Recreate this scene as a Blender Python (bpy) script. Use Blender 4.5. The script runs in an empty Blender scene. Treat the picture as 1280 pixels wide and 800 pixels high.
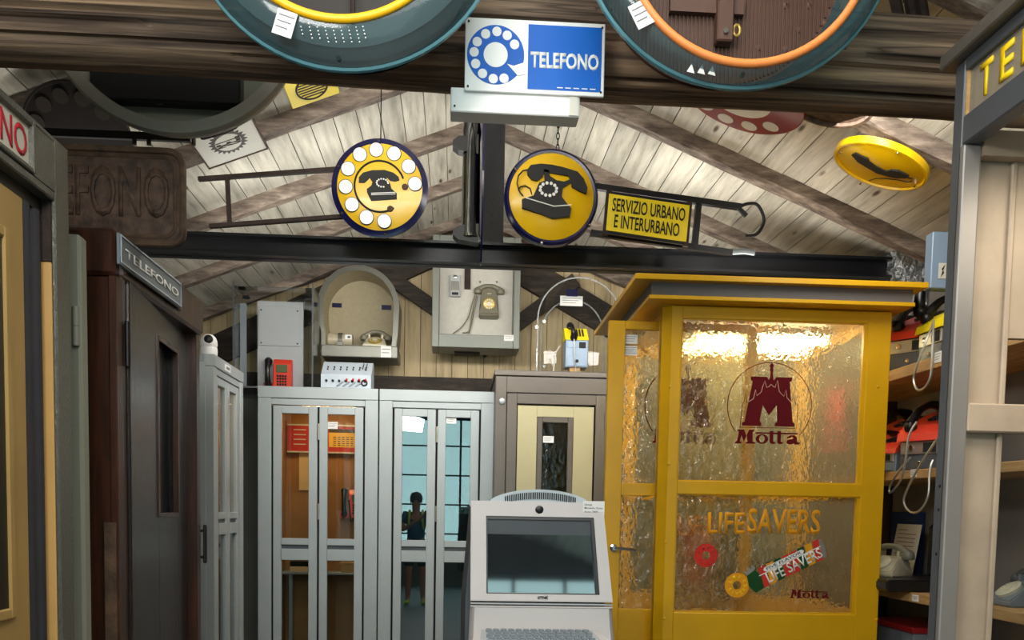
import bpy, bmesh, math, random
from mathutils import Vector, Matrix

random.seed(7)
PI = math.pi
sc = bpy.context.scene
C = sc.collection

# ------------------------------------------------------------------ camera, world, exposure
EYE = 1.5
FPX, PCX, PCY = 1150.0, 640.0, 720.0          # focal length and principal point in pixels of the 1280x800 frame
AX = Vector((0.99798419, -0.01447077, 0.06179128))     # room X (right), Y (depth), Z (up) in (right, up, forward)
AY = Vector((-0.06060006, 0.07185436, 0.99557249))
AZ = Vector((0.01884667, 0.99731016, -0.07083259))
cd = bpy.data.cameras.new('camera')
cam = bpy.data.objects.new('camera', cd)
C.objects.link(cam)
cam.matrix_world = Matrix(((AX[0], AX[1], -AX[2], 0), (AY[0], AY[1], -AY[2], 0), (AZ[0], AZ[1], -AZ[2], EYE), (0, 0, 0, 1)))
cd.sensor_fit = 'HORIZONTAL'
cd.sensor_width = 36.0
cd.lens = FPX / 1280 * 36.0
cd.shift_x = 0.0
cd.shift_y = (PCY - 400) / 1280
cd.clip_start = 0.02
sc.camera = cam

w = bpy.data.worlds.new('daylight')
sc.world = w
w.use_nodes = True
bg = w.node_tree.nodes['Background']
bg.inputs[0].default_value = (0.82, 0.96, 0.97, 1)
bg.inputs[1].default_value = 3.0
sc.view_settings.view_transform = 'Standard'
sc.view_settings.look = 'None'
sc.view_settings.exposure = -0.2
sc.view_settings.gamma = 1.0
sc.view_settings.use_curve_mapping = False


def area(name, loc, rot, sx, sy, power, col):
    l = bpy.data.lights.new(name, 'AREA')
    l.shape = 'RECTANGLE'
    l.size, l.size_y = sx, sy
    l.energy = power
    l.color = col
    o = bpy.data.objects.new(name, l)
    o.location = loc
    o.rotation_euler = rot
    C.objects.link(o)
    return o


# daylight through the big window behind the camera, every other lamp here is an unseen fill, added
wp = area('window_portal', (0.08, -4.2, 1.9), (math.radians(90), 0, 0), 3.9, 3.1, 10, (1, 1, 1))
wp.data.cycles.is_portal = True              # the sky's light comes in through the big window behind the camera
area('fill_front', (0.15, 1.3, 3.52), (math.radians(14), 0, 0), 1.0, 1.6, 50, (1.0, 0.96, 0.90))  # main front fill, added above the view
area('fill_entrance', (0.15, -1.4, 3.45), (math.radians(50), 0, 0), 2.6, 0.8, 66, (1.0, 0.97, 0.93))  # added fill near the entrance, out of view
area('fill_behind_log', (0.0, 3.95, 3.35), (math.radians(25), 0, 0), 1.4, 0.2, 24, (1.0, 0.97, 0.90))  # unseen lamp added behind the log, lights the signs and back
area('fill_behind_log_up', (-0.25, 4.0, 3.44), (math.radians(155), math.radians(-8), 0), 1.0, 0.2, 26, (1.0, 0.97, 0.90))  # upward fill added for the roof boards, kept behind the log
area('fill_up_yellow_booth', (1.5, 5.1, 2.72), (math.radians(155), 0, 0), 1.0, 0.25, 7, (1.0, 0.96, 0.88))  # hidden fill added on the booth roof to brighten ceiling and gable wall
area('fill_up_wooden_booth', (-1.65, 4.3, 2.52), (math.radians(150), 0, 0), 0.7, 0.15, 7, (1.0, 0.96, 0.88))  # hidden fill added on top of the wooden booth
area('fill_right_shelf', (1.75, 3.75, 3.12), (math.radians(20), math.radians(-35), 0), 0.3, 0.9, 16, (1.0, 0.96, 0.88))  # added fill for the dark shelves, hidden by the log
area('fill_up_beam', (0.05, 5.6, 3.05), (PI, 0, 0), 2.8, 0.1, 18, (1.0, 0.98, 0.93))  # made-up uplight along the steel beam, added to brighten the planks
area('fill_left', (-0.85, 0.6, 2.75), (math.radians(75), 0, math.radians(-38)), 0.9, 0.25, 34, (1.0, 0.97, 0.92))  # fill added left of the view, aimed at the right shelves
area('fill_open_booth', (1.72, 1.9, 2.44), (0, 0, 0), 0.5, 0.5, 9, (1.0, 0.88, 0.70))  # unseen lamp added for the shelves and the warm booth panel
area('fill_rear_wall', (0.1, 5.75, 3.0), (math.radians(70), 0, 0), 2.6, 0.12, 50, (1.0, 0.97, 0.90))  # fill added behind the steel beam to lift the planked wall


def ray(u, v):
    d = Vector((u - PCX, PCY - v, FPX))
    return Vector((d.dot(AX), d.dot(AY), d.dot(AZ)))


def P(u, v, Y=None, X=None):                  # the point at depth Y (or on the plane X) that a photo pixel shows
    d = ray(u, v)
    d = d * ((Y / d.y) if Y is not None else (X / d.x))
    d.z += EYE
    return d


def PR(u, v, r, Y):                           # real radius of a disc facing the room front that shows r pixels wide
    return (P(u + r, v, Y) - P(u - r, v, Y)).length / 2


# ------------------------------------------------------------------ materials
def lin(h):
    h = h.lstrip('#')
    r = []
    for i in (0, 2, 4):
        c = int(h[i:i + 2], 16) / 255
        r.append(c / 12.92 if c <= 0.04045 else ((c + 0.055) / 1.055) ** 2.4)
    return (*r, 1)


def newmat(name):
    m = bpy.data.materials.new(name)
    m.use_nodes = True
    nt = m.node_tree
    return m, nt, nt.nodes['Principled BSDF']


def nodes_noise(nt, scale, detail=4, stretch=(1, 1, 1), rough=0.6):
    tc = nt.nodes.new('ShaderNodeTexCoord')
    mp = nt.nodes.new('ShaderNodeMapping')
    mp.inputs['Scale'].default_value = stretch
    nz = nt.nodes.new('ShaderNodeTexNoise')
    nz.inputs['Scale'].default_value = scale
    nz.inputs['Detail'].default_value = detail
    nz.inputs['Roughness'].default_value = rough
    nt.links.new(tc.outputs['Object'], mp.inputs[0])
    nt.links.new(mp.outputs[0], nz.inputs['Vector'])
    return nz


def ramp(nt, src, stops):
    r = nt.nodes.new('ShaderNodeValToRGB')
    el = r.color_ramp.elements
    while len(el) < len(stops):
        el.new(0.5)
    for e, (p, c) in zip(el, stops):
        e.position = p
        e.color = c
    nt.links.new(src, r.inputs[0])
    return r


def mix_c(c, k):
    return (min(1, c[0] * k), min(1, c[1] * k), min(1, c[2] * k), 1)


def paint(name, col, rough=0.5, metal=0.0, var=0.12, scale=6, bump=0.0, bscale=60, spec=0.5, coat=0.0):
    m, nt, b = newmat(name)
    c = lin(col)
    nz = nodes_noise(nt, scale)
    r = ramp(nt, nz.outputs[0], [(0.3, mix_c(c, 1 - var)), (0.7, mix_c(c, 1 + var))])
    nt.links.new(r.outputs[0], b.inputs['Base Color'])
    b.inputs['Roughness'].default_value = rough
    b.inputs['Metallic'].default_value = metal
    b.inputs['Specular IOR Level'].default_value = spec
    b.inputs['Coat Weight'].default_value = coat
    if bump:
        n2 = nodes_noise(nt, bscale)
        bp = nt.nodes.new('ShaderNodeBump')
        bp.inputs['Strength'].default_value = bump
        bp.inputs['Distance'].default_value = 0.01
        nt.links.new(n2.outputs[0], bp.inputs['Height'])
        nt.links.new(bp.outputs[0], b.inputs['Normal'])
    return m


def wood(name, cols, stretch, scale=4, rough=0.6, bump=0.3, knots=None, vary=0.0, crack=0.0):
    m, nt, b = newmat(name)
    nz = nodes_noise(nt, scale, 8, stretch, 0.65)
    n = len(cols)
    r = ramp(nt, nz.outputs[0], [(0.28 + 0.44 * i / (n - 1), lin(c)) for i, c in enumerate(cols)])
    out = r.outputs[0]
    if knots:
        tc = nt.nodes.new('ShaderNodeTexCoord')
        mp = nt.nodes.new('ShaderNodeMapping')
        mp.inputs['Scale'].default_value = knots[1]
        vo = nt.nodes.new('ShaderNodeTexVoronoi')
        vo.inputs['Scale'].default_value = knots[2]
        nt.links.new(tc.outputs['Object'], mp.inputs[0])
        nt.links.new(mp.outputs[0], vo.inputs['Vector'])
        kr = ramp(nt, vo.outputs['Distance'], [(0.05, (1, 1, 1, 1)), (0.13, (0, 0, 0, 1))])
        mx = nt.nodes.new('ShaderNodeMix')
        mx.data_type = 'RGBA'
        nt.links.new(kr.outputs[0], mx.inputs[0])
        nt.links.new(out, mx.inputs[6])
        mx.inputs[7].default_value = lin(knots[0])
        out = mx.outputs[2]
    if vary:
        oi = nt.nodes.new('ShaderNodeObjectInfo')
        hs = nt.nodes.new('ShaderNodeHueSaturation')
        mr = nt.nodes.new('ShaderNodeMapRange')
        mr.inputs[3].default_value = 1 - vary
        mr.inputs[4].default_value = 1 + vary
        nt.links.new(oi.outputs['Random'], mr.inputs[0])
        nt.links.new(mr.outputs[0], hs.inputs['Value'])
        nt.links.new(out, hs.inputs['Color'])
        out = hs.outputs[0]
    h = nz.outputs[0]
    if crack:
        n3 = nodes_noise(nt, crack, 3, tuple(s * 0.7 for s in stretch), 0.5)
        cr = ramp(nt, n3.outputs[0], [(0.485, (1, 1, 1, 1)), (0.5, (0.12, 0.1, 0.09, 1)), (0.515, (1, 1, 1, 1))])
        mm = nt.nodes.new('ShaderNodeMix')
        mm.data_type = 'RGBA'
        mm.blend_type = 'MULTIPLY'
        mm.inputs[0].default_value = 0.8
        nt.links.new(out, mm.inputs[6])
        nt.links.new(cr.outputs[0], mm.inputs[7])
        out = mm.outputs[2]
    nt.links.new(out, b.inputs['Base Color'])
    b.inputs['Roughness'].default_value = rough
    if bump:
        bp = nt.nodes.new('ShaderNodeBump')
        bp.inputs['Strength'].default_value = bump
        bp.inputs['Distance'].default_value = 0.02
        nt.links.new(h, bp.inputs['Height'])
        nt.links.new(bp.outputs[0], b.inputs['Normal'])
    return m


def schlick(nt, f0, normal=None):
    lw = nt.nodes.new('ShaderNodeLayerWeight')
    lw.inputs['Blend'].default_value = 0.5
    if normal is not None:
        nt.links.new(normal, lw.inputs['Normal'])
    pw = nt.nodes.new('ShaderNodeMath')
    pw.operation = 'POWER'
    pw.inputs[1].default_value = 5.0
    nt.links.new(lw.outputs['Facing'], pw.inputs[0])
    ma = nt.nodes.new('ShaderNodeMath')
    ma.operation = 'MULTIPLY_ADD'
    ma.inputs[1].default_value = (1 - f0) * 0.6
    ma.inputs[2].default_value = f0
    nt.links.new(pw.outputs[0], ma.inputs[0])
    return ma


def clear(name, tint, gloss=1.0, rough=0.02, ior=1.5, haze=0.0, hazecol=(1, 1, 1, 1)):
    m, nt, b = newmat(name)
    nt.nodes.remove(b)
    out = nt.nodes['Material Output']
    tr = nt.nodes.new('ShaderNodeBsdfTransparent')
    tr.inputs[0].default_value = tint
    gl = nt.nodes.new('ShaderNodeBsdfGlossy')
    gl.inputs['Roughness'].default_value = rough
    mu = schlick(nt, 0.043 * gloss)
    base = tr.outputs[0]
    if haze:
        df = nt.nodes.new('ShaderNodeBsdfDiffuse')
        df.inputs[0].default_value = hazecol
        m2 = nt.nodes.new('ShaderNodeMixShader')
        m2.inputs[0].default_value = haze
        nt.links.new(base, m2.inputs[1])
        nt.links.new(df.outputs[0], m2.inputs[2])
        base = m2.outputs[0]
    mx = nt.nodes.new('ShaderNodeMixShader')
    nt.links.new(mu.outputs[0], mx.inputs[0])
    nt.links.new(base, mx.inputs[1])
    nt.links.new(gl.outputs[0], mx.inputs[2])
    nt.links.new(mx.outputs[0], out.inputs[0])
    return m


def ripple_glass(name, tint, bscale=30, strength=0.8, haze=0.12, hazecol=(0.8, 0.7, 0.4, 1)):
    m, nt, b = newmat(name)
    nt.nodes.remove(b)
    out = nt.nodes['Material Output']
    nz = nodes_noise(nt, bscale, 2, (1, 1, 0.75), 0.5)
    bp = nt.nodes.new('ShaderNodeBump')
    bp.inputs['Strength'].default_value = strength
    bp.inputs['Distance'].default_value = 0.018
    nt.links.new(nz.outputs[0], bp.inputs['Height'])
    rf = nt.nodes.new('ShaderNodeBsdfRefraction')
    rf.inputs['Color'].default_value = tint
    rf.inputs['Roughness'].default_value = 0.10
    rf.inputs['IOR'].default_value = 1.3
    gl = nt.nodes.new('ShaderNodeBsdfGlossy')
    gl.inputs['Roughness'].default_value = 0.08
    df = nt.nodes.new('ShaderNodeBsdfTranslucent')
    df.inputs[0].default_value = hazecol
    for s in (rf, gl, df):
        nt.links.new(bp.outputs[0], s.inputs['Normal'])
    m1 = nt.nodes.new('ShaderNodeMixShader')
    m1.inputs[0].default_value = haze
    nt.links.new(rf.outputs[0], m1.inputs[1])
    nt.links.new(df.outputs[0], m1.inputs[2])
    fr = schlick(nt, 0.04, bp.outputs[0])
    m2 = nt.nodes.new('ShaderNodeMixShader')
    nt.links.new(fr.outputs[0], m2.inputs[0])
    nt.links.new(m1.outputs[0], m2.inputs[1])
    nt.links.new(gl.outputs[0], m2.inputs[2])
    nt.links.new(m2.outputs[0], out.inputs[0])
    return m


def glow(name, col, strength):
    m, nt, b = newmat(name)
    b.inputs['Base Color'].default_value = col
    b.inputs['Emission Color'].default_value = col
    b.inputs['Emission Strength'].default_value = strength
    return m


M = dict(
    plank=wood('pine_plank', ['#8f8b7f', '#bcb7a8', '#d8d3c5'], (9, 0.8, 9), 2.2, 0.65, 0.12, ('#4e3a28', (4.0, 1.1, 4.0), 2.0), 0.12),
    wallplank=wood('pine_wall_plank', ['#998765', '#c2ac84', '#d3bd95'], (9, 9, 0.8), 2.2, 0.65, 0.1, ('#5b4632', (4, 4, 1.1), 1.5), 0.08),
    rafter=wood('old_rafter_wood', ['#3a3029', '#74665b', '#a59889'], (1.2, 6, 6), 4, 0.8, 0.4, None, 0.1),
    log=wood('weathered_log', ['#211914', '#4d3e33', '#776452', '#9c8469', '#bf9f74'], (0.3, 9, 9), 2.4, 0.85, 0.5, None, 0, 1.6),
    darkbeam=wood('dark_beam_wood', ['#17130f', '#332b24', '#51463b'], (1, 6, 6), 4, 0.8, 0.4),
    steel=paint('black_steel', '#14161b', 0.38, 0.3, 0.2, 5),
    blackwood=paint('navy_black_wood', '#17191f', 0.5, 0.0, 0.4, 9, 0.3, 30),
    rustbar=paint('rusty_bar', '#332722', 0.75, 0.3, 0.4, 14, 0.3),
    blackiron=paint('black_iron', '#0c0c0e', 0.45, 0.3, 0.2, 8),
    wall=paint('grey_plaster', '#8d8a84', 0.9, 0, 0.08, 3, 0.2, 20),
    wallr=paint('pale_partition', '#8b8580', 0.9, 0, 0.08, 3),
    floor=paint('grey_floor', '#55565a', 0.6, 0, 0.12, 3),
    brick=paint('brick', '#5a3528', 0.9, 0, 0.25, 9, 0.3),
    alu=paint('brushed_aluminium', '#a9b0b2', 0.42, 0.25, 0.05, 3),
    alu2=paint('satin_aluminium', '#8f989d', 0.42, 0.25, 0.06, 3),
    black=paint('black_plastic', '#0d0d0f', 0.35, 0, 0.1, 5),
    gap=paint('black_gasket', '#08080a', 0.8, 0, 0.1, 5),
    rubber=paint('grey_black_rubber', '#2e2e33', 0.7, 0, 0.15, 6),
    white=paint('white_plastic', '#e8e8e6', 0.4, 0, 0.03, 5),
    enwhite=paint('white_enamel', '#e9eae6', 0.22, 0, 0.03, 5),
    paper=paint('white_paper', '#e4e4e2', 0.8, 0, 0.03, 5),
    ink=paint('black_ink', '#161616', 0.7, 0, 0.1, 5),
    greyink=paint('grey_print', '#77777a', 0.8, 0, 0.1, 5),
    blue=paint('signal_blue_enamel', '#0860c0', 0.5, 0, 0.05, 6, spec=0.25),
    yenamel=paint('yellow_enamel', '#dcb206', 0.28, 0, 0.05, 5, coat=0.1),
    ysign=paint('yellow_sign_paint', '#e6cf14', 0.4, 0, 0.06, 6),
    navy=paint('navy_enamel', '#121340', 0.2, 0, 0.2, 9),
    yrim=paint('yellow_rubber_rim', '#f0b80c', 0.4, 0, 0.04, 5),
    orim=paint('orange_rubber_rim', '#e88a45', 0.45, 0, 0.06, 5),
    brownboard=paint('brown_backboard', '#54382b', 0.6, 0, 0.12, 6, 0.2, 20),
    darkboard=paint('dark_backboard', '#1f1711', 0.6, 0, 0.3, 6),
    hammer=paint('hammered_grey_enamel', '#62625a', 0.28, 0.35, 0.14, 90, 0.35, 120),
    taupe=paint('taupe_enamel', '#676059', 0.36, 0.2, 0.07, 4),
    cream=paint('cream_panel', '#b3ab86', 0.5, 0, 0.05, 3),
    sage=paint('sage_grey_paint', '#898c7d', 0.5, 0.1, 0.05, 3),
    tan=paint('tan_paint', '#a88a52', 0.45, 0.1, 0.12, 3),
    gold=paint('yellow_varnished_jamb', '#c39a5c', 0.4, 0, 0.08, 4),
    rust=paint('rusted_enamel', '#54402f', 0.75, 0.2, 0.55, 14, 0.5, 26),
    rustdark=paint('dark_rust', '#4d3a2d', 0.7, 0.1, 0.7, 22, 0.6, 34),
    mahogany=wood('mahogany', ['#1c0f0a', '#3a2015', '#54301f'], (7, 7, 0.7), 3, 0.3, 0.12),
    mahoganydoor=wood('worn_mahogany_door', ['#1a1210', '#2a1f1b', '#3a2c26'], (8, 8, 0.6), 3, 0.22, 0.16),
    yellow=paint('yellow_booth_paint', '#d29f07', 0.35, 0, 0.06, 4),
    grfascia=paint('grey_fascia', '#66625f', 0.6, 0, 0.06, 5),
    maroon=paint('maroon_print', '#5a0f16', 0.85, 0, 0.1, 6, spec=0.15),
    redprint=paint('red_print', '#c8362c', 0.85, 0, 0.06, 6, spec=0.15),
    orangeprint=paint('orange_print', '#e09a22', 0.85, 0, 0.06, 6, spec=0.15),
    greenprint=paint('green_print', '#1d4a26', 0.85, 0, 0.1, 6, spec=0.15),
    creamline=paint('cream_print', '#d8a890', 0.5, 0, 0.04, 6),
    red=paint('red_phone_plastic', '#d8402c', 0.32, 0, 0.05, 6),
    rederm=paint('dark_red_enamel', '#8c1a1c', 0.3, 0, 0.1, 6),
    phonegrey=paint('grey_phone_body', '#7d868d', 0.4, 0.2, 0.05, 5),
    darkgrey=paint('dark_grey_plastic', '#474b50', 0.45, 0, 0.08, 5),
    chrome=paint('chrome', '#d5d5d5', 0.15, 1.0, 0.03, 5),
    hose=paint('steel_hose', '#b9b9b2', 0.35, 0.8, 0.06, 90),
    beige=paint('beige_bakelite', '#b5ab92', 0.35, 0, 0.05, 5),
    olive=paint('grey_green_bakelite', '#777362', 0.35, 0, 0.06, 5),
    ivory=paint('ivory_plastic', '#cbc6ae', 0.35, 0, 0.04, 5),
    gilt=paint('gilt_dial', '#b79c4e', 0.35, 0.4, 0.08, 8),
    hoodgrey=paint('grey_hood_metal', '#62625a', 0.35, 0.4, 0.06, 4),
    ringgrey=paint('pale_hood_ring', '#9a988c', 0.4, 0.2, 0.08, 6),
    hoodin=paint('hood_lining', '#a3987c', 0.7, 0, 0.06, 40),
    boxgrey=paint('grey_cabinet_frame', '#73776f', 0.45, 0.1, 0.05, 5),
    boxin=paint('pale_cabinet_board', '#c2bfb6', 0.7, 0, 0.05, 30),
    boardgrey=paint('pale_grey_board', '#a9adb0', 0.6, 0, 0.04, 5),
    bluegrey=paint('blue_grey_metal', '#7f94ab', 0.4, 0.1, 0.05, 5),
    console=paint('white_console', '#b9c4cf', 0.45, 0, 0.04, 5),
    kiosk=paint('pearl_grey_kiosk', '#c4c0bf', 0.5, 0.05, 0.03, 3, 0.05, 200),
    kioskdark=paint('kiosk_back', '#b8c2c8', 0.4, 0, 0.04, 5),
    lcd=paint('green_lcd', '#55603a', 0.3, 0, 0.06, 6),
    orangewood=paint('orange_brown_panelling', '#9c6c36', 0.55, 0, 0.12, 6),
    posterred=paint('red_poster', '#b02822', 0.6, 0, 0.08, 6),
    posteryel=paint('amber_poster', '#d9a93c', 0.6, 0, 0.08, 6),
    oldpaper=paint('yellowed_paper', '#d9b889', 0.8, 0, 0.06, 8),
    shelfwood=wood('pine_shelf', ['#8d6a42', '#b08a58', '#c9a673'], (6, 0.8, 6), 4, 0.6, 0.15),
    shelfdark=wood('dark_panel_wood', ['#2b1a12', '#43291d', '#573828'], (6, 6, 0.8), 4, 0.6, 0.15),
    bootdark=paint('dark_grey_frame', '#5b5f63', 0.4, 0.35, 0.07, 5),
    bootroof=paint('roof_edge_metal', '#6f6a62', 0.38, 0.5, 0.15, 10, 0.1, 30),
    bootpanel=paint('worn_beige_panel', '#ad9c88', 0.5, 0.2, 0.14, 5, 0.06, 40),
    bootalu=paint('worn_aluminium', '#8e8a86', 0.4, 0.4, 0.07, 4),
    yletter=paint('yellow_letter', '#f5cf10', 0.4, 0, 0.04, 5),
    signred=paint('red_letter', '#b01a2c', 0.5, 0, 0.06, 5),
    plaque=paint('grey_white_plaque', '#c7c5b8', 0.45, 0.1, 0.04, 5),
    emblem=paint('brown_emblem', '#3d332b', 0.6, 0, 0.1, 8),
    bluebook=paint('blue_book', '#22376a', 0.6, 0, 0.1, 6),
    skin=paint('skin', '#b98468', 0.55, 0, 0.06, 6),
    shirt=paint('blue_shirt', '#2c4a74', 0.85, 0, 0.12, 8),
    shorts=paint('dark_shorts', '#20242e', 0.85, 0, 0.12, 8),
    hair=paint('brown_hair', '#32241b', 0.7, 0, 0.2, 30),
    hiviz=paint('yellow_green_strap', '#b7cf1c', 0.6, 0, 0.1, 8),
    foliage=paint('foliage', '#3f7d6a', 0.9, 0, 0.4, 3),
)
# crumpled foil
M['foil'], _nt, _b = newmat('crumpled_foil')
_b.inputs['Metallic'].default_value = 0.9
_b.inputs['Roughness'].default_value = 0.3
_b.inputs['Base Color'].default_value = lin('#c4cad0')
_v = nodes_noise(_nt, 14, 5)
_bp = _nt.nodes.new('ShaderNodeBump')
_bp.inputs['Strength'].default_value = 1.0
_bp.inputs['Distance'].default_value = 0.05
_nt.links.new(_v.outputs[0], _bp.inputs['Height'])
_nt.links.new(_bp.outputs[0], _b.inputs['Normal'])
M['teal'] = clear('teal_acrylic', (0.38, 0.50, 0.54, 1), 0.5, 0.12, 1.5, 0.16, (0.2, 0.36, 0.4, 1))
M['tealedge'] = clear('teal_acrylic_edge', (0.3, 0.6, 0.66, 1), 1.0, 0.1, 1.5, 0.5, (0.2, 0.48, 0.55, 1))
M['acrylic'] = clear('clear_acrylic', (0.88, 0.90, 0.90, 1), 0.5, 0.05)
M['acrylicedge'] = clear('clear_acrylic_edge', (0.85, 0.88, 0.9, 1), 1.5, 0.1, 1.5, 0.35, (0.55, 0.57, 0.58, 1))
M['pane'] = clear('door_glass', (0.84, 0.90, 0.90, 1), 1.2, 0.0)
M['darkpane'] = clear('door_glass_reflecting', (0.52, 0.66, 0.66, 1), 5.0, 0.0)
M['signglass'] = clear('dusty_sign_glass', (0.85, 0.8, 0.7, 1), 1.2, 0.1, 1.5, 0.35, (0.55, 0.5, 0.4, 1))
M['winglass'] = clear('window_glass', (0.85, 0.98, 0.98, 1), 1.0, 0.0)
M['ripple'] = ripple_glass('rippled_amber_glass', (0.97, 0.93, 0.78, 1), 26, 1.0, 0.12, (0.95, 0.9, 0.72, 1))
M['rippledark'] = ripple_glass('rippled_grey_glass', (0.45, 0.43, 0.36, 1), 30, 0.3, 0.05)
M['screen'], _nt, _b = newmat('kiosk_screen_glass')
_b.inputs['Base Color'].default_value = (0.012, 0.016, 0.02, 1)
_b.inputs['Roughness'].default_value = 0.04
_b.inputs['Specular IOR Level'].default_value = 0.5
_b.inputs['IOR'].default_value = 2.6
M['mirror'] = paint('mirror_disc', '#cfe3ea', 0.12, 0.9, 0.03, 4)
M['tube'] = glow('booth_fluorescent', (1.0, 0.92, 0.70, 1), 75)
M['warmlamp'] = glow('booth_warm_lamp', (1.0, 0.66, 0.30, 1), 20)
M['ctube'] = glow('ceiling_fluorescent', (1.0, 0.96, 0.88, 1), 6)


# ------------------------------------------------------------------ mesh helpers
def nb():
    return bmesh.new()


def box(bm, lo, hi, bev=0.0, seg=1):
    lo = Vector(lo); hi = Vector(hi)
    a = Vector((min(lo[i], hi[i]) for i in range(3)))
    c = Vector((max(lo[i], hi[i]) for i in range(3)))
    vs = [bm.verts.new((c.x if i & 1 else a.x, c.y if i & 2 else a.y, c.z if i & 4 else a.z)) for i in range(8)]
    fs = [bm.faces.new([vs[j] for j in q]) for q in ((0, 2, 3, 1), (4, 5, 7, 6), (0, 1, 5, 4), (2, 6, 7, 3), (0, 4, 6, 2), (1, 3, 7, 5))]
    if bev:
        es = list({e for f in fs for e in f.edges})
        bmesh.ops.bevel(bm, geom=es, offset=bev, segments=seg, affect='EDGES', profile=0.5)
    return vs


def hexa(bm, pts):                              # 8 corner points in box() order
    vs = [bm.verts.new(p) for p in pts]
    for q in ((0, 2, 3, 1), (4, 5, 7, 6), (0, 1, 5, 4), (2, 6, 7, 3), (0, 4, 6, 2), (1, 3, 7, 5)):
        bm.faces.new([vs[j] for j in q])


def slab(bm, p, q, r, th):                      # thin parallelogram: corner p, edge ends q and r, thickness th
    p, q, r = Vector(p), Vector(q), Vector(r)
    n = (q - p).cross(r - p).normalized() * th
    s = q + r - p
    hexa(bm, [p, q, r, s, p + n, q + n, r + n, s + n])


def bar(bm, a, b, wx, wz, up=(0, 0, 1)):        # rectangular bar from a to b
    a, b = Vector(a), Vector(b)
    d = (b - a).normalized()
    s = d.cross(Vector(up)).normalized() * wx / 2
    t = s.cross(d).normalized() * wz / 2
    hexa(bm, [a - s - t, a + s - t, b - s - t, b + s - t, a - s + t, a + s + t, b - s + t, b + s + t])


def tube(bm, pts, r, seg=8, closed=False, radii=None):
    pts = [Vector(p) for p in pts]
    n = len(pts)
    rings = []
    prev = None
    for i in range(n):
        if closed:
            d = (pts[(i + 1) % n] - pts[i - 1]).normalized()
        else:
            d = (pts[min(i + 1, n - 1)] - pts[max(i - 1, 0)]).normalized()
        if prev is None:
            a = Vector((0, 0, 1)) if abs(d.z) < 0.9 else Vector((1, 0, 0))
            s = d.cross(a).normalized()
        else:
            s = (prev - d * prev.dot(d)).normalized()
        prev = s
        t = d.cross(s)
        rr = radii[i] if radii else r
        rings.append([bm.verts.new(pts[i] + (s * math.cos(2 * PI * k / seg) + t * math.sin(2 * PI * k / seg)) * rr) for k in range(seg)])
    for i in range(n if closed else n - 1):
        A, B = rings[i], rings[(i + 1) % n]
        for k in range(seg):
            bm.faces.new((A[k], A[(k + 1) % seg], B[(k + 1) % seg], B[k]))
    if not closed:
        bm.faces.new(rings[0][::-1])
        bm.faces.new(rings[-1])


def lathe(bm, prof, c, axis='Y', seg=40, capa=False, capb=False):   # prof: (radius, height along axis)
    c = Vector(c)
    rings = []
    for r, h in prof:
        ring = []
        for k in range(seg):
            a = 2 * PI * k / seg
            x, y = r * math.cos(a), r * math.sin(a)
            v = {'Y': (x, h, y), 'Z': (x, y, h), 'X': (h, x, y)}[axis]
            ring.append(bm.verts.new(c + Vector(v)))
        rings.append(ring)
    for A, B in zip(rings, rings[1:]):
        for k in range(seg):
            bm.faces.new((A[k], A[(k + 1) % seg], B[(k + 1) % seg], B[k]))
    if capa:
        bm.faces.new(rings[0][::-1])
    if capb:
        bm.faces.new(rings[-1])


def disc(bm, c, r, th, seg=32, axis='Y', sx=1.0):
    n0 = len(bm.verts)
    lathe(bm, [(r, 0), (r, th)], c, axis, seg, True, True)


def ring(bm, c, r0, r1, th, seg=48, axis='Y'):
    lathe(bm, [(r0, 0), (r1, 0), (r1, th), (r0, th), (r0, 0)], c, axis, seg)


def prism(bm, poly, y0, y1):                    # polygon in XZ pushed from y0 to y1
    A = [bm.verts.new((x, y0, z)) for x, z in poly]
    B = [bm.verts.new((x, y1, z)) for x, z in poly]
    n = len(poly)
    f1 = bm.faces.new(A)
    f2 = bm.faces.new(B[::-1])
    for i in range(n):
        bm.faces.new((A[i], B[i], B[(i + 1) % n], A[(i + 1) % n]))
    f1.normal_update()
    f2.normal_update()
    bmesh.ops.triangulate(bm, faces=[f1, f2])


def prismX(bm, poly, x0, x1):                   # polygon in YZ pushed along X
    A = [bm.verts.new((x0, y, z)) for y, z in poly]
    B = [bm.verts.new((x1, y, z)) for y, z in poly]
    n = len(poly)
    f1 = bm.faces.new(A)
    f2 = bm.faces.new(B[::-1])
    for i in range(n):
        bm.faces.new((A[i], B[i], B[(i + 1) % n], A[(i + 1) % n]))
    f1.normal_update()
    f2.normal_update()
    bmesh.ops.triangulate(bm, faces=[f1, f2])


def frame(bm, x0, x1, z0, z1, wd, y0, y1, bev=0.0):
    l, r, b, t = wd if isinstance(wd, (tuple, list)) else (wd,) * 4
    box(bm, (x0, y0, z0), (x0 + l, y1, z1), bev)
    box(bm, (x1 - r, y0, z0), (x1, y1, z1), bev)
    box(bm, (x0 + l, y0, z0), (x1 - r, y1, z0 + b), bev)
    box(bm, (x0 + l, y0, z1 - t), (x1 - r, y1, z1), bev)


def arc(cx, cz, r, a0, a1, n=24, rz=None):
    rz = rz or r
    return [(cx + r * math.cos(math.radians(a0 + (a1 - a0) * i / n)), cz + rz * math.sin(math.radians(a0 + (a1 - a0) * i / n))) for i in range(n + 1)]


WM = {}                                          # world matrix of each thing


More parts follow.
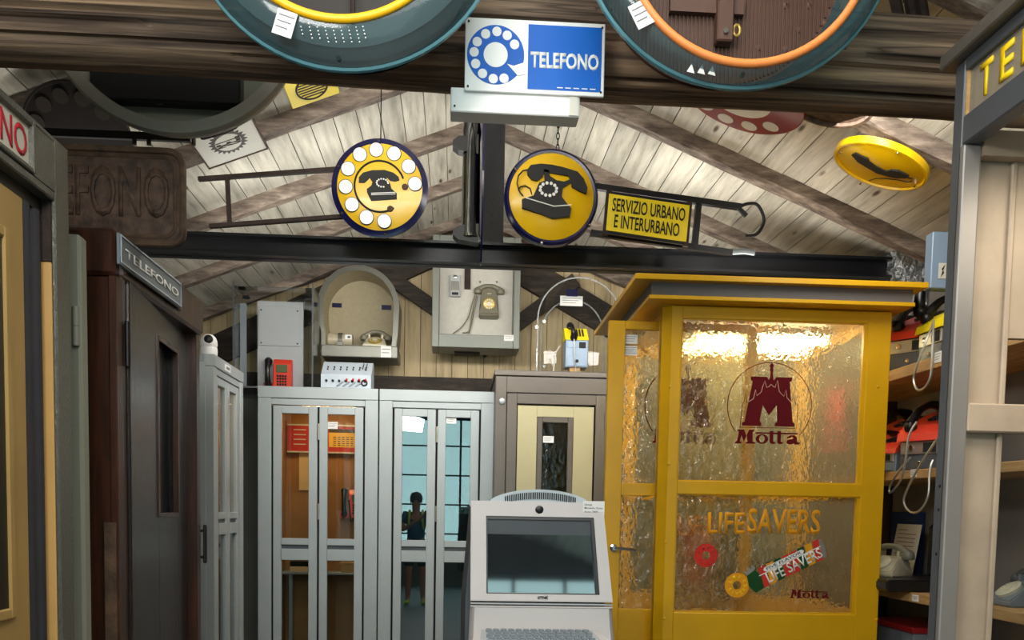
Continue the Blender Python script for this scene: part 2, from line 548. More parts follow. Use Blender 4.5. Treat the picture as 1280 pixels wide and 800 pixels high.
def obj(name, bm, mat, parent=None, smooth=False, local=None, kind=None, T=None):
    bmesh.ops.recalc_face_normals(bm, faces=bm.faces[:])
    me = bpy.data.meshes.new(name)
    bm.to_mesh(me)
    bm.free()
    if T is not None:
        me.transform(T)
    o = bpy.data.objects.new(name, me)
    C.objects.link(o)
    me.materials.append(M[mat] if isinstance(mat, str) else mat)
    if smooth:
        me.shade_smooth()
        try:
            me.set_sharp_from_angle(angle=math.radians(42))
        except Exception:
            pass
    if parent is not None:
        o.parent = parent
        wmp, loc = WM[parent.name]
        if not loc:
            me.transform(wmp.inverted())
        WM[o.name] = (wmp, loc)
    else:
        WM[o.name] = (Matrix.Identity(4), False)
    if kind:
        o['kind'] = kind
    return o


def tag(o, label, cat, group=None):
    o['label'] = label
    o['category'] = cat
    if group:
        o['group'] = group
    return o


def thing(name, label, cat, loc=(0, 0, 0), rotz=0.0, group=None, local=False):
    o = bpy.data.objects.new(name, None)
    C.objects.link(o)
    o.empty_display_size = 0.1
    o.location = loc
    o.rotation_euler = (0, 0, rotz)
    WM[o.name] = (Matrix.Translation(Vector(loc)) @ Matrix.Rotation(rotz, 4, 'Z'), local)
    return tag(o, label, cat, group)


def own_origin(o):                              # a single-mesh thing gets its origin at its base
    me = o.data
    lo = [min(v.co[i] for v in me.vertices) for i in range(3)]
    hi = [max(v.co[i] for v in me.vertices) for i in range(3)]
    c = Vector(((lo[0] + hi[0]) / 2, (lo[1] + hi[1]) / 2, lo[2]))
    me.transform(Matrix.Translation(-c))
    o.location = c
    WM[o.name] = (Matrix.Translation(c), False)
    return o


def dup(root, loc, rotz, label, group=None):
    r = root.copy()
    C.objects.link(r)
    r.location = loc
    r.rotation_euler = (0, 0, rotz)
    r['label'] = label
    if group:
        r['group'] = group
    for ch in list(root.children):
        c = ch.copy()
        C.objects.link(c)
        c.parent = r
        for g in list(ch.children):
            d = g.copy()
            C.objects.link(d)
            d.parent = c
    return r


def text(s, x0, x1, z0, z1, y, mat, parent, name='lettering', bold=0.0, th=0.001, ang=0.0, T=None):
    cu = bpy.data.curves.new('t', 'FONT')
    cu.body = s
    cu.offset = bold
    cu.resolution_u = 3
    cu.align_x = 'LEFT'
    to = bpy.data.objects.new('t', cu)
    C.objects.link(to)
    dg = bpy.context.evaluated_depsgraph_get()
    me = bpy.data.meshes.new_from_object(to.evaluated_get(dg))
    bpy.data.objects.remove(to)
    bpy.data.curves.remove(cu)
    xs = [v.co.x for v in me.vertices]
    ys = [v.co.y for v in me.vertices]
    ax, bx, ay, by = min(xs), max(xs), min(ys), max(ys)
    cx, cz = (x0 + x1) / 2, (z0 + z1) / 2
    ca, sa = math.cos(ang), math.sin(ang)
    bm = nb()
    bm.from_mesh(me)
    bpy.data.meshes.remove(me)
    for v in bm.verts:
        x = x0 + (v.co.x - ax) / (bx - ax) * (x1 - x0) - cx
        z = z0 + (v.co.y - ay) / (by - ay) * (z1 - z0) - cz
        v.co = (cx + x * ca - z * sa, y, cz + x * sa + z * ca)
    r = bmesh.ops.extrude_face_region(bm, geom=bm.faces[:])
    bmesh.ops.translate(bm, verts=[e for e in r['geom'] if isinstance(e, bmesh.types.BMVert)], vec=(0, -th, 0))
    return obj(name, bm, mat, parent, T=T)


def sticker(parent, x0, x1, z0, z1, y, lines=3, name='paper_label', T=None, mat='paper'):
    bm = nb()
    box(bm, (x0, y - 0.0015, z0), (x1, y, z1))
    s = obj(name, bm, mat, parent, T=T)
    bm = nb()
    h = (z1 - z0) / (lines + 1.2)
    for i in range(lines):
        zc = z1 - h * (i + 0.9)
        wd = (x1 - x0) * (0.82 - 0.22 * ((i * 7) % 3) / 2)
        box(bm, (x0 + (x1 - x0) * 0.1, y - 0.0025, zc - h * 0.1), (x0 + (x1 - x0) * 0.1 + wd, y - 0.0014, zc + h * 0.1))
    obj('print', bm, 'greyink', s, T=T)
    return s


def rod_path(pts, n=8):                           # Catmull-Rom through points
    pts = [Vector(p) for p in pts]
    q = [pts[0]] + pts + [pts[-1]]
    out = []
    for i in range(1, len(q) - 2):
        a, b, c, d = q[i - 1], q[i], q[i + 1], q[i + 2]
        for k in range(n):
            t = k / n
            out.append(0.5 * ((2 * b) + (c - a) * t + (2 * a - 5 * b + 4 * c - d) * t * t + (3 * b - a - 3 * c + d) * t ** 3))
    out.append(pts[-1])
    return out


def handset(bm, a, b, bow, r=0.02, cup=0.03):     # telephone handset: bowed grip from a to b, cups pointing against bow
    a, b, bow = Vector(a), Vector(b), Vector(bow)
    m = (a + b) / 2 + bow
    pts = rod_path([a, a * 0.72 + b * 0.28 + bow * 0.85, m, a * 0.28 + b * 0.72 + bow * 0.85, b], 4)
    n = len(pts)
    tube(bm, pts, r, 10, False, [r * (1.25 - 0.45 * math.sin(PI * i / (n - 1))) for i in range(n)])
    dn = -bow.normalized()
    for p in (a, b):
        q = p + dn * 0.008
        tube(bm, [q + bow.normalized() * 0.025, q + bow.normalized() * 0.012, q + dn * 0.012, q + dn * 0.02], cup, 14, False, [cup * 0.6, cup * 0.95, cup, cup * 0.85])


# ------------------------------------------------------------------ the setting
XR, ZR, SL, SR = 0.15, 3.95, 0.385, 0.395          # ridge and the two roof slopes
XL_W, XR_W, YF, YB = -2.75, 2.72, -4.0, 8.0


def zroof(x):
    return ZR - (SL * (XR - x) if x < XR else SR * (x - XR))


def Pceil(u, v, off=0.0):
    d = ray(u, v)
    for s in (0, 1):
        # z = ZR+off - k*(x-XR)*sgn
        k = SR if s else -SL
        t = (ZR + off + k * XR - EYE) / (d.z + k * d.x)
        p = d * t
        if (p.x >= XR) == bool(s):
            return Vector((p.x, p.y, p.z + EYE))


bm = nb(); box(bm, (XL_W, YF, -0.05), (XR_W, YB, 0)); obj('floor', bm, 'floor', kind='structure')
bm = nb(); box(bm, (XL_W - 0.1, YF, 0), (XL_W, YB, 3.2)); obj('wall_left', bm, 'wall', kind='structure')
wr = nb(); box(wr, (XR_W, YF, 0), (XR_W + 0.1, YB, 3.2)); wr = obj('wall_right', wr, 'wallr', kind='structure')

# back wall: a plaster base with pine planks above
bm = nb(); box(bm, (XL_W, YB + 0.02, 0), (XR_W, YB + 0.12, 2.55)); wb = obj('wall_back', bm, 'wall', kind='structure')
x = XL_W
pw = 0.135
while x < XR_W - 0.01:
    x1 = min(x + pw - 0.005, XR_W)
    bm = nb()
    y0 = YB - 0.002 - random.random() * 0.006
    poly = [(x, 2.5), (x1, 2.5), (x1, zroof(x1) + 0.05)]
    if x < XR < x1:
        poly.append((XR, ZR + 0.05))
    poly.append((x, zroof(x) + 0.05))
    prism(bm, poly, y0, y0 + 0.025)
    obj('wall_plank', bm, 'wallplank', wb)
    x += pw
bm = nb(); prism(bm, [(XL_W, 2.5), (XR_W, 2.5), (XR_W, zroof(XR_W) + 0.05), (XR, ZR + 0.05), (XL_W, zroof(XL_W) + 0.05)], YB + 0.03, YB + 0.1)
obj('board_backing', bm, 'darkbeam', wb)

# front wall behind the camera with the big glazed window
bm = nb()
wx0, wx1, wz0, wz1 = -1.75, 1.9, 0.45, 3.3
prism(bm, [(XL_W, 0), (wx0, 0), (wx0, 3.0), (XL_W, 3.0)], YF - 0.12, YF)
prism(bm, [(wx1, 0), (XR_W, 0), (XR_W, 3.0), (wx1, 3.0)], YF - 0.12, YF)
prism(bm, [(wx0, 0), (wx1, 0), (wx1, wz0), (wx0, wz0)], YF - 0.12, YF)
prism(bm, [(XL_W, 3.0), (wx0, 3.0), (wx0, wz1), (wx1, wz1), (wx1, 3.0), (XR_W, 3.0), (XR, ZR + 0.2)], YF - 0.12, YF)
obj('wall_front', bm, 'wall', kind='structure')
bm = nb()
frame(bm, wx0, wx1, wz0, wz1, 0.07, YF - 0.1, YF - 0.02)
for i in range(1, 6):
    xx = wx0 + (wx1 - wx0) * i / 6
    box(bm, (xx - 0.02, YF - 0.09, wz0), (xx + 0.02, YF - 0.04, wz1))
for i in range(1, 5):
    zz = wz0 + (wz1 - wz0) * i / 5
    box(bm, (wx0, YF - 0.085, zz - 0.015), (wx1, YF - 0.045, zz + 0.015))
win = obj('window_1', bm, 'darkgrey', kind='structure')
for i in range(6):
    for j in range(5):
        bm = nb()
        box(bm, (wx0 + (wx1 - wx0) * i / 6, YF - 0.07, wz0 + (wz1 - wz0) * j / 5), (wx0 + (wx1 - wx0) * (i + 1) / 6, YF - 0.066, wz0 + (wz1 - wz0) * (j + 1) / 5))
        obj('pane', bm, 'winglass', win)

# roof: pine planks along the room, rafters under them
bm = nb()
prism(bm, [(XL_W - 0.1, zroof(XL_W - 0.1) + 0.055), (XR, ZR + 0.055), (XR_W + 0.1, zroof(XR_W + 0.1) + 0.055), (XR_W + 0.1, zroof(XR_W + 0.1) + 0.25), (XR, ZR + 0.27), (XL_W - 0.1, zroof(XL_W - 0.1) + 0.25)], YF - 0.1, YB + 0.1)
ceil = obj('ceiling', bm, 'darkbeam', kind='structure')
for side, sl in ((-1, SL), (1, SR)):
    L = (XR - XL_W if side < 0 else XR_W - XR) * math.hypot(1, sl)
    dx, dz = side / math.hypot(1, sl), -sl / math.hypot(1, sl)
    nx, nz = -dz * side * side, dx * side
    nrm = Vector((sl * side / math.hypot(1, sl), 0, 1 / math.hypot(1, sl)))
    s = 0.0
    while s < L:
        s1 = min(s + 0.132, L)
        a = Vector((XR + dx * (s + 0.002), 0, ZR + 0.035 + dz * (s + 0.002)))
        b = Vector((XR + dx * (s1 - 0.003), 0, ZR + 0.035 + dz * (s1 - 0.003)))
        lift = nrm * (-0.003 * random.random())
        th = nrm * 0.02
        bm = nb()
        p = [a + lift, b + lift, a + lift, b + lift]
        y0, y1 = Vector((0, YF, 0)), Vector((0, YB, 0))
        hexa(bm, [a + lift + y0, b + lift + y0, a + lift + y1, b + lift + y1, a + lift + th + y0, b + lift + th + y0, a + lift + th + y1, b + lift + th + y1])
        me_o = obj('plank', bm, 'plank', ceil)
        s += 0.132
for i in range(-6, 4):
    Y = 5.1 + 0.93 * i
    if Y > 7.95:
        continue
    for side, sl in ((-1, SL), (1, SR)):
        xe = XL_W if side < 0 else XR_W
        bm = nb()
        n = 14
        hyp = math.hypot(1, sl)
        for k in range(n + 1):
            x = XR + (xe - XR) * k / n
            z = ZR - sl * abs(x - XR)
            j = [random.uniform(-0.007, 0.007) for _ in range(6)]
            hw, hh = 0.046, 0.050
            for (yy, zz), q in zip(((-hw * 0.8, -hh), (hw * 0.8, -hh), (hw, -hh * 0.6), (hw, hh - 0.01), (-hw, hh - 0.01), (-hw, -hh * 0.6)), j):
                bm.verts.new((x - side * sl / hyp * zz * -1 * 0 + 0, Y + yy + q, z + zz + q))
        bm.verts.ensure_lookup_table()
        for k in range(n):
            for q in range(6):
                a, b = k * 6 + q, k * 6 + (q + 1) % 6
                bm.faces.new([bm.verts[t] for t in (a, b, b + 6, a + 6)])
        obj('rafter', bm, 'rafter', ceil)

# truss members against the back wall
def beam(name, label, a, b, wx, wz, mat, group=None):
    bm = nb()
    bar(bm, a, b, wx, wz)
    o = own_origin(obj(name, bm, mat))
    return tag(o, label, 'beam', group)


def brace(label, a, b, wz, Y=7.95, th=0.06):
    beam('truss_brace', label, P(*a, Y), P(*b, Y), th, wz, 'darkbeam')


brace('broad black diagonal beam on the planked wall, between arched hood and grey cabinet', (560, 306), (262, 442), 0.24)
brace('broad black diagonal beam behind the clear arched dome, right of the grey cabinet', (640, 330), (800, 425), 0.24)
brace('thinner brown brace running down behind the left edge of the grey cabinet', (478, 340), (600, 425), 0.12, 7.885, 0.05)
brace('thinner brown brace rising to the right beside the grey cabinet with wall phone', (600, 440), (720, 350), 0.12, 7.885, 0.05)
a, b = P(300, 470, 7.9), P(760, 484, 7.9)
bm = nb(); box(bm, (XL_W + 0.02, 7.86, a.z - 0.13), (XR_W - 0.02, 7.985, a.z + 0.03))
tag(own_origin(obj('wall_beam', bm, 'darkbeam')), 'dark horizontal wooden beam at foot of the planked back wall', 'beam')

# the big log tie beam
bm = nb()
NS, NA = 110, 60
for i in range(NS + 1):
    t = i / NS
    x = -2.7 + 5.38 * t
    zc = 2.949 - 0.010 * x - 0.004 * x * x
    r0 = 0.146 - 0.0018 * (x + 1.4) + 0.006 * math.sin(x * 2.1 + 1)
    for k in range(NA):
        a = 2 * PI * k / NA
        r = r0 / max(abs(math.cos(a)), abs(math.sin(a))) ** 0.22
        r *= 1 + 0.012 * math.sin(5 * a + x * 0.8) + 0.01 * math.sin(11 * a + 2.3 * math.sin(x * 0.7)) + 0.004 * random.uniform(-1, 1)
        g_ = {22: 0.0, 25: 1.3, 28: 2.9, 31: 4.2, 33: 0.7, 35: 2.2, 38: 5.1, 40: 3.3}.get(k)
        if g_ is not None and math.sin(x * 1.5 + g_ * 2) + 0.5 * math.sin(x * 4.1 + g_) > -0.35:
            r -= 0.02
        bm.verts.new((x, 2.95 + r * math.cos(a), zc + r * math.sin(a)))
bm.verts.ensure_lookup_table()
for i in range(NS):
    for k in range(NA):
        a, b = i * NA + k, i * NA + (k + 1) % NA
        bm.faces.new([bm.verts[t] for t in (a, b, b + NA, a + NA)])
tag(own_origin(obj('log_beam', bm, 'log', smooth=True)), 'massive cracked grey-brown log beam crossing the top of the room', 'beam')

# black steel channel beam and king post
bt, bb = P(600, 306, 5.4).z, P(600, 332, 5.4).z
bm = nb()
box(bm, (-2.7, 5.4, bb), (2.56, 5.42, bt))
box(bm, (-2.7, 5.34, bt - 0.014), (2.56, 5.48, bt))
box(bm, (-2.7, 5.34, bb), (2.56, 5.48, bb + 0.014))
tag(own_origin(obj('steel_beam', bm, 'steel')), 'black steel channel beam spanning the room behind the round signs', 'beam')
kx = P(616, 250, 5.52).x
bm = nb(); box(bm, (kx - 0.068, 5.44, bt - 0.02), (kx + 0.062, 5.58, ZR + 0.02), 0.006)
kp = tag(own_origin(obj('king_post', bm, 'blackwood')), 'navy-black wooden post rising from steel beam to roof ridge', 'post')

# ------------------------------------------------------------------ acrylic hoods hung in front of the log beam
def hood(name, label, u, v, rpx, opx, ou, ov, Y, rim, board, extra):
    c = P(u, v, Y - 0.03)
    c.y = Y
    R = c.z - P(u, v + rpx, Y - 0.03).z
    r = PR(ou, ov, opx, Y - 0.1)
    t = thing(name, label, 'phone hood', (c.x, c.y, c.z - R))
    oc = P(ou, ov, Y - 0.1)
    bm = nb()
    dx, dz = oc.x - c.x, P(ou, ov + opx, Y - 0.1).z + r - c.z
    prof = [(r, -0.100), (r + (R - r) * 0.35, -0.096), (r + (R - r) * 0.66, -0.082), (r + (R - r) * 0.70, -0.070), (r + (R - r) * 0.86, -0.055), (r + (R - r) * 0.88, -0.045), (R - 0.006, -0.03), (R, -0.022), (R - 0.004, -0.012), (R * 0.9, 0.04), (R * 0.82, 0.14)]
    rings = []
    for rr, h in prof:
        w_ = max(0.0, min(1.0, (R - rr) / (R - r))) if h < -0.03 else 0.0
        q = Vector((c.x + dx * w_, c.y + h, c.z + dz * w_))
        rings.append([bm.verts.new(q + Vector((rr * math.cos(2 * PI * k_ / 72), 0, rr * math.sin(2 * PI * k_ / 72)))) for k_ in range(72)])
    for A_, B_ in zip(rings, rings[1:]):
        for k_ in range(72):
            bm.faces.new((A_[k_], A_[(k_ + 1) % 72], B_[(k_ + 1) % 72], B_[k_]))
    obj('acrylic_shell', bm, 'teal', t, True)
    bm = nb(); lathe(bm, [(R - 0.002, -0.034), (R + 0.004, -0.030), (R + 0.004, -0.018), (R - 0.002, -0.014), (R - 0.002, -0.034)], c, 'Y', 72)
    obj('shell_edge', bm, 'tealedge', t, True)
    bm = nb(); tube(bm, [(c.x + dx + (r - 0.003) * math.cos(2 * PI * q / 72), c.y - 0.103, c.z + dz + (r - 0.003) * math.sin(2 * PI * q / 72)) for q in range(72)], 0.0105, 10, True)
    obj('rubber_rim', bm, rim, t, True)
    bm = nb(); lathe(bm, [(R * 0.82, 0.141), (0.01, 0.141), (0.01, 0.156), (R * 0.82, 0.156)], c, 'Y', 72)
    obj('back_board', bm, board, t)
    extra(t, c, R, r)
    # steel strap up to the log
    bm = nb(); box(bm, (c.x - 0.03, c.y + 0.157, c.z - 0.16), (c.x + 0.03, 2.82, c.z - 0.05))
    obj('mounting_bracket', bm, 'blackiron', t)
    return t


def ex_left(t, c, R, r):
    Yp = c.y
    # rows of small sound holes in the lower band
    bm = nb()
    for i in range(9):
        n = (3, 5, 5, 6, 6, 6, 6, 6, 4)[i]
        for j in range(n):
            p = P(376 + 9.7 * i + j * 1.1, 33 - (4 if 0 < i < 8 else 0) + j * 4.6, Yp - 0.098)
            lathe(bm, [(0.0016, 0), (0.0016, 0.003)], p, 'Y', 6, True, True)
    obj('sound_holes', bm, 'enwhite', t, kind='stuff')
    rr = P(441, 10, Yp + 0.1)
    bm = nb(); tube(bm, [(rr.x, rr.y, rr.z - 0.04), (rr.x, rr.y, rr.z + 0.4)], 0.006, 8); obj('rod', bm, 'rustbar', t, True)
    for du in (-36, 16, 40):
        p = P(430 + du, -18, Yp + 0.14)
        bm = nb(); lathe(bm, [(0.012, 0.01), (0.012, -0.01), (0.004, -0.016)], p, 'Y', 10, True, True); obj('bolt', bm, 'darkgrey', t, True)
    hood_label(t, 341, 372, 14, 48, Yp - 0.1, -0.28)
    p = P(424, 75, Yp - 0.03)
    bm = nb(); lathe(bm, [(0.006, 0), (0.006, -0.012)], p, 'Y', 10, True, True); obj('screw', bm, 'rustbar', t, True)


def hood_label(t, u0, u1, v0, v1, Y, ang):
    a, b = P(u0, v1, Y), P(u1, v0, Y)
    cx, cz = (a.x + b.x) / 2, (a.z + b.z) / 2
    T = Matrix.Translation((cx, Y, cz)) @ Matrix.Rotation(-ang, 4, 'Y') @ Matrix.Translation((-cx, -Y, -cz))
    w_, h_ = 0.048, 0.060
    sticker(t, cx - w_ / 2, cx + w_ / 2, cz - h_ / 2, cz + h_ / 2, Y - 0.006, 3, T=T)


def ex_right(t, c, R, r):
    Yp = c.y
    Yb = Yp + 0.145
    # corrugation ribs and studs of the brown board
    bm = nb()
    rb_ = R * 0.8
    x0 = c.x - rb_ + 0.01
    while x0 < c.x + rb_ - 0.01:
        hz_ = math.sqrt(max(0.0, rb_ ** 2 - (x0 + 0.002 - c.x) ** 2))
        box(bm, (x0, Yb - 0.010, c.z - hz_), (x0 + 0.004, Yb - 0.004, c.z + hz_))
        x0 += 0.011
    obj('board_ribs', bm, 'brownboard', t, kind='stuff')
    for u, v in ((981, 8), (1010, 8), (1045, 8), (998, 38), (948, 60), (982, 62), (1030, 30), (925, 20)):
        p = P(u, v, Yb)
        bm = nb(); lathe(bm, [(0.010, 0.002), (0.010, -0.006), (0.004, -0.010)], p, 'Y', 12, True, True); obj('stud', bm, 'brownboard', t, True)
    a, b = P(838, 2, Yb - 0.03), P(930, 18, Yb - 0.03)
    bm = nb(); box(bm, (a.x, a.y, b.z), (b.x, a.y + 0.02, b.z + 0.05)); obj('bracket_bar', bm, 'brownboard', t)
    a, b = P(899, -30, Yb - 0.05), P(917, 51, Yb - 0.05)
    bm = nb(); box(bm, (a.x, a.y, b.z), (b.x, a.y + 0.04, a.z), 0.004); st = obj('bracket_strap', bm, 'brownboard', t)
    p = P(907, 39, Yb - 0.052)
    bm = nb(); lathe(bm, [(0.007, 0.004), (0.007, -0.006)], p, 'Y', 8, True, True); obj('bolt', bm, 'chrome', st, True)
    p = P(921, 38, Yb - 0.04)
    bm = nb(); tube(bm, [(p.x + 0.009 * math.cos(a_), p.y, p.z + 0.014 * math.sin(a_)) for a_ in [2 * PI * q / 16 for q in range(16)]], 0.0035, 6, True); obj('eyelet', bm, 'gilt', t, True)
    hood_label(t, 785, 818, 0, 39, Yp - 0.1, 0.5)
    for i, du in enumerate((0, 13, 26)):
        a = P(857 + du, 92 + i * 1.5, Yp - 0.066)
        bm = nb(); prism(bm, [(a.x, a.z), (a.x + 0.02, a.z - 0.004), (a.x + 0.012, a.z + 0.02)], a.y - 0.012, a.y - 0.011); obj('sticker_scrap', bm, 'enwhite', t)
    p = P(927, 95, Yp - 0.06)
    bm = nb(); lathe(bm, [(0.006, 0), (0.006, -0.012)], p, 'Y', 10, True, True); obj('screw', bm, 'chrome', t, True)


hood('acrylic_phone_hood', 'round teal clear phone hood with yellow rim, hung before the log beam', 430, -119, 206, 154, 422, -128, 2.45, 'yrim', 'darkboard', ex_left)
hood('acrylic_phone_hood', 'round teal clear phone hood with orange rim, hung before the log beam', 924, -99, 209, 156, 935, -74, 2.45, 'orim', 'brownboard', ex_right)

# the grey metal hood behind the log beam
c = P(218, 2, 3.55)
R = PR(218, 2, 166, 3.55)
t = thing('metal_phone_hood', 'big round grey metal hood with dark inside, hanging behind the log beam', 'phone hood', (c.x, c.y, c.z - R))
bm = nb(); lathe(bm, [(R - 0.05, -0.008), (R - 0.045, -0.02), (R - 0.008, -0.012), (R, 0.0), (R, 0.012), (R - 0.012, 0.02), (R - 0.02, 0.075), (R - 0.05, 0.075), (R - 0.05, -0.008)], c, 'Y', 80)
obj('hood_ring', bm, 'ringgrey', t, True)
bm = nb(); lathe(bm, [(R - 0.04, 0.06), (0.01, 0.06), (0.01, 0.08), (R - 0.04, 0.08)], c, 'Y', 60); obj('back_board', bm, 'sage', t)
a, b = P(112, 122, c.y + 0.0), P(300, 60, c.y + 0.0)
bm = nb(); box(bm, (a.x, a.y, a.z), (b.x, a.y + 0.065, b.z), 0.005); obj('inner_dark_bar', bm, 'black', t)  # black box in place of the shadowed dark bar inside the hood
bm = nb(); box(bm, (c.x - 0.03, c.y + 0.06, c.z + R - 0.05), (c.x + 0.03, c.y + 0.1, zroof(c.x) + 0.1)); obj('hanging_strap', bm, 'blackiron', t)
p = P(203, 130, c.y + 0.06)
bm = nb(); lathe(bm, [(0.012, 0), (0.012, -0.03), (0.02, -0.032), (0.02, -0.04)], p, 'Y', 12, True, True); obj('fitting', bm, 'hoodgrey', t, True)

# ------------------------------------------------------------------ blue TELEFONO sign on the log
Y = 2.735
a, b = P(580.5, 113, Y), P(757, 30, Y)
x0, x1, z0, z1 = a.x, b.x, a.z, b.z
k = Y / FPX
t = thing('telephone_sign', 'white and blue sign with dial emblem reading TELEFONO, fixed on log', 'sign', ((x0 + x1) / 2, Y, z0))
bm = nb(); box(bm, (x0, Y, z0), (x1, Y + 0.012, z1), 0.002); obj('panel', bm, 'enwhite', t)
bx0 = x0 + 76 * k
bm = nb(); prism(bm, arc(x1 - 7 * k, z0 + 8 * k, 3 * k, -90, 0, 5) + [(x1 - 4 * k, z1 - 5 * k), (bx0, z1 - 5 * k), (bx0, z0 + 5 * k)], Y - 0.0012, Y + 0.001); obj('blue_field', bm, 'blue', t)
text('TELEFONO', x0 + 79 * k, x1 - 7 * k, z0 + 30 * k, z0 + 49 * k, Y - 0.0013, 'enwhite', t, bold=0.035, th=0.0003)
cx, cz = x0 + 37 * k, z0 + 43 * k
bm = nb()
# blue dial with a white wedge opening at lower right
disc(bm, (cx, Y - 0.0012, cz), 34.5 * k, 0.002, 64)
dial = obj('dial_emblem', bm, 'blue', t)
bm = nb(); prism(bm, [(cx + 14 * k, cz - 10 * k), (cx + 22 * k, cz - 12 * k), (cx + 36 * k, cz - 7 * k), (cx + 37 * k, cz - 21 * k), (cx + 27 * k, cz - 23 * k)], Y - 0.0022, Y - 0.001); obj('wedge_opening', bm, 'enwhite', dial)
for u, v in ((604, 44.5), (617.5, 41), (630, 45), (639, 55), (594, 54), (590.5, 66), (592.5, 79.5), (601, 90.5), (614, 96), (627, 95)):
    hx, hz = cx + (u - 616.5) * k, cz + (68 - v) * k
    bm = nb(); disc(bm, (hx, Y - 0.0018, hz), 5.6 * k, 0.002, 20); obj('finger_hole', bm, 'enwhite', dial)
bm = nb(); disc(bm, (cx, Y - 0.0018, cz), 14.5 * k, 0.002, 32); obj('dial_centre', bm, 'enwhite', dial)
for sx in (x0 + 4 * k, x1 - 4 * k):
    for sz in (z0 + 5 * k, z1 - 5 * k):
        bm = nb(); disc(bm, (sx, Y - 0.003, sz), 0.003, 0.004, 10); obj('screw', bm, 'rustbar', t)
bm = nb(); box(bm, (x0 + 0.1, Y + 0.012, z0 + 0.05), (x1 - 0.1, 2.82, z1 - 0.05)); obj('mounting_block', bm, 'darkbeam', t)
bm = nb()
for i in range(5):
    box(bm, (x0 + (112 + 10 * i) * k, Y - 0.0022, z0 + 7.5 * k), (x0 + (119 + 10 * i) * k, Y - 0.0012, z0 + 8.6 * k))
obj('small_print', bm, 'enwhite', t)

# pale box strip hung under the log, round mirror behind it
a, b = P(563, 139, 2.745), P(725, 116, 2.745)
t = thing('light_box', 'pale beige flat box strip hung below the log under blue sign', 'box', ((a.x + b.x) / 2, 2.9, a.z))
bm = nb(); box(bm, (a.x, 2.745, a.z), (b.x, 2.82, b.z), 0.003); obj('case', bm, 'enwhite', t)
bm = nb(); box(bm, (b.x - 0.03, 2.741, a.z + 0.002), (b.x - 0.006, 2.746, b.z)); obj('end_cap', bm, 'plaque', t)
bm = nb(); disc(bm, (a.x + 0.012, 2.742, a.z + 0.015), 0.003, 0.004, 8); obj('screw', bm, 'rustbar', t)
c = P(641, 28, 3.4)
R = PR(641, 28, 114, 3.4)
t = thing('round_mirror', 'round mirror-like disc with dark rim hidden behind log and blue sign', 'mirror', (c.x, c.y, c.z - R))
bm = nb(); lathe(bm, [(R - 0.035, -0.012), (R - 0.03, -0.02), (R, -0.012), (R, 0.03), (R - 0.035, 0.03)], c, 'Y', 64); obj('rim', bm, 'bootdark', t, True)
bm = nb(); lathe(bm, [(R - 0.032, -0.004), (R * 0.5, -0.03), (0.005, -0.04), (0.005, 0.02), (R - 0.032, 0.02)], c, 'Y', 64); obj('face', bm, 'mirror', t, True)
bm = nb(); box(bm, (c.x - 0.02, c.y + 0.03, c.z + R - 0.06), (c.x + 0.02, c.y + 0.05, zroof(c.x) + 0.1)); obj('hanging_strap', bm, 'blackiron', t)

# ------------------------------------------------------------------ ceiling plaques and discs (fixed to the slopes)
def ceil_frame(side):
    sl = SL if side < 0 else SR
    h = math.hypot(1, sl)
    e = Vector((1 / h, 0, (sl if side < 0 else -sl) / h))     # along the slope towards +X
    n = Vector((sl * (1 if side < 0 else -1) / h, 0, -1 / h))   # facing down into the room
    return e, n


def plaque_T(center, side, tilt=0.0):
    e, n = ceil_frame(side)
    yv = -n                                        # local +Y points up to the roof, local -Y faces the room
    zv = Vector((0, 1, 0))
    m = Matrix((( e.x, yv.x, zv.x, center.x), (e.y, yv.y, zv.y, center.y), (e.z, yv.z, zv.z, center.z), (0, 0, 0, 1)))
    return m @ Matrix.Rotation(tilt, 4, 'X')


def lthing(name, label, cat, T):
    o = bpy.data.objects.new(name, None)
    C.objects.link(o)
    o.matrix_world = T
    WM[o.name] = (T, True)
    return tag(o, label, cat)


# white plaque with gear emblem, left slope
pc = [Pceil(u, v, -0.08) for u, v in ((255, 203), (330, 181), (315, 147), (240, 177))]
ctr = sum(pc, Vector()) / 4
hw = ((pc[1] - pc[0]).length + (pc[2] - pc[3]).length) / 4
hd = abs((pc[2].y + pc[3].y) - (pc[0].y + pc[1].y)) / 4
T = plaque_T(ctr, -1)
t = lthing('emblem_plaque', 'grey-white rectangular plaque with toothed oval emblem, fixed under left roof slope', 'sign', T)
hd2 = max(hd, 0.22)
bm = nb(); box(bm, (-hw, 0, -hd2), (hw, 0.02, hd2), 0.003); obj('panel', bm, 'plaque', t)
bm = nb(); frame(bm, -hw - 0.006, hw + 0.006, -hd2 - 0.006, hd2 + 0.006, 0.008, -0.004, 0.022); obj('edge_frame', bm, 'rustdark', t)
bm = nb()
star = []
for i in range(44):
    a = 2 * PI * i / 44
    q = 1.0 if i % 2 else 0.80
    star.append((hw * 0.62 * q * math.cos(a), hd2 * 0.62 * q * math.sin(a)))
prism(bm, star, -0.0015, 0.001); em = obj('toothed_emblem', bm, 'emblem', t)
bm = nb(); prism(bm, arc(0, 0, hw * 0.42, 0, 350, 40, hd2 * 0.42), -0.003, 0.001); obj('oval_field', bm, 'plaque', em)
text('SET', -hw * 0.24, hw * 0.24, -hd2 * 0.3, hd2 * 0.3, -0.0032, 'emblem', em, bold=0.02, ang=-PI / 2)
bm = nb(); tube(bm, rod_path([(-hw * 0.55, 0, -hd2 * 0.8), (-hw * 0.55, -0.025, -hd2 * 0.8), (hw * 0.45, -0.025, -hd2 * 0.8), (hw * 0.45, 0, -hd2 * 0.8)], 5), 0.006, 6); obj('handle', bm, 'black', t, True)
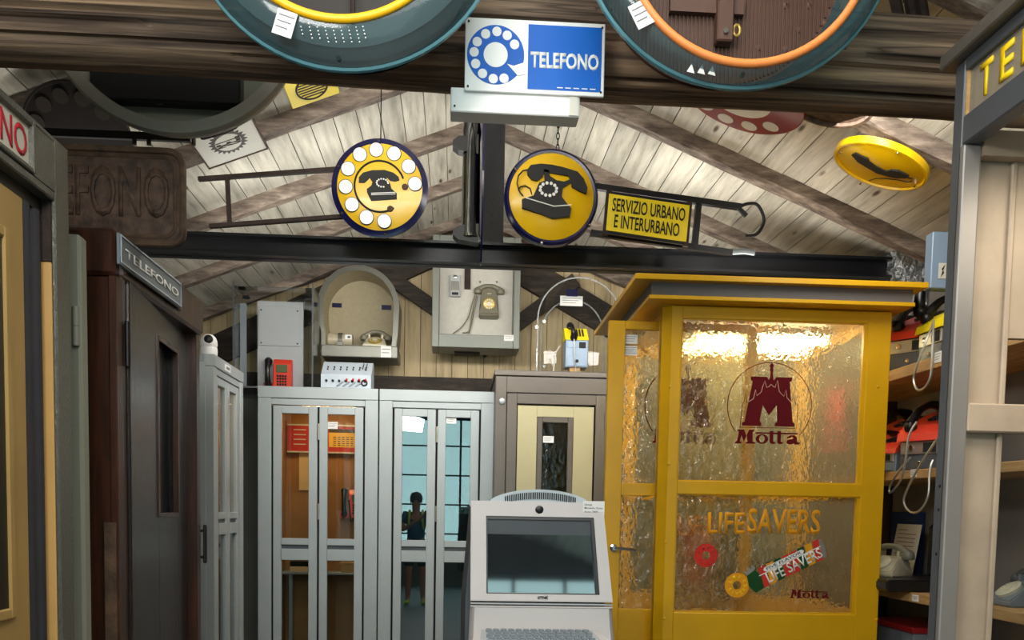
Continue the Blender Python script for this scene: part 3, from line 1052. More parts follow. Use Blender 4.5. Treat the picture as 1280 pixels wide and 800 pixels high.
for sx in (-1, 1):
    bm = nb(); box(bm, (sx * hw * 0.8 - 0.02, 0.02, -0.02), (sx * hw * 0.8 + 0.02, 0.125, 0.02)); obj('spacer', bm, 'rafter', t)

# small yellow plaque, left slope
pa, pb = Pceil(366, 130, -0.08), Pceil(421, 112, -0.08)
T = plaque_T((pa + pb) / 2 + Vector((0, -0.12, 0)), -1)
hw = (pb - pa).length / 2 + 0.01
t = lthing('yellow_plaque', 'small yellow plaque with black oval emblem under left roof slope', 'sign', T)
bm = nb(); box(bm, (-hw, 0, -0.17), (hw, 0.015, 0.17), 0.003); obj('panel', bm, 'ysign', t)
bm = nb(); tube(bm, [(hw * 0.62 * math.cos(2 * PI * q / 40), -0.001, 0.02 + 0.11 * math.sin(2 * PI * q / 40)) for q in range(40)], 0.005, 6, True); obj('oval_ring', bm, 'ink', t)
for i in range(-3, 4):
    z = 0.02 + i * 0.025
    hx = hw * 0.56 * math.sqrt(max(0.05, 1 - (i * 0.025 / 0.105) ** 2))
    bm = nb(); box(bm, (-hx, -0.002, z - 0.005), (hx, 0.001, z + 0.005)); obj('emblem_bar', bm, 'ink', t)
for sx in (-1, 1):
    bm = nb(); box(bm, (sx * hw * 0.8 - 0.02, 0.015, -0.02), (sx * hw * 0.8 + 0.02, 0.125, 0.02)); obj('spacer', bm, 'rafter', t)

# yellow handset disc, right slope
ctr = Pceil(1101, 206, -0.1)
R = 59 * ctr.y / FPX
T = plaque_T(ctr, 1, math.radians(-4))
t = lthing('yellow_handset_disc', 'round yellow sign with black handset, flat under right roof slope', 'sign', T)
bm = nb(); lathe(bm, [(0.005, -0.010), (R * 0.9, -0.006), (R * 0.93, -0.002), (R * 0.95, -0.014), (R, -0.012), (R, 0.018), (0.005, 0.018)], (0, 0, 0), 'Y', 64); obj('disc', bm, 'yenamel', t, True)


def q_(u, v):                                     # pixel on the disc plane to its local x, z
    d = ray(u, v)
    o_ = T.inverted() @ Vector((0, 0, EYE))
    dd = (T.to_3x3().inverted() @ d)
    s = -o_.y / dd.y
    p = o_ + dd * s
    return (p.x, p.z)


bm = nb()
prism(bm, [q_(*p) for p in ((1066, 190), (1071, 188), (1079, 192), (1087, 195), (1088, 199), (1097, 205), (1109, 211), (1116, 209), (1124, 210), (1133, 214), (1138, 217), (1135, 219), (1122, 219), (1112, 217), (1098, 213), (1084, 205), (1074, 199))], -0.016, -0.009)
obj('handset_print', bm, 'ink', t)
bm = nb()
tube(bm, [(p[0], -0.011, p[1]) for p in [q_(*p) for p in ((1088, 223), (1096, 220.5), (1108, 220.5), (1122, 222), (1136, 225), (1141, 224), (1142, 221), (1136, 219.5))]], 0.0022, 5)
obj('cord_print', bm, 'ink', t)
for u, v in ((1077, 226), (1145, 229), (1124, 187), (1052, 187)):
    x_, z_ = q_(u, v)
    bm = nb(); disc(bm, (x_, -0.018, z_), 0.006, 0.01, 10); obj('screw', bm, 'chrome', t)
bm = nb(); box(bm, (-0.05, 0.018, -0.05), (0.05, 0.14, 0.05)); obj('spacer', bm, 'rafter', t)

# red dial disc, right slope, behind the log
ctr = Pceil(925, 122, -0.12)
R = 82 * ctr.y / FPX
T = plaque_T(ctr, 1, math.radians(-2))
t = lthing('red_dial_disc', 'large dark red dial-shaped disc with holes, under right roof slope behind log', 'sign', T)
bm = nb(); lathe(bm, [(0.005, -0.004), (R * 0.97, -0.004), (R, 0.002), (R, 0.02), (0.005, 0.02)], (0, 0, 0), 'Y', 64); obj('disc', bm, 'rederm', t, True)
bm = nb(); disc(bm, (0, -0.007, 0), R * 0.5, 0.004, 48); obj('white_centre', bm, 'enwhite', t)
for i in range(10):
    a = math.radians(-60 - i * 30)
    bm = nb(); disc(bm, (R * 0.76 * math.cos(a), -0.006, R * 0.76 * math.sin(a)), R * 0.13, 0.004, 24); obj('finger_hole', bm, 'plaque', t)
x_, z_ = R * 0.88 * math.cos(-0.8), R * 0.88 * math.sin(-0.8)
bm = nb(); disc(bm, (x_, -0.01, z_), 0.007, 0.01, 10); obj('screw', bm, 'chrome', t)
bm = nb(); box(bm, (-0.06, 0.02, -0.06), (0.06, 0.16, 0.06)); obj('spacer', bm, 'rafter', t)

# dark rim just peeping out under the log on the right
ctr = Pceil(1030, 118, -0.08)
T = plaque_T(ctr, 1)
t = lthing('black_rimmed_disc', 'dark round sign edge peeping out below the log, right of red disc', 'sign', T)
bm = nb(); lathe(bm, [(0.005, 0), (0.21, 0), (0.215, -0.012), (0.23, -0.012), (0.23, 0.02), (0.005, 0.02)], (0, 0, 0), 'Y', 48); obj('disc', bm, 'rustdark', t, True)
bm = nb(); box(bm, (-0.05, 0.02, -0.05), (0.05, 0.12, 0.05)); obj('spacer', bm, 'rafter', t)

# dark dial disc on the left, with its black bracket bar
ctr = P(98, 172, 4.1)
T = Matrix.Translation(ctr) @ Matrix.Rotation(math.radians(40), 4, 'X')
t = lthing('dark_dial_disc', 'dim dark brown dial disc hanging at left, behind steel booth corner', 'sign', T)
R = 62 * 4.1 / FPX
bm = nb(); lathe(bm, [(0.005, 0), (R * 0.95, 0), (R * 0.96, -0.008), (R, -0.008), (R, 0.015), (0.005, 0.015)], (0, 0, 0), 'Y', 56); obj('disc', bm, 'darkboard', t, True)
for i in range(10):
    a = math.radians(40 + i * 30)
    bm = nb(); disc(bm, (R * 0.74 * math.cos(a), -0.004, R * 0.74 * math.sin(a)), R * 0.14, 0.004, 20); obj('finger_hole', bm, 'emblem', t)
bm = nb(); bar(bm, (0, 0.012, R * 0.4), (0, 0.62, 0.62), 0.03, 0.01, (1, 0, 0)); obj('hanger', bm, 'blackiron', t)
a, b = P(40, 165, 3.95), P(238, 173, 3.95)
bm = nb(); bar(bm, a, b, 0.02, 0.03)
br = tag(own_origin(obj('iron_bar', bm, 'blackiron')), 'long black iron bar above the rusty embossed sign at left', 'bar')
for u in (168, 186, 242):
    p = P(u, 172, 3.95)
    bm = nb(); tube(bm, [(p.x, p.y, p.z + 0.01), (p.x, p.y, p.z - 0.03)], 0.009, 8); obj('bolt', bm, 'rustbar', br, True)

# ------------------------------------------------------------------ round enamel signs in the middle
def phone_poly(pts, cx, cz, k):
    return [(cx + x * k, cz + z * k) for x, z in pts]


Y = 5.0
c = P(475, 235, Y)
R = PR(475, 235, 60.5, Y)
t = thing('dial_sign', 'round yellow sign with navy rim, white dial holes and black telephone', 'sign', (c.x, c.y, c.z - R))
bm = nb(); lathe(bm, [(0.004, -0.024), (R * 0.4, -0.0235), (R * 0.7, -0.0205), (R * 0.88, -0.0125), (R * 0.88, 0.012), (0.004, 0.012)], c, 'Y', 72); obj('face', bm, 'yenamel', t, True)
bm = nb(); lathe(bm, [(R * 0.87, -0.0125), (R * 0.93, -0.006), (R, -0.002), (R, 0.016), (R * 0.87, 0.016)], c, 'Y', 72); obj('rim', bm, 'navy', t, True)


def dome_y(d):                                     # front face depth at distance d from centre (fraction of R)
    pr = [(0, -0.024), (0.4, -0.0235), (0.7, -0.0205), (0.88, -0.0125)]
    for (a, ya), (b, yb) in zip(pr, pr[1:]):
        if d <= b:
            return ya + (yb - ya) * (d - a) / (b - a)
    return -0.012


for px, pz in ((375, 168), (493, 188), (591, 267), (634, 378), (268, 203), (191, 298), (176, 415), (218, 529), (315, 609), (433, 629)):
    fx, fz = (px - 400) / 322, (405 - pz) / 322
    d = math.hypot(fx, fz)
    hx, hz = c.x + fx * R, c.z + fz * R
    tilt = 0.12
    for rr, mm, yy in ((0.152 * R, 'ink', 0.001), (0.138 * R, 'enwhite', 0.003)):
        bm = nb(); disc(bm, (hx, c.y + dome_y(d - 0.15) - yy, hz), rr, 0.018, 28); h = obj('hole_outline' if mm == 'ink' else 'dial_hole', bm, mm, t)
bm = nb()
a0, a1 = -55, 318
tube(bm, [(c.x + R * 0.515 * math.cos(math.radians(a)), c.y + dome_y(0.515) - 0.0005, c.z + R * 0.515 * math.sin(math.radians(a))) for a in [a0 + 75 + 5 * i for i in range(58)]], 0.0055, 6)
obj('inner_ring', bm, 'ink', t, True)
prn = [((262, 388), (262, 352), (290, 320), (350, 302), (430, 297), (490, 312), (525, 338), (532, 362), (505, 371), (470, 368), (452, 350), (440, 342), (400, 337), (345, 337), (325, 365), (300, 388)),
       ((335, 337), (440, 337), (452, 360), (470, 385), (478, 415), (515, 447), (515, 485), (345, 503), (318, 450), (315, 425), (345, 402), (352, 380), (330, 350))]
bm = nb()
for pl in prn:
    prism(bm, [(c.x + (x - 400) / 322 * R, c.z + (405 - z) / 322 * R) for x, z in pl], c.y - 0.0255, c.y - 0.015)
ph = obj('telephone_print', bm, 'ink', t)
bm = nb()
for i in range(14):
    a = 2 * PI * i / 14
    if 5.3 < a < 5.9:
        continue
    disc(bm, (c.x + (418 - 400 + 38 * math.cos(a)) / 322 * R, c.y - 0.0265, c.z + (405 - 382 + 26 * math.sin(a)) / 322 * R), 0.0045, 0.003, 8)
for z in (452, 462):
    bar(bm, (c.x + (345 - 400) / 322 * R, c.y - 0.0262, c.z + (405 - z) / 322 * R), (c.x + (505 - 400) / 322 * R, c.y - 0.0262, c.z + (405 - z + 12) / 322 * R), 0.002, 0.003)
obj('dial_dots', bm, 'enwhite', ph)
for px, pz in ((568, 402), (472, 548)):
    bm = nb(); lathe(bm, [(0.017, 0), (0.012, -0.004), (0.004, -0.005)], (c.x + (px - 400) / 322 * R, c.y + dome_y(0.5) - 0.004, c.z + (405 - pz) / 322 * R), 'Y', 9, True, True); obj('enamel_chip', bm, 'rust', t)
for a in (92, 155, 215, 277, 335):
    bm = nb(); disc(bm, (c.x + R * 0.95 * math.cos(math.radians(a)), c.y - 0.009, c.z + R * 0.95 * math.sin(math.radians(a))), 0.007, 0.008, 10); obj('screw', bm, 'rustbar', t)
# its rusty bracket
for a, b, w_ in (((248, 224), (430, 211), 0.028), ((262, 283), (440, 270), 0.028), ((284, 222), (287, 280), 0.026)):
    bm = nb(); bar(bm, P(*a, Y + 0.03), P(*b, Y + 0.03), 0.02, w_, (0, 1, 0)); obj('bracket_bar', bm, 'rustbar', t)
bm = nb(); tube(bm, [(c.x, c.y + 0.02, c.z + R * 0.9), (c.x, c.y + 0.03, zroof(c.x) - 0.0)], 0.003, 6); obj('hanging_wire', bm, 'blackiron', t)

c = P(689, 247, Y)
R = PR(689, 247, 58.5, Y)
t = thing('telephone_disc_sign', 'domed yellow sign with navy rim and black desk telephone, hung by chain', 'sign', (c.x, c.y, c.z - R))
bm = nb(); lathe(bm, [(0.004, -0.060), (R * 0.4, -0.054), (R * 0.7, -0.036), (R * 0.9, -0.012), (R * 0.9, 0.01), (0.004, 0.01)], c, 'Y', 72); obj('face', bm, 'yenamel', t, True)
bm = nb(); lathe(bm, [(R * 0.9, -0.013), (R * 0.95, -0.016), (R, -0.006), (R, 0.04), (R * 0.9, 0.04)], c, 'Y', 72); obj('rim', bm, 'navy', t, True)
KK = 215.0


def s2(x, z):
    return (c.x + (x - 197) / KK * R * 0.985, c.z + (318 - z) / KK * R * 0.985)


bm = nb()
for pl in (((80, 215), (95, 195), (140, 187), (190, 189), (240, 197), (310, 215), (340, 245), (358, 285), (355, 310), (320, 300), (285, 284), (282, 262), (270, 235), (230, 232), (180, 225), (155, 222), (150, 245), (125, 265), (100, 258), (82, 235)),
           ((155, 210), (178, 215), (184, 240), (215, 258), (250, 262), (275, 252), (285, 262), (262, 280), (245, 290), (240, 330), (270, 365), (285, 380), (280, 415), (200, 428), (60, 385), (58, 348), (110, 330), (135, 272), (160, 262))):
    prism(bm, [s2(*p) for p in pl], c.y - 0.064, c.y - 0.03)
ph = obj('telephone_print', bm, 'ink', t)
bm = nb()
for i in range(12):
    a = 2 * PI * i / 12 + 0.2
    x_, z_ = s2(178 + 38 * math.cos(a), 300 - 28 * math.sin(a))
    disc(bm, (x_, c.y - 0.066, z_), 0.0085, 0.003, 10)
x_, z_ = s2(60, 345)
pts = [s2(75, 342), s2(205, 375), s2(285, 366)]
tube(bm, [(p[0], c.y - 0.065, p[1]) for p in pts], 0.003, 5)
obj('dial_dots', bm, 'enwhite', ph)
bm = nb()
tube(bm, [(s2(*p)[0], c.y - 0.05, s2(*p)[1]) for p in ((85, 212), (60, 218), (40, 240), (34, 275), (45, 310), (62, 330))], 0.004, 6)
tube(bm, [(s2(*p)[0], c.y - 0.05, s2(*p)[1]) for p in ((40, 305), (50, 290), (72, 284), (95, 296), (105, 325))], 0.004, 6)
obj('cord_print', bm, 'ink', t)
# hanging chain
cp = P(697, 192, Y)
zt = zroof(cp.x) + 0.06
n = int((zt - cp.z) / 0.03)
for i in range(n):
    z = cp.z + 0.03 * i
    bm = nb()
    tube(bm, [(cp.x + (0.008 * math.cos(a) if i % 2 else 0), Y + (0 if i % 2 else 0.008 * math.cos(a)), z + 0.019 * math.sin(a)) for a in [2 * PI * q / 10 for q in range(10)]], 0.0028, 5, True)
    obj('chain_link', bm, 'blackiron', t, True)
for u, v in ((677, 304), (644, 212), (737, 282)):
    p = P(u, v, Y - 0.02)
    bm = nb(); lathe(bm, [(0.008, 0.01), (0.008, -0.006), (0.003, -0.01)], p, 'Y', 10, True, True); obj('screw', bm, 'chrome', t)
# the bracket with the SERVIZIO panel (one flag sign hung on the disc's arm)
t2 = thing('service_sign', 'yellow framed panel reading SERVIZIO URBANO E INTERURBANO on a black iron bracket', 'sign', P(810, 300, Y))
for a, b, w_, d_ in (((740, 233), (926, 259), 0.035, 0.03), ((738, 291), (915, 316), 0.03, 0.03), ((873, 256), (868, 311), 0.035, 0.03)):
    bm = nb(); bar(bm, P(*a, Y + 0.05), P(*b, Y + 0.05), d_, w_, (0, 1, 0)); obj('bracket_bar', bm, 'blackiron', t2)
A, B, D = P(757, 288.5, Y), P(857, 303, Y), P(761, 243, Y)
bm = nb(); slab(bm, A, B, D, 0.014); pn = obj('panel', bm, 'ysign', t2)
ex = (B - A); ez = (D - A)
for s in (0.0, 1.0):
    bm = nb(); bar(bm, A + ex * s - ez * 0.12, A + ex * s + ez * 1.12, 0.028, 0.022, (0, 1, 0)); obj('frame_post', bm, 'rustbar', t2)
for s in (0.0, 1.0):
    bm = nb(); bar(bm, A + ez * s, A + ez * s + ex, 0.03, 0.016, (0, 1, 0)); obj('frame_rail', bm, 'blackiron', t2)
TT = Matrix(((ex.x, 0, ez.x, A.x), (0, 1, 0, A.y), (ex.z, 0, ez.z, A.z), (0, 0, 0, 1)))
text('SERVIZIO URBANO', 0.05, 0.955, 0.54, 0.90, -0.0165, 'ink', t2, bold=0.012, T=TT)
text('E INTERURBANO', 0.09, 0.90, 0.10, 0.46, -0.0165, 'ink', t2, bold=0.012, T=TT)
p = [P(*q, Y + 0.05) for q in ((921, 260), (933, 255), (945, 255), (952, 264), (955, 276), (950, 288), (943, 294), (932, 295))]
bm = nb(); tube(bm, rod_path(p, 4), 0.009, 8); obj('hook', bm, 'blackiron', t2, True)
p = P(922, 264, Y + 0.05)
bm = nb(); bar(bm, P(920, 257, Y + 0.05), P(933, 270, Y + 0.05), 0.02, 0.02); obj('collar', bm, 'blackiron', t2)
bm = nb(); tube(bm, [P(915, 315, Y + 0.05), P(930, 314, Y + 0.05), P(943, 316, Y + 0.05)], 0.016, 8); obj('clamp', bm, 'phonegrey', t2, True)

# black enamel flag sign seen edge-on beside the post
Ye = 5.15
a, b = P(600.5, 331, Ye), P(600.5, 135, Ye)
t = thing('edge_on_sign', 'glossy black enamel flag sign seen edge-on before the dark post', 'sign', (a.x, Ye, a.z))
zc, hr = (a.z + b.z) / 2, (b.z - a.z) / 2
bm = nb()
n = 40
ov = arc(0, zc, 0.24, 0, 360 - 360 / n, n - 1, hr)
prismX(bm, [(Ye + y_, z_) for y_, z_ in ov], a.x - 0.004, a.x + 0.006)
obj('sign_plate', bm, 'navy', t)
bm = nb()
x_ = P(589, 230, Ye - 0.2).x
lathe(bm, [(0.056, P(590, 298, Ye - .15).z), (0.05, P(590, 292, Ye - .15).z), (0.046, P(590, 180, Ye - .15).z), (0.05, P(590, 165, Ye - .15).z), (0.036, P(590, 142, Ye - .15).z)], (x_, Ye - 0.15, 0), 'Z', 24, True, True)
M['blackgloss'] = paint('black_chromed_tube', '#55585c', 0.12, 1.0, 0.3, 9)
obj('glossy_tube', bm, 'blackgloss', t, True)
for v in (182, 293):
    p0, p1 = P(566, v, Ye - 0.15), P(598, v, Ye - 0.15)
    bm = nb(); prism(bm, [(p0.x, p0.z - 0.012), (p0.x + 0.03, p0.z - 0.035), (p1.x, p0.z - 0.05), (p1.x, p0.z + 0.05), (p0.x + 0.03, p0.z + 0.035), (p0.x, p0.z + 0.012)], Ye - 0.19, Ye - 0.11)
    obj('flange', bm, 'blackiron', t)
bm = nb(); bar(bm, (a.x, Ye, b.z - 0.02), (a.x, Ye, zroof(a.x) - 0.02), 0.015, 0.015, (1, 0, 0)); obj('hanging_rod', bm, 'blackiron', t)

# ------------------------------------------------------------------ left row of booths (their doors face the aisle, +X)
# A. grey hammered steel booth, nearest
def left_booth(Xf, Y0):
    return (Xf, Y0, 0)


Xf = -1.19
t = thing('steel_phone_booth', 'grey hammered-steel phone booth at left edge, with red TELEFONO letters', 'booth', (Xf, 1.75, 0), PI / 2, local=True)


def lf(u, v, Xp=Xf, Y0=1.75):                     # local (x along the row, z) of a pixel on plane Xp
    p = P(u, v, X=Xp)
    return p.y - Y0, p.z


xe, ztop = lf(85, 187)
xj, zj = lf(69, 251)
xs1, zs1 = lf(38, 165)
_, zs0 = lf(38, 213)
bm = nb()
box(bm, (xj, 0, 0), (xe, 0.014, ztop), 0.004)
box(bm, (0, 0, zj), (xj, 0.07, zs0 - 0.005), 0.004)
box(bm, (0, 0, zs1 + 0.03), (xj, 0.07, ztop), 0.004)
box(bm, (0, 0.0, 0), (0.06, 0.09, ztop), 0.004)
box(bm, (xs1 + 0.014, 0.0, zs0 - 0.005), (xj, 0.07, zs1 + 0.03))
obj('frame', bm, 'hammer', t)
bm = nb(); box(bm, (0, 0.05, ztop - 0.03), (xe, 0.95, ztop)); obj('roof', bm, 'hammer', t)
bm = nb(); box(bm, (xe - 0.03, 0.014, 0), (xe, 0.95, ztop - 0.03)); obj('side_wall', bm, 'hammer', t)
bm = nb(); box(bm, (0, 0.92, 0), (xe - 0.03, 0.95, ztop - 0.03)); obj('back_wall', bm, 'hammer', t)
zA, zB = zs0 + 0.012, zs1 + 0.012
bm = nb(); frame(bm, 0.06, xs1 + 0.014, zs0 - 0.005, zs1 + 0.03, 0.014, -0.008, 0.03, 0.003); obj('sign_frame', bm, 'hammer', t)
bm = nb(); box(bm, (0.07, 0.006, zs0), (xs1 + 0.004, 0.02, zs1 + 0.02)); obj('sign_panel', bm, 'plaque', t)
W = xs1 - 0.14
text('TELEFONO', xs1 - 0.50, xs1 - 0.012, zA + 0.012, zB - 0.008, 0.005, 'signred', t, bold=0.012)
# door recessed in the opening: tan leaf with window moulding, rubber seals, varnished jamb
rr__ = ray(57, 400)
Xd = rr__.x / rr__.y * (1.75 + xj)
DD = Xf - Xd
x0s = lf(31, 400, Xd)[0]
x1s = lf(57, 400, Xd)[0]
zdoor = lf(20, 242, Xd)[1]
bm = nb(); box(bm, (0.06, DD, 0), (x0s, DD + 0.04, zdoor), 0.003); dr = obj('door', bm, 'tan', t)
xw = lf(9, 400, Xd)[0]
zw1, zw0 = lf(5, 285, Xd)[1], lf(5, 775, Xd)[1]
bm = nb(); frame(bm, 0.1, xw, zw0, zw1, 0.03, DD - 0.012, DD + 0.002, 0.004); obj('window_moulding', bm, 'tan', dr)
bm = nb(); box(bm, (0.13, DD - 0.004, zw0 + 0.03), (xw - 0.03, DD + 0.002, zw1 - 0.03)); obj('window_pane', bm, 'black', dr)
wd_ = (x1s - x0s) / 2
for i in range(2):
    bm = nb(); tube(bm, [(x0s + wd_ * (i + 0.5), DD + wd_ * 0.5, 0.02), (x0s + wd_ * (i + 0.5), DD + wd_ * 0.5, zdoor)], wd_ * 0.52, 10); obj('rubber_seal', bm, 'rubber', t, True)
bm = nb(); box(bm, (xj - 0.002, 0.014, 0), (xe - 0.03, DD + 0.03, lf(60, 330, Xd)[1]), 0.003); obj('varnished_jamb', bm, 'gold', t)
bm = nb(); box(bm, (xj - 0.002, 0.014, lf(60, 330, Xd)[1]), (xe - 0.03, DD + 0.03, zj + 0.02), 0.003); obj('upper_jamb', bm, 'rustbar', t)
bm = nb(); box(bm, (0.06, DD + 0.005, zdoor), (xj, DD + 0.03, zj + 0.02)); obj('lintel', bm, 'black', t)

# B. sage green post with hinge in the gap
p0, p1 = P(87, 300, 3.12), P(103, 300, 3.12)
t = thing('hinged_panel', 'pale sage-green hinged panel standing between steel booth and dark wooden booth', 'panel', (p1.x - 0.2, 3.13, 0))
zt = P(95, 294, 3.12).z
bm = nb(); box(bm, (p1.x - 0.3, 3.1, 0), (p1.x, 3.16, zt), 0.01); obj('leaf', bm, 'sage', t)
xh = P(94, 400, 3.09).x
for z0, z1 in ((383, 407), (407.5, 432)):
    bm = nb(); tube(bm, [(xh, 3.095, P(94, z1, 3.09).z), (xh, 3.095, P(94, z0, 3.09).z)], 0.011, 12); obj('hinge_knuckle', bm, 'sage', t, True)
bm = nb(); box(bm, (p1.x - 0.085, 3.092, 0), (p1.x - 0.05, 3.1, zt), 0.002); obj('edge_strip', bm, 'hammer', t)

# C. dark mahogany booth
Xf = -1.205
Y0 = 3.39
zt = P(146, 287, Y0).z
t = thing('wooden_phone_booth', 'dark mahogany phone booth with glass TELEFONO sign and slit-window door', 'booth', (Xf, Y0, 0))
LEN = 1.12
bm = nb()
box(bm, (Xf - 0.9, Y0, 0), (Xf - 0.02, Y0 + 0.04, zt - 0.16), 0.004); obj('end_wall', bm, 'mahogany', t)
xa = P(134, 400, Y0 - 0.02).x
bm = nb(); box(bm, (xa, Y0 - 0.012, 0), (Xf, Y0 + 0.05, zt - 0.16), 0.004); obj('corner_post', bm, 'mahogany', t)
x_ = P(105, 500, Y0 - 0.01).x
bm = nb(); box(bm, (x_ - 0.04, Y0 - 0.012, 0), (x_, Y0, zt - 0.2), 0.004); obj('end_stile', bm, 'mahogany', t)
bm = nb(); box(bm, (Xf - 0.93, Y0 - 0.02, zt - 0.16), (Xf + 0.0, Y0 + LEN, zt), 0.012); obj('cornice', bm, 'mahogany', t)
bm = nb(); box(bm, (Xf - 0.02, Y0 + LEN - 0.05, 0), (Xf - 0.9, Y0 + LEN, zt - 0.16)); obj('far_wall', bm, 'mahogany', t)
bm = nb(); box(bm, (Xf - 0.9, Y0 + 0.04, 0), (Xf - 0.86, Y0 + LEN - 0.05, zt - 0.16)); obj('back_wall', bm, 'mahogany', t)
pz1, pz0 = P(137, 653, Y0 - 0.01).z, P(140, 795, Y0 - 0.01).z
px0, px1 = P(131, 700, Y0 - 0.01).x, P(148, 700, Y0 - 0.01).x
bm = nb(); box(bm, (px0, Y0 - 0.018, pz0 - 0.4), (px1 - 0.005, Y0 - 0.01, pz1), 0.002); obj('worn_strike_plate', bm, 'rust', t)
# sign on the cornice, facing the aisle
Xs = Xf + 0.02
a, b = P(150, 330, X=Xs), P(226, 352, X=Xs)
az = P(150, 291, X=Xs).z
sg = nb(); box(sg, (Xs - 0.012, a.y, a.z), (Xs, b.y, az), 0.002); sg = obj('sign_panel', sg, 'signglass2', t) if False else obj('sign_panel', sg, 'phonegrey', t)
TS = Matrix.Translation((Xs + 0.001, a.y, a.z)) @ Matrix.Rotation(PI / 2, 4, 'Z')
hh = az - a.z
ll = b.y - a.y
text('TELEFONO', 0.05, ll - 0.04, 0.035, hh - 0.04, -0.001, 'white', sg, bold=0.022, T=TS)
bm = nb(); frame(bm, 0.004, ll - 0.004, 0.006, hh - 0.004, 0.006, -0.003, 0.0); obj('sign_edge', bm, 'console', sg, T=TS)
bm = nb(); box(bm, (Xs - 0.03, b.y, a.z - 0.0), (Xs - 0.01, b.y + 0.05, az - 0.02)); obj('sign_bracket', bm, 'bootdark', t)
# door, standing slightly off its frame
dv = Vector((-0.074, 1, 0)).normalized()
nv = Vector((1, 0.074, 0)).normalized()
pn_ = P(163, 500, X=-1.2)
d0 = Vector((pn_.x, pn_.y + 0.0, 0))
TD = Matrix(((dv.x, -nv.x, 0, d0.x), (dv.y, -nv.y, 0, d0.y), (0, 0, 1, 0), (0, 0, 0, 1)))


def dl(u, v):
    d = ray(u, v)
    rel = Vector((0, 0, EYE)) - d0
    s = -(rel.dot(nv)) / d.dot(nv)
    p = rel + d * s
    return p.dot(dv), p.z


dlen = dl(242, 500)[0]
zdt = dl(163, 352)[1]
sx0, sz1 = dl(197, 425)
sx1, _ = dl(221, 440)
sz0 = dl(200, 641)[1]
bm = nb()
box(bm, (0, 0, 0.03), (sx0, 0.045, zdt), 0.003)
box(bm, (sx1, 0, 0.03), (dlen, 0.045, zdt), 0.003)
box(bm, (sx0, 0, 0.03), (sx1, 0.045, sz0), 0.0)
box(bm, (sx0, 0, sz1), (sx1, 0.045, zdt), 0.0)
dr = obj('door', bm, 'mahoganydoor', t, T=TD)
bm = nb(); frame(bm, sx0 - 0.02, sx1 + 0.01, sz0 - 0.02, sz1 + 0.02, 0.02, -0.006, 0.02, 0.002); obj('slit_moulding', bm, 'mahogany', dr, T=TD)
bm = nb(); box(bm, (sx0, 0.041, sz0), (sx1, 0.044, sz1)); obj('slit_infill', bm, 'black', dr, T=TD)  # black sheet standing for the dark depth of the open slit
hz1, hz0 = dl(246, 655)[1], dl(246, 702)[1]
hx = dlen - 0.06
bm = nb(); box(bm, (hx - 0.015, -0.07, hz0), (hx + 0.015, -0.055, hz1), 0.004); h = obj('handle', bm, 'blackiron', dr, T=TD)
for zz in (hz0 + 0.03, hz1 - 0.03):
    bm = nb(); tube(bm, [(hx, -0.058, zz), (hx, -0.02, zz), (hx, 0.002, zz)], 0.007, 10, False, [0.007, 0.006, 0.014]); obj('handle_post', bm, 'blackiron', h, True, T=TD)
bm = nb(); box(bm, (-0.085, 0.012, 0), (-0.006, 0.07, zdt + 0.02), 0.006); obj('door_jamb', bm, 'mahogany', t, T=TD)
bm = nb(); prism(bm, [(-0.08, zdt + 0.0), (0.02, zdt + 0.035), (0.1, zdt + 0.02), (dlen, zdt + 0.02), (dlen, zdt + 0.06), (-0.08, zdt + 0.06)], -0.0, 0.04); obj('door_head', bm, 'mahogany', t, T=TD)
zq = P(150, 425, Y0).z
bm = nb(); tube(bm, [(-0.03, 0.0, zq - 0.08), (-0.03, 0.0, zq + 0.08)], 0.010, 10); obj('hinge', bm, 'blackiron', t, True, T=TD)

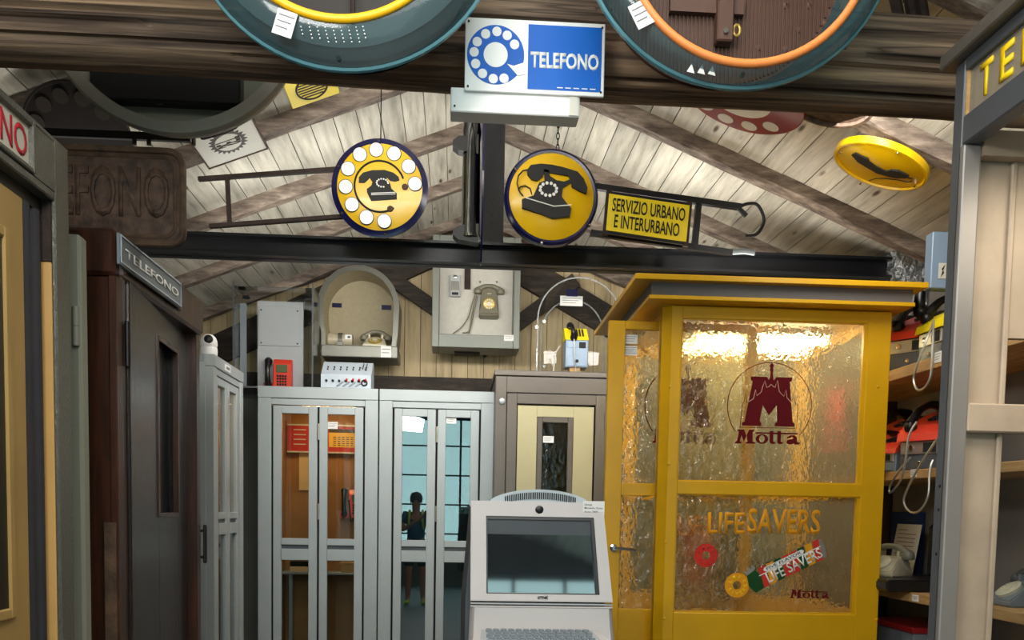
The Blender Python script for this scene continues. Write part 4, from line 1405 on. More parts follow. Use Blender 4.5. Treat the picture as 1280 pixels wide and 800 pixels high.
# ------------------------------------------------------------------ aluminium folding-door booths
def fold_booth(t, wdt, hgt, dep, s, doors=True, inner='orangewood', glass='pane', ajar=0.0, head=(0.03, 0.03), closed_back=True, top_at=None, pane=None):
    """front in local XZ at y=0, facing -Y; s = scale metres per photo pixel for the joinery"""
    st = 16 * s
    bm = nb()
    box(bm, (0, 0, 0), (st, 0.06, hgt - 14 * s), 0.003)
    box(bm, (wdt - st, 0, 0), (wdt, 0.06, hgt - 14 * s), 0.003)
    obj('frame_stiles', bm, 'alu', t)
    bm = nb(); box(bm, (0, -0.004, hgt - 14 * s), (wdt, 0.06, hgt), 0.003); obj('head_rail', bm, 'alu', t)
    bm = nb(); box(bm, (st, 0.004, hgt - 22 * s), (wdt - st, 0.06, hgt - 14.6 * s), 0.002); obj('track_cover', bm, 'alu', t)
    bm = nb(); box(bm, (0, 0.06, hgt - 0.05), (wdt, dep, hgt)); obj('roof', bm, 'alu2', t)
    for x0, x1 in ((0, 0.03), (wdt - 0.03, wdt)):
        bm = nb(); box(bm, (x0, 0.06, 0), (x1, dep, hgt - 0.05)); obj('side_wall', bm, 'alu2', t)
    bm = nb(); box(bm, (0.03, dep - 0.03, 0), (wdt - 0.03, dep, hgt - 0.05)); obj('back_wall', bm, 'alu2', t)
    if inner:
        bm = nb(); box(bm, (0.03, dep - 0.045, 0.0), (wdt - 0.03, dep - 0.03, hgt - 0.05)); obj('back_panelling', bm, inner, t)
        for x0, x1 in ((0.03, 0.042), (wdt - 0.042, wdt - 0.03)):
            bm = nb(); box(bm, (x0, 0.07, 0.0), (x1, dep - 0.045, hgt - 0.05)); obj('side_panelling', bm, inner, t)
        bm = nb(); box(bm, (0.042, 0.07, hgt - 0.07), (wdt - 0.042, dep - 0.045, hgt - 0.05)); obj('inner_ceiling', bm, 'oldpaper', t)
    # two folding leaves
    dt = hgt - 22.8 * s
    half = (wdt - 2 * st) / 2
    for i in range(2):
        x0 = st + 2.2 * s if i == 0 else st + half + 1.2 * s
        x1 = st + half - 1.2 * s if i == 0 else wdt - st - 2.2 * s
        e = 10 * s
        mz1, mz0 = hgt - 185 * s, hgt - 212 * s
        bm = nb()
        frame(bm, x0, x1, 0.03, dt, (e, e * 1.05, 0.1, 9.5 * s), 0.012, 0.05, 0.003)
        lf_ = obj('door_leaf', bm, 'alu', t)
        bm = nb(); box(bm, (x0 + e, 0.008, mz1 - 8 * s), (x1 - e, 0.05, mz1), 0.002); obj('mid_rail', bm, 'alu', lf_)
        bm = nb(); box(bm, (x0 + e, 0.02, mz1 - 13 * s), (x1 - e, 0.05, mz1 - 8 * s)); obj('rail_groove', bm, 'darkgrey', lf_)
        bm = nb(); box(bm, (x0 + e, 0.006, mz0), (x1 - e, 0.05, mz1 - 13 * s), 0.002); obj('mid_rail', bm, 'alu', lf_)
        bm = nb(); box(bm, (x0 + e, 0.028, mz1), (x1 - e, 0.032, dt - 9.5 * s)); obj('upper_pane', bm, glass, lf_)
        bm = nb(); box(bm, (x0 + e, 0.028, 0.13), (x1 - e, 0.032, mz0)); obj('lower_pane', bm, glass, lf_)
    for xx in (st + 1.0 * s, st + half, wdt - st - 1.0 * s):
        bm = nb(); box(bm, (xx - 1.1 * s, 0.03, 0.02), (xx + 1.1 * s, 0.05, dt)); obj('gasket', bm, 'gap', t)
    for zz in (hgt - 52 * s, hgt - 150 * s):
        bm = nb(); tube(bm, [(st + half, 0.012, zz - 0.07), (st + half, 0.012, zz + 0.05)], 0.009, 8); obj('hinge', bm, 'hose', t, True)
    return dt


def card_phone(name, label, loc, rotz, group=None, red='red'):
    t = thing(name, label, 'telephone', loc, rotz, group, True)
    bm = nb(); prismX(bm, [(0, 0), (0, 0.24), (-0.05, 0.24), (-0.075, 0.20), (-0.085, 0.0)], -0.03, 0.11)
    bmesh.ops.bevel(bm, geom=bm.edges[:], offset=0.004, segments=1, affect='EDGES'); obj('body', bm, red, t)
    bm = nb(); box(bm, (-0.005, -0.085, 0.135), (0.08, -0.078, 0.195), 0.002); obj('display', bm, 'lcd', t)
    bm = nb()
    for i in range(4):
        for j in range(4):
            box(bm, (0.0 + i * 0.02, -0.089, 0.035 + j * 0.022), (0.014 + i * 0.02, -0.08, 0.049 + j * 0.022))
    obj('keypad', bm, 'ink', t)
    bm = nb(); box(bm, (-0.11, -0.05, 0.0), (-0.03, 0, 0.06), 0.005); obj('cradle', bm, red, t)
    bm = nb(); handset(bm, (-0.072, -0.05, 0.035), (-0.072, -0.05, 0.225), (0, -0.035, 0), 0.022, 0.03); obj('handset', bm, 'black', t, True)
    bm = nb(); tube(bm, rod_path([(-0.072, -0.07, 0.03), (-0.075, -0.085, -0.0), (-0.072, -0.07, 0.0)], 4), 0.006, 6); obj('cord', bm, 'black', t, True)
    return t


YA = 7.0
sA = YA / FPX
# booth 1 (lit, orange-brown inside)
pL, pR = P(322, 482, YA), P(473, 487, YA)
w1 = pR.x - pL.x
zt1 = P(396, 484, YA).z
b1 = thing('folding_door_booth', 'aluminium folding-door booth lit orange inside, below the red phone showcase', 'booth', (pL.x, YA, 0), 0, None, True)
dt = fold_booth(b1, w1, zt1, 0.95, sA)
o1 = (pL.x, YA)


def in1(u, v, yl):
    p = P(u, v, YA + yl)
    return p.x - pL.x, p.z


# warm lamp in its ceiling
bm = nb(); box(bm, (0.24, 0.38, zt1 - 0.085), (w1 - 0.24, 0.62, zt1 - 0.07)); obj('ceiling_lamp', bm, 'warmlamp', b1)
sticker(b1, *in1(411, 0, .02)[:1], in1(425, 0, .02)[0], in1(0, 526, .02)[1], in1(0, 517, .02)[1], 0.027)
yb = 0.9
x0, z1 = in1(360, 532, yb); x1, z0 = in1(455, 566, yb)
tb = thing('information_board', 'red framed information board with amber timetable inside the lit booth', 'board', (pL.x + (x0 + x1) / 2, YA + yb, z0))


def w_box(name, x0, x1, z0, z1, y0, y1, mat, par):
    bm = nb(); box(bm, (pL.x + x0, YA + y0, z0), (pL.x + x1, YA + y1, z1)); return obj(name, bm, mat, par)


w_box('board', x0, x1 + 0.1, z0, z1, yb - 0.03, yb + 0.004, 'posterred', tb)
xa, za = in1(412, 541, yb); xb, zb = in1(452, 560, yb)
w_box('timetable', xa, xb + 0.08, zb, za, yb - 0.034, yb - 0.03, 'posteryel', tb)
bm = nb()
for i in range(7):
    xx = pL.x + xa + 0.035 + i * 0.036
    for j in range(5):
        zz = zb + 0.012 + j * 0.017
        box(bm, (xx, YA + yb - 0.036, zz), (xx + 0.024, YA + yb - 0.033, zz + 0.006))
obj('printed_columns', bm, 'emblem', tb)
w_box('header_bar', xa, xb + 0.08, za, za + 0.03, yb - 0.036, yb - 0.03, 'emblem', tb)
w_box('lower_edge', x0, x1 + 0.1, z0 - 0.012, z0, yb - 0.04, yb, 'plaque', tb)
w_box('upper_edge', x0, x1 + 0.1, z1, z1 + 0.012, yb - 0.04, yb, 'plaque', tb)
bm = nb()
for j in range(4):
    xx, zz = in1(368, 538 + 6 * j, yb)
    box(bm, (pL.x + xx, YA + yb - 0.034, zz), (pL.x + xx + 0.1, YA + yb - 0.03, zz + 0.008))
obj('white_lines', bm, 'plaque', tb)
xa, za = in1(374, 566, yb); xb, zb = in1(391, 613, yb)
bm = nb(); box(bm, (pL.x + xa, YA + yb - 0.006, zb), (pL.x + xb + 0.03, YA + yb - 0.002, za))
tag(own_origin(obj('paper_notice', bm, 'oldpaper')), 'yellowed paper notice pinned below the red board in lit booth', 'notice')
xa, za = in1(446, 645, yb - 0.02)
rwp = card_phone('red_wall_phone', 'red wall phone with black handset inside the orange lit booth', (pL.x + xa - 0.03, YA + yb - 0.004, in1(446, 655, yb)[1] + 0.05), 0)
xx, zz = in1(436, 625, yb - 0.08)
bm = nb(); tube(bm, rod_path([(pL.x + xx, YA + yb - 0.08, zz - 0.0), (pL.x + xx + 0.01, YA + yb - 0.09, zz - 0.09), (pL.x + xx + 0.02, YA + yb - 0.09, zz - 0.18), (pL.x + xx + 0.045, YA + yb - 0.08, zz - 0.13), (pL.x + xx + 0.02, YA + yb - 0.07, zz - 0.08)], 5), 0.007, 6)
for v in bm.verts:
    v.co -= rwp.location
obj('hanging_cord', bm, 'black', rwp, True)
# shelf with directories
xs, zs = in1(357, 714, 0.75)
t = thing('directory_shelf', 'narrow metal shelf across the lit booth carrying directories', 'shelf', (pL.x + w1 / 2, YA + 0.8, zs - 0.02))
bm = nb(); box(bm, (pL.x + 0.045, YA + 0.66, zs - 0.02), (pL.x + w1 - 0.045, YA + 0.9, zs), 0.003); obj('board', bm, 'alu2', t)
xs1_ = in1(364, 714, 0.75)[0]
bm = nb(); box(bm, (pL.x + xs1_ - 0.01, YA + 0.7, 0.0), (pL.x + xs1_ + 0.02, YA + 0.73, zs - 0.02)); obj('leg', bm, 'alu2', t)
for i, (mt, zz, lab) in enumerate((('oldpaper', 0, 'pale phone directory, lower one of the pair on booth shelf'), ('black', 0.045, 'black-bound phone directory, upper one of the pair on booth shelf'))):
    bm = nb(); box(bm, (pL.x + xs1_, YA + 0.68, zs + zz + 0.001), (pL.x + xs1_ + 0.22, YA + 0.88, zs + zz + 0.044), 0.003)
    o = own_origin(obj('phone_directory', bm, mt))
    tag(o, lab, 'book', 'directories on the booth shelf')
xa, za = in1(426, 716, 0.7); xb, zb = in1(455, 703, 0.7)
bm = nb(); box(bm, (pL.x + xa, YA + 0.67, zs + 0.001), (pL.x + xb + 0.05, YA + 0.88, zs + 0.07), 0.003); box(bm, (pL.x + xa - 0.01, YA + 0.665, zs + 0.07), (pL.x + xb + 0.05, YA + 0.88, zs + 0.082))
tag(own_origin(obj('cardboard_box', bm, 'gold')), 'open orange-brown box on right end of lit booth shelf', 'box')

# booth 2 (clear, reflecting the window)
pL2, pR2 = P(474.5, 487, YA), P(618, 490, YA)
w2 = pR2.x - pL2.x
zt2 = P(546, 488, YA).z
b2 = thing('folding_door_booth', 'aluminium folding-door booth with teal reflections, between lit booth and taupe booth', 'booth', (pL2.x, YA, 0), 0, None, True)
fold_booth(b2, w2, zt2, 0.95, sA, inner='phonegrey', glass='darkpane')
px, pz = P(558, 521, YA).x - pL2.x, P(558, 529, YA).z
sticker(b2, px, px + 0.075, pz, P(558, 519, YA).z, 0.027)
# red rotor payphone inside, on its back wall
pp = P(585, 655, YA + 0.85)


def payphone(name, label, loc, rotz, body='phonegrey', cover='red', group=None, wide=0.24, lever=True):
    t = thing(name, label, 'telephone', loc, rotz, group, True)
    h = wide / 2
    bm = nb(); prismX(bm, [(-0.15, 0), (-0.15, 0.17), (-0.10, 0.205), (0.02, 0.26), (0.12, 0.30), (0.16, 0.30), (0.16, 0.0)], -h, h)
    bmesh.ops.bevel(bm, geom=bm.edges[:], offset=0.004, segments=1, affect='EDGES'); obj('body', bm, body, t)
    bm = nb(); top = [(-0.175, 0.15), (-0.165, 0.19), (-0.11, 0.235), (0.02, 0.285), (0.12, 0.322), (0.165, 0.325), (0.165, 0.30), (0.02, 0.258), (-0.10, 0.203), (-0.15, 0.155)]
    prismX(bm, top, -h - 0.004, h + 0.004); obj('cover', bm, cover, t)
    bm = nb(); box(bm, (-h + 0.012, -0.158, 0.085), (h - 0.012, -0.149, 0.148), 0.002); fp = obj('coin_panel', bm, 'hose', t)
    bm = nb(); box(bm, (0.02, -0.162, 0.092), (h - 0.03, -0.157, 0.14)); obj('coin_window', bm, 'ink', fp)
    bm = nb(); lathe(bm, [(0.014, 0.003), (0.014, -0.008), (0.006, -0.010)], (-0.05, -0.157, 0.115), 'Y', 14, True, True); obj('knob', bm, 'chrome', fp, True)
    bm = nb(); box(bm, (-h + 0.012, -0.156, 0.01), (h - 0.012, -0.149, 0.076), 0.002); dr_ = obj('coin_drawer', bm, body, t)
    bm = nb(); lathe(bm, [(0.010, 0.003), (0.010, -0.007), (0.004, -0.009)], (0, -0.156, 0.04), 'Y', 12, True, True); obj('lock', bm, 'chrome', dr_, True)
    bm = nb()
    for i in range(5):
        for j in range(8):
            s_ = j / 7
            p = Vector((-0.02 + i * 0.025, -0.06 + 0.15 * s_, 0.262 + 0.055 * s_))
            box(bm, p - Vector((0.007, 0.006, 0.004)), p + Vector((0.007, 0.006, 0.008)))
    obj('keypad', bm, 'ink', t, kind='stuff')
    bm = nb(); handset(bm, (-h * 0.55, -0.15, 0.235), (-h * 0.55, 0.11, 0.345), (0, -0.018, 0.042), 0.022, 0.032); obj('handset', bm, 'black', t, True)
    return t


pay = payphone('payphone', 'dark red payphone inside the booth with teal reflections', (pp.x, YA + 0.74, pp.z), 0, 'darkgrey', 'rederm')
bm = nb(); box(bm, (-0.14, -0.02, -0.05), (0.14, 0.165, -0.0)); obj('wall_bracket', bm, 'darkgrey', pay)

# ------------------------------------------------------------------ grey folding booth in the left row
p0 = P(267, 441, X=-1.47); p1 = P(304, 467, X=-1.47)
LB = p1.y - p0.y
zt = (p0.z + p1.z) / 2
t = thing('folding_door_booth', 'narrow grey folding-door booth standing sideways behind wooden booth, camera on top', 'booth', (-1.47, p0.y, 0), PI / 2, None, True)
fold_booth(t, LB, zt, 0.85, LB / 150, inner='orangewood', glass='pane')
qx, qz = P(281, 461, X=-1.465).y - p0.y, P(285, 461, X=-1.465).z
bm = nb(); box(bm, (qx, -0.008, qz - 0.02), (qx + 0.14, -0.003, qz + 0.02)); obj('maker_plate', bm, 'white', t)
bm = nb(); box(bm, (qx + 0.03, -0.0095, qz - 0.008), (qx + 0.11, -0.008, qz + 0.008)); obj('worn_print', bm, 'greyink', t)
bm = nb(); box(bm, (0.25, 0.3, zt - 0.085), (LB - 0.25, 0.5, zt - 0.07)); obj('ceiling_lamp', bm, 'warmlamp', t)
# end face stile seen from the front
bm = nb(); box(bm, (-0.004, 0.05, 0), (0.0, 0.1, zt - 0.05)); obj('end_stile', bm, 'alu', t)
# security camera on it
p = P(260, 441, p0.y + 0.1)
zc_ = zt + 0.001
t = thing('security_camera', 'white egg-shaped security camera on top of narrow grey booth', 'camera', (p.x, p0.y + 0.12, zc_))
bm = nb(); lathe(bm, [(0.04, 0.0), (0.05, 0.004), (0.052, 0.03), (0.05, 0.052), (0.048, 0.056)], (p.x, p0.y + 0.12, zc_), 'Z', 28, True, True); obj('base', bm, 'white', t, True)
bm = nb(); lathe(bm, [(0.047, 0.057), (0.052, 0.07), (0.05, 0.095), (0.042, 0.115), (0.026, 0.13), (0.008, 0.135)], (p.x, p0.y + 0.12, zc_), 'Z', 28, True, True); hd_ = obj('head', bm, 'white', t, True)
cc = Vector((p.x + 0.010, p0.y + 0.12, zc_ + 0.098))
bm = nb(); lathe(bm, [(0.026, -0.036), (0.026, -0.05), (0.018, -0.055)], cc, 'Y', 20, True, True); ln = obj('lens_face', bm, 'black', hd_, True)

# ------------------------------------------------------------------ taupe booth with cream panel
YT = 6.8
kT = YT / FPX
pL3 = P(620, 462, YT)
zt3 = P(690, 464, YT).z
w3 = 0.98
t = thing('taupe_phone_booth', 'taupe metal phone booth with cream door panel and dark slit window', 'booth', (pL3.x, YT, 0), 0, None, True)


def q3(u, v, y=0.0):
    p = P(u, v, YT + y)
    return p.x - pL3.x, p.z


dx0, dz1 = q3(634, 491); dx1, _ = q3(758, 491)
cx0, cz1 = q3(646.5, 505); cx1, _ = q3(744, 506)
fx0, fz1 = q3(672, 521); fx1, _ = q3(717, 521)
gx0, gz1 = q3(678.5, 527.5); gx1, _ = q3(711, 527.5)
gz0 = 0.9
bm = nb()
box(bm, (0, 0, 0), (dx0 - 0.004, 0.05, zt3 - 0.045), 0.003)
box(bm, (dx1 + 0.004, 0, 0), (w3, 0.05, zt3 - 0.045), 0.003)
box(bm, (dx0 - 0.004, 0, dz1 + 0.004), (dx1 + 0.004, 0.05, zt3 - 0.045), 0.003)
obj('front_frame', bm, 'taupe', t)
bm = nb(); box(bm, (-0.01, -0.012, zt3 - 0.04), (w3 + 0.01, 0.95, zt3), 0.004); obj('roof_edge', bm, 'taupe', t)
for x0, x1 in ((0, 0.03), (w3 - 0.03, w3)):
    bm = nb(); box(bm, (x0, 0.05, 0), (x1, 0.93, zt3 - 0.045)); obj('side_wall', bm, 'taupe', t)
bm = nb(); box(bm, (0.03, 0.9, 0), (w3 - 0.03, 0.93, zt3 - 0.045)); obj('back_wall', bm, 'taupe', t)
bm = nb(); frame(bm, dx0, dx1, 0.02, dz1, cx0 - dx0, 0.006, 0.04, 0.003); dr = obj('door', bm, 'taupe', t)
bm = nb()
frame(bm, cx0 + 0.006, cx1 - 0.006, 0.1, cz1 - 0.008, (fx0 - cx0 - 0.008, cx1 - fx1 - 0.008, 0.7, cz1 - fz1 - 0.01), 0.012, 0.035, 0.002)
obj('cream_panel', bm, 'cream', dr)
bm = nb(); frame(bm, fx0, fx1, gz0 - 0.04, fz1, gx0 - fx0, 0.004, 0.03, 0.004); obj('slit_frame', bm, 'taupe', dr)
bm = nb(); box(bm, (gx0, 0.018, gz0), (gx1, 0.022, gz1)); obj('slit_infill', bm, 'rippledark', dr)
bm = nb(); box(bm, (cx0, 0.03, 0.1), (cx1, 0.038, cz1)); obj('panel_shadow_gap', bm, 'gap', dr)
sticker(dr, gx0 + 0.006, gx0 + 0.085, q3(0, 537)[1], q3(0, 528.5)[1], 0.018)
bx, bz = q3(627.5, 501.5)
bm = nb(); lathe(bm, [(0.024, 0.0), (0.022, -0.012), (0.012, -0.018)], (bx, 0.0, bz), 'Y', 18, True, True); obj('button', bm, 'alu', t, True)
hx, hz = q3(757.5, 529)
bm = nb(); tube(bm, [(hx, -0.006, hz - 0.07), (hx, -0.006, hz + 0.07)], 0.014, 10); obj('hinge', bm, 'taupe', t, True)

# ------------------------------------------------------------------ yellow booth with printed glass
YY = 4.53
kY = YY / FPX
YR = -0.0125
f0 = P(824, 620, YY); f1 = P(1103, 620, YY)
WY = f1.x - f0.x
DEP = 1.15
t = thing('yellow_phone_booth', 'yellow wooden phone booth with rippled printed glass and flat overhanging roof', 'booth', (f0.x, YY, 0), YR, None, True)


def qy(u, v, y=0.0):
    p = P(u, v, YY + y)
    return p.x - f0.x, p.z


zg1 = qy(965, 401)[1]; zr1 = qy(965, 603)[1]; zr0 = qy(965, 619.5)[1]; zg0 = qy(965, 767)[1]; zh = qy(965, 386)[1]
xgl = qy(850, 500)[0]; xgr = qy(1080, 500)[0]
bm = nb()
frame(bm, xgl - 0.055, WY, 0.0, zh, (0.055, WY - xgr, zg0, zh - zg1), 0.0, 0.05, 0.003)
obj('front_frame', bm, 'yellow', t)
bm = nb(); prism(bm, [(xgl - 0.055, 0.0), (xgl - 0.055, 0.0 + zh), (0.0, zh), (0.0, 0.0)], 0.06, 0.12)
for v in bm.verts:
    pass
obj('corner_post', bm, 'yellow', t)
bm = nb(); hexa(bm, [Vector(q) for q in ((0, 0.06, 0), (xgl - 0.055, 0.0, 0), (0, 0.11, 0), (xgl - 0.055, 0.06, 0), (0, 0.06, zh), (xgl - 0.055, 0.0, zh), (0, 0.11, zh), (xgl - 0.055, 0.06, zh))]); obj('chamfered_post', bm, 'yellow', t)
bm = nb(); box(bm, (xgl, 0.0, zr0), (xgr, 0.05, zr1), 0.002); obj('mid_rail', bm, 'yellow', t)
bm = nb()
frame(bm, xgl, xgr, zr1, zg1, (0.004, 0.018, 0.004, 0.004), 0.006, 0.03)
frame(bm, xgl, xgr, zg0, zr0, (0.004, 0.018, 0.008, 0.004), 0.006, 0.03)
obj('glazing_bead', bm, 'yellow', t)
bm = nb(); box(bm, (xgl, 0.030, zr1), (xgr, 0.034, zg1)); ug = obj('upper_pane', bm, 'ripple', t)
bm = nb(); box(bm, (xgl, 0.030, zg0), (xgr, 0.034, zr0)); lg = obj('lower_pane', bm, 'ripple', t)
zz = qy(0, 712)[1]
bm = nb(); box(bm, (xgl + 0.48, 1.06, zz - 0.02), (WY - 0.06, 1.1, zz + 0.02)); obj('back_mid_bar', bm, 'gap', t)
for u, v in ((837, 483), (836, 580), (832, 677), (830, 773), (1096, 484), (1094, 774)):
    x_, z_ = qy(u, v)
    bm = nb(); lathe(bm, [(0.007, 0.002), (0.007, -0.003), (0.003, -0.005)], (x_, 0.0, z_), 'Y', 8, True, True); obj('screw', bm, 'yellow', t)
# back and right frames with panes
bm = nb(); frame(bm, 0.0, WY, 0.0, zh, (0.07, 0.07, zg0, zh - zg1), DEP - 0.05, DEP, 0.003); box(bm, (0.07, DEP - 0.05, zr0), (WY - 0.07, DEP, zr1)); obj('back_frame', bm, 'yellow', t)
for z0, z1 in ((zg0, zr0), (zr1, zg1)):
    bm = nb(); box(bm, (0.07, DEP - 0.03, z0), (WY - 0.07, DEP - 0.026, z1)); obj('back_pane', bm, 'ripple', t)
bm = nb()
box(bm, (WY - 0.05, 0.05, 0), (WY, 0.12, zh)); box(bm, (WY - 0.05, DEP - 0.12, 0), (WY, DEP - 0.05, zh))
box(bm, (WY - 0.05, 0.12, 0), (WY, DEP - 0.12, zg0)); box(bm, (WY - 0.05, 0.12, zr0), (WY, DEP - 0.12, zr1)); box(bm, (WY - 0.05, 0.12, zg1), (WY, DEP - 0.12, zh))
obj('right_frame', bm, 'yellow', t)
for z0, z1 in ((zg0, zr0), (zr1, zg1)):
    bm = nb(); box(bm, (WY - 0.03, 0.12, z0), (WY - 0.026, DEP - 0.12, z1)); obj('right_pane', bm, 'ripple', t)
bm = nb(); box(bm, (0.0, 0.12, zg1 + 0.03), (0.05, DEP - 0.05, zh)); obj('door_lintel', bm, 'yellow', t)
bm = nb(); box(bm, (0.0, 0.05, zh - 0.02), (WY, DEP, zh)); obj('inner_ceiling', bm, 'yellow', t)
# roof: two yellow slabs with a grey band between
rl, rt_ = qy(795, 347, -0.15)
rr_ = qy(1160, 350, -0.15)[0]
rb_ = qy(980, 354.5, -0.15)[1]
rt_ = qy(980, 347.5, -0.15)[1]
l2 = qy(812, 373, -0.11)[0]; r2 = qy(1143, 376, -0.11)[0]
z2t = qy(980, 373.5, -0.11)[1]; z2b = qy(980, 378.5, -0.11)[1]
bm = nb(); box(bm, (rl, -0.15, rb_), (rr_, DEP + 0.12, rt_), 0.002); obj('roof_slab', bm, 'yellow', t)
bm = nb(); box(bm, (l2 + 0.01, -0.10, z2t), (r2 - 0.01, DEP + 0.08, rb_)); obj('fascia', bm, 'grfascia', t)
bm = nb(); box(bm, (l2, -0.11, z2b), (r2, DEP + 0.09, z2t), 0.002); obj('lower_slab', bm, 'yellow', t)
bm = nb(); box(bm, (0.0, 0.02, zh), (WY, DEP, z2b)); obj('roof_plinth', bm, 'yellow', t)
# fluorescent lamp
xl0, zl = qy(860, 424, 0.55); xl1 = qy(1012, 424, 0.55)[0]
for yy in (0.45, 0.75):
    bm = nb(); tube(bm, [(xl0 + 0.02, yy, zh - 0.07), (xl1 + 0.04, yy, zh - 0.07)], 0.018, 10); obj('lamp_tube', bm, 'tube', t, True)
bm = nb(); box(bm, (xl0, 0.38, zh - 0.045), (xl1 + 0.06, 0.82, zh - 0.02)); obj('lamp_housing', bm, 'white', t)
# door turned open on its pivot, standing across the left side
dxl, dzt = qy(761, 400, 0.25); dxr = qy(948, 400, 0.25)[0]
pgl = qy(779, 500, 0.25)[0]; pgr = qy(930, 500, 0.25)[0]
pz1 = qy(800, 412, 0.25)[1]; pm1 = qy(800, 604, 0.25)[1]; pm0 = qy(800, 619.5, 0.25)[1]; pz0 = qy(800, 761.5, 0.25)[1]
yd = 0.25
bm = nb(); frame(bm, dxl, dxr, 0.03, dzt, (pgl - dxl, dxr - pgr, pz0 - 0.03, dzt - pz1), yd, yd + 0.045, 0.003); dr = obj('door', bm, 'yellow', t)
bm = nb(); box(bm, (pgl, yd, pm0), (pgr, yd + 0.045, pm1), 0.002); obj('door_mid_rail', bm, 'yellow', dr)
for z0, z1 in ((pz0, pm0), (pm1, pz1)):
    bm = nb(); box(bm, (pgl, yd + 0.026, z0), (pgr, yd + 0.030, z1)); obj('door_pane', bm, 'ripple', dr)
hx0, hz = qy(767, 685, 0.23); hx1 = qy(795, 687, 0.2)[0]
bm = nb()
lathe(bm, [(0.02, 0.0), (0.02, -0.008), (0.012, -0.01), (0.012, -0.045)], (hx0, yd, hz), 'Y', 14, True, True)
tube(bm, rod_path([(hx0, yd - 0.042, hz), (hx0 + 0.04, yd - 0.045, hz - 0.002), (hx1, yd - 0.042, hz - 0.01)], 4), 0.008, 8)
obj('lever_handle', bm, 'chrome', dr, True)
x_, z1_ = qy(780, 417, 0.25); x2_, z0_ = qy(797, 429, 0.25)
sticker(dr, x_, x2_, z0_, z1_, yd + 0.024)
z1_, z0_ = qy(780, 431, 0.25)[1], qy(780, 443, 0.25)[1]
sticker(dr, x_, x2_, z0_, z1_, yd + 0.024, 4)


# dark red and navy wall piece seen dimly through the rippled glass
a, b = qy(846, 735, 0.95), qy(888, 655, 0.95)
bm = nb(); box(bm, (a[0], 0.93, a[1]), (b[0], 0.99, b[1]), 0.01); wp_ = obj('red_wall_piece', bm, 'rederm', t)
a, b = qy(894, 745, 0.95), qy(926, 662, 0.95)
bm = nb(); box(bm, (a[0], 0.95, a[1]), (b[0], 0.99, b[1]), 0.004); obj('navy_wall_piece', bm, 'navy', t)
bm = nb(); box(bm, (qy(846, 700, 0.95)[0] - 0.02, 0.99, qy(846, 700, 0.95)[1]), (b[0] + 0.02, DEP - 0.045, qy(846, 690, 0.95)[1])); obj('wall_batten', bm, 'yellow', t)


# printed logo: dark M under cathedral spires in a circle, name below
def logo(par, ox, oz, k, y, T=None, mat='maroon'):
    """(ox, oz) = local position of drawing point (515, 410); k = metres per drawing unit"""
    def d(x, z):
        return (ox + (x - 515) * k, oz + (410 - z) * k)
    e = 0.0008
    bm = nb()
    prism(bm, [d(*p) for p in ((360, 188), (487, 188), (520, 238), (560, 188), (685, 188), (685, 215), (668, 222), (703, 530), (720, 545), (720, 568), (562, 568), (562, 545), (580, 530), (572, 405), (512, 485), (462, 405), (442, 530), (455, 545), (455, 568), (303, 568), (303, 545), (322, 535), (375, 225), (360, 215))], y - e, y)
    a = obj('letter_m', bm, mat, par, T=T)
    bm = nb()
    tube(bm, [(d(515 + 332 * math.cos(math.radians(q)), 410 - 332 * math.sin(math.radians(q)))[0], y - e, d(0, 410 - 332 * math.sin(math.radians(q)))[1]) for q in range(-42, 223, 5)], 3.0 * k, 5)
    obj('logo_circle', bm, mat, par, T=T)
    sky = [(288, 580), (300, 390), (312, 390), (322, 315), (335, 390), (345, 385), (385, 360), (400, 290), (412, 335), (445, 305), (455, 262), (470, 220), (487, 270), (505, 262), (520, 245), (540, 262), (552, 268), (570, 215), (588, 300), (625, 335), (640, 285), (650, 345), (690, 385), (705, 320), (722, 395), (740, 395), (735, 580), (288, 580)]
    for seg, mm, nm in ((sky[:6], mat, 'skyline'), (sky[5:23], 'creamline', 'skyline'), (sky[22:], mat, 'skyline')):
        bm = nb(); tube(bm, [(d(*p)[0], y - e * 1.6, d(*p)[1]) for p in seg], 2.4 * k, 5); obj(nm, bm, mm, par, T=T)
    bm = nb()
    prism(bm, [d(*p) for p in ((522, 78), (546, 110), (532, 108), (536, 140), (530, 150), (535, 190), (545, 228), (522, 240), (498, 228), (510, 190), (514, 150), (508, 140), (512, 108), (498, 110))], y - e * 1.5, y)
    obj('spire_figure', bm, mat, par, T=T)
    word(par, ox, oz, k, y, T, mat)


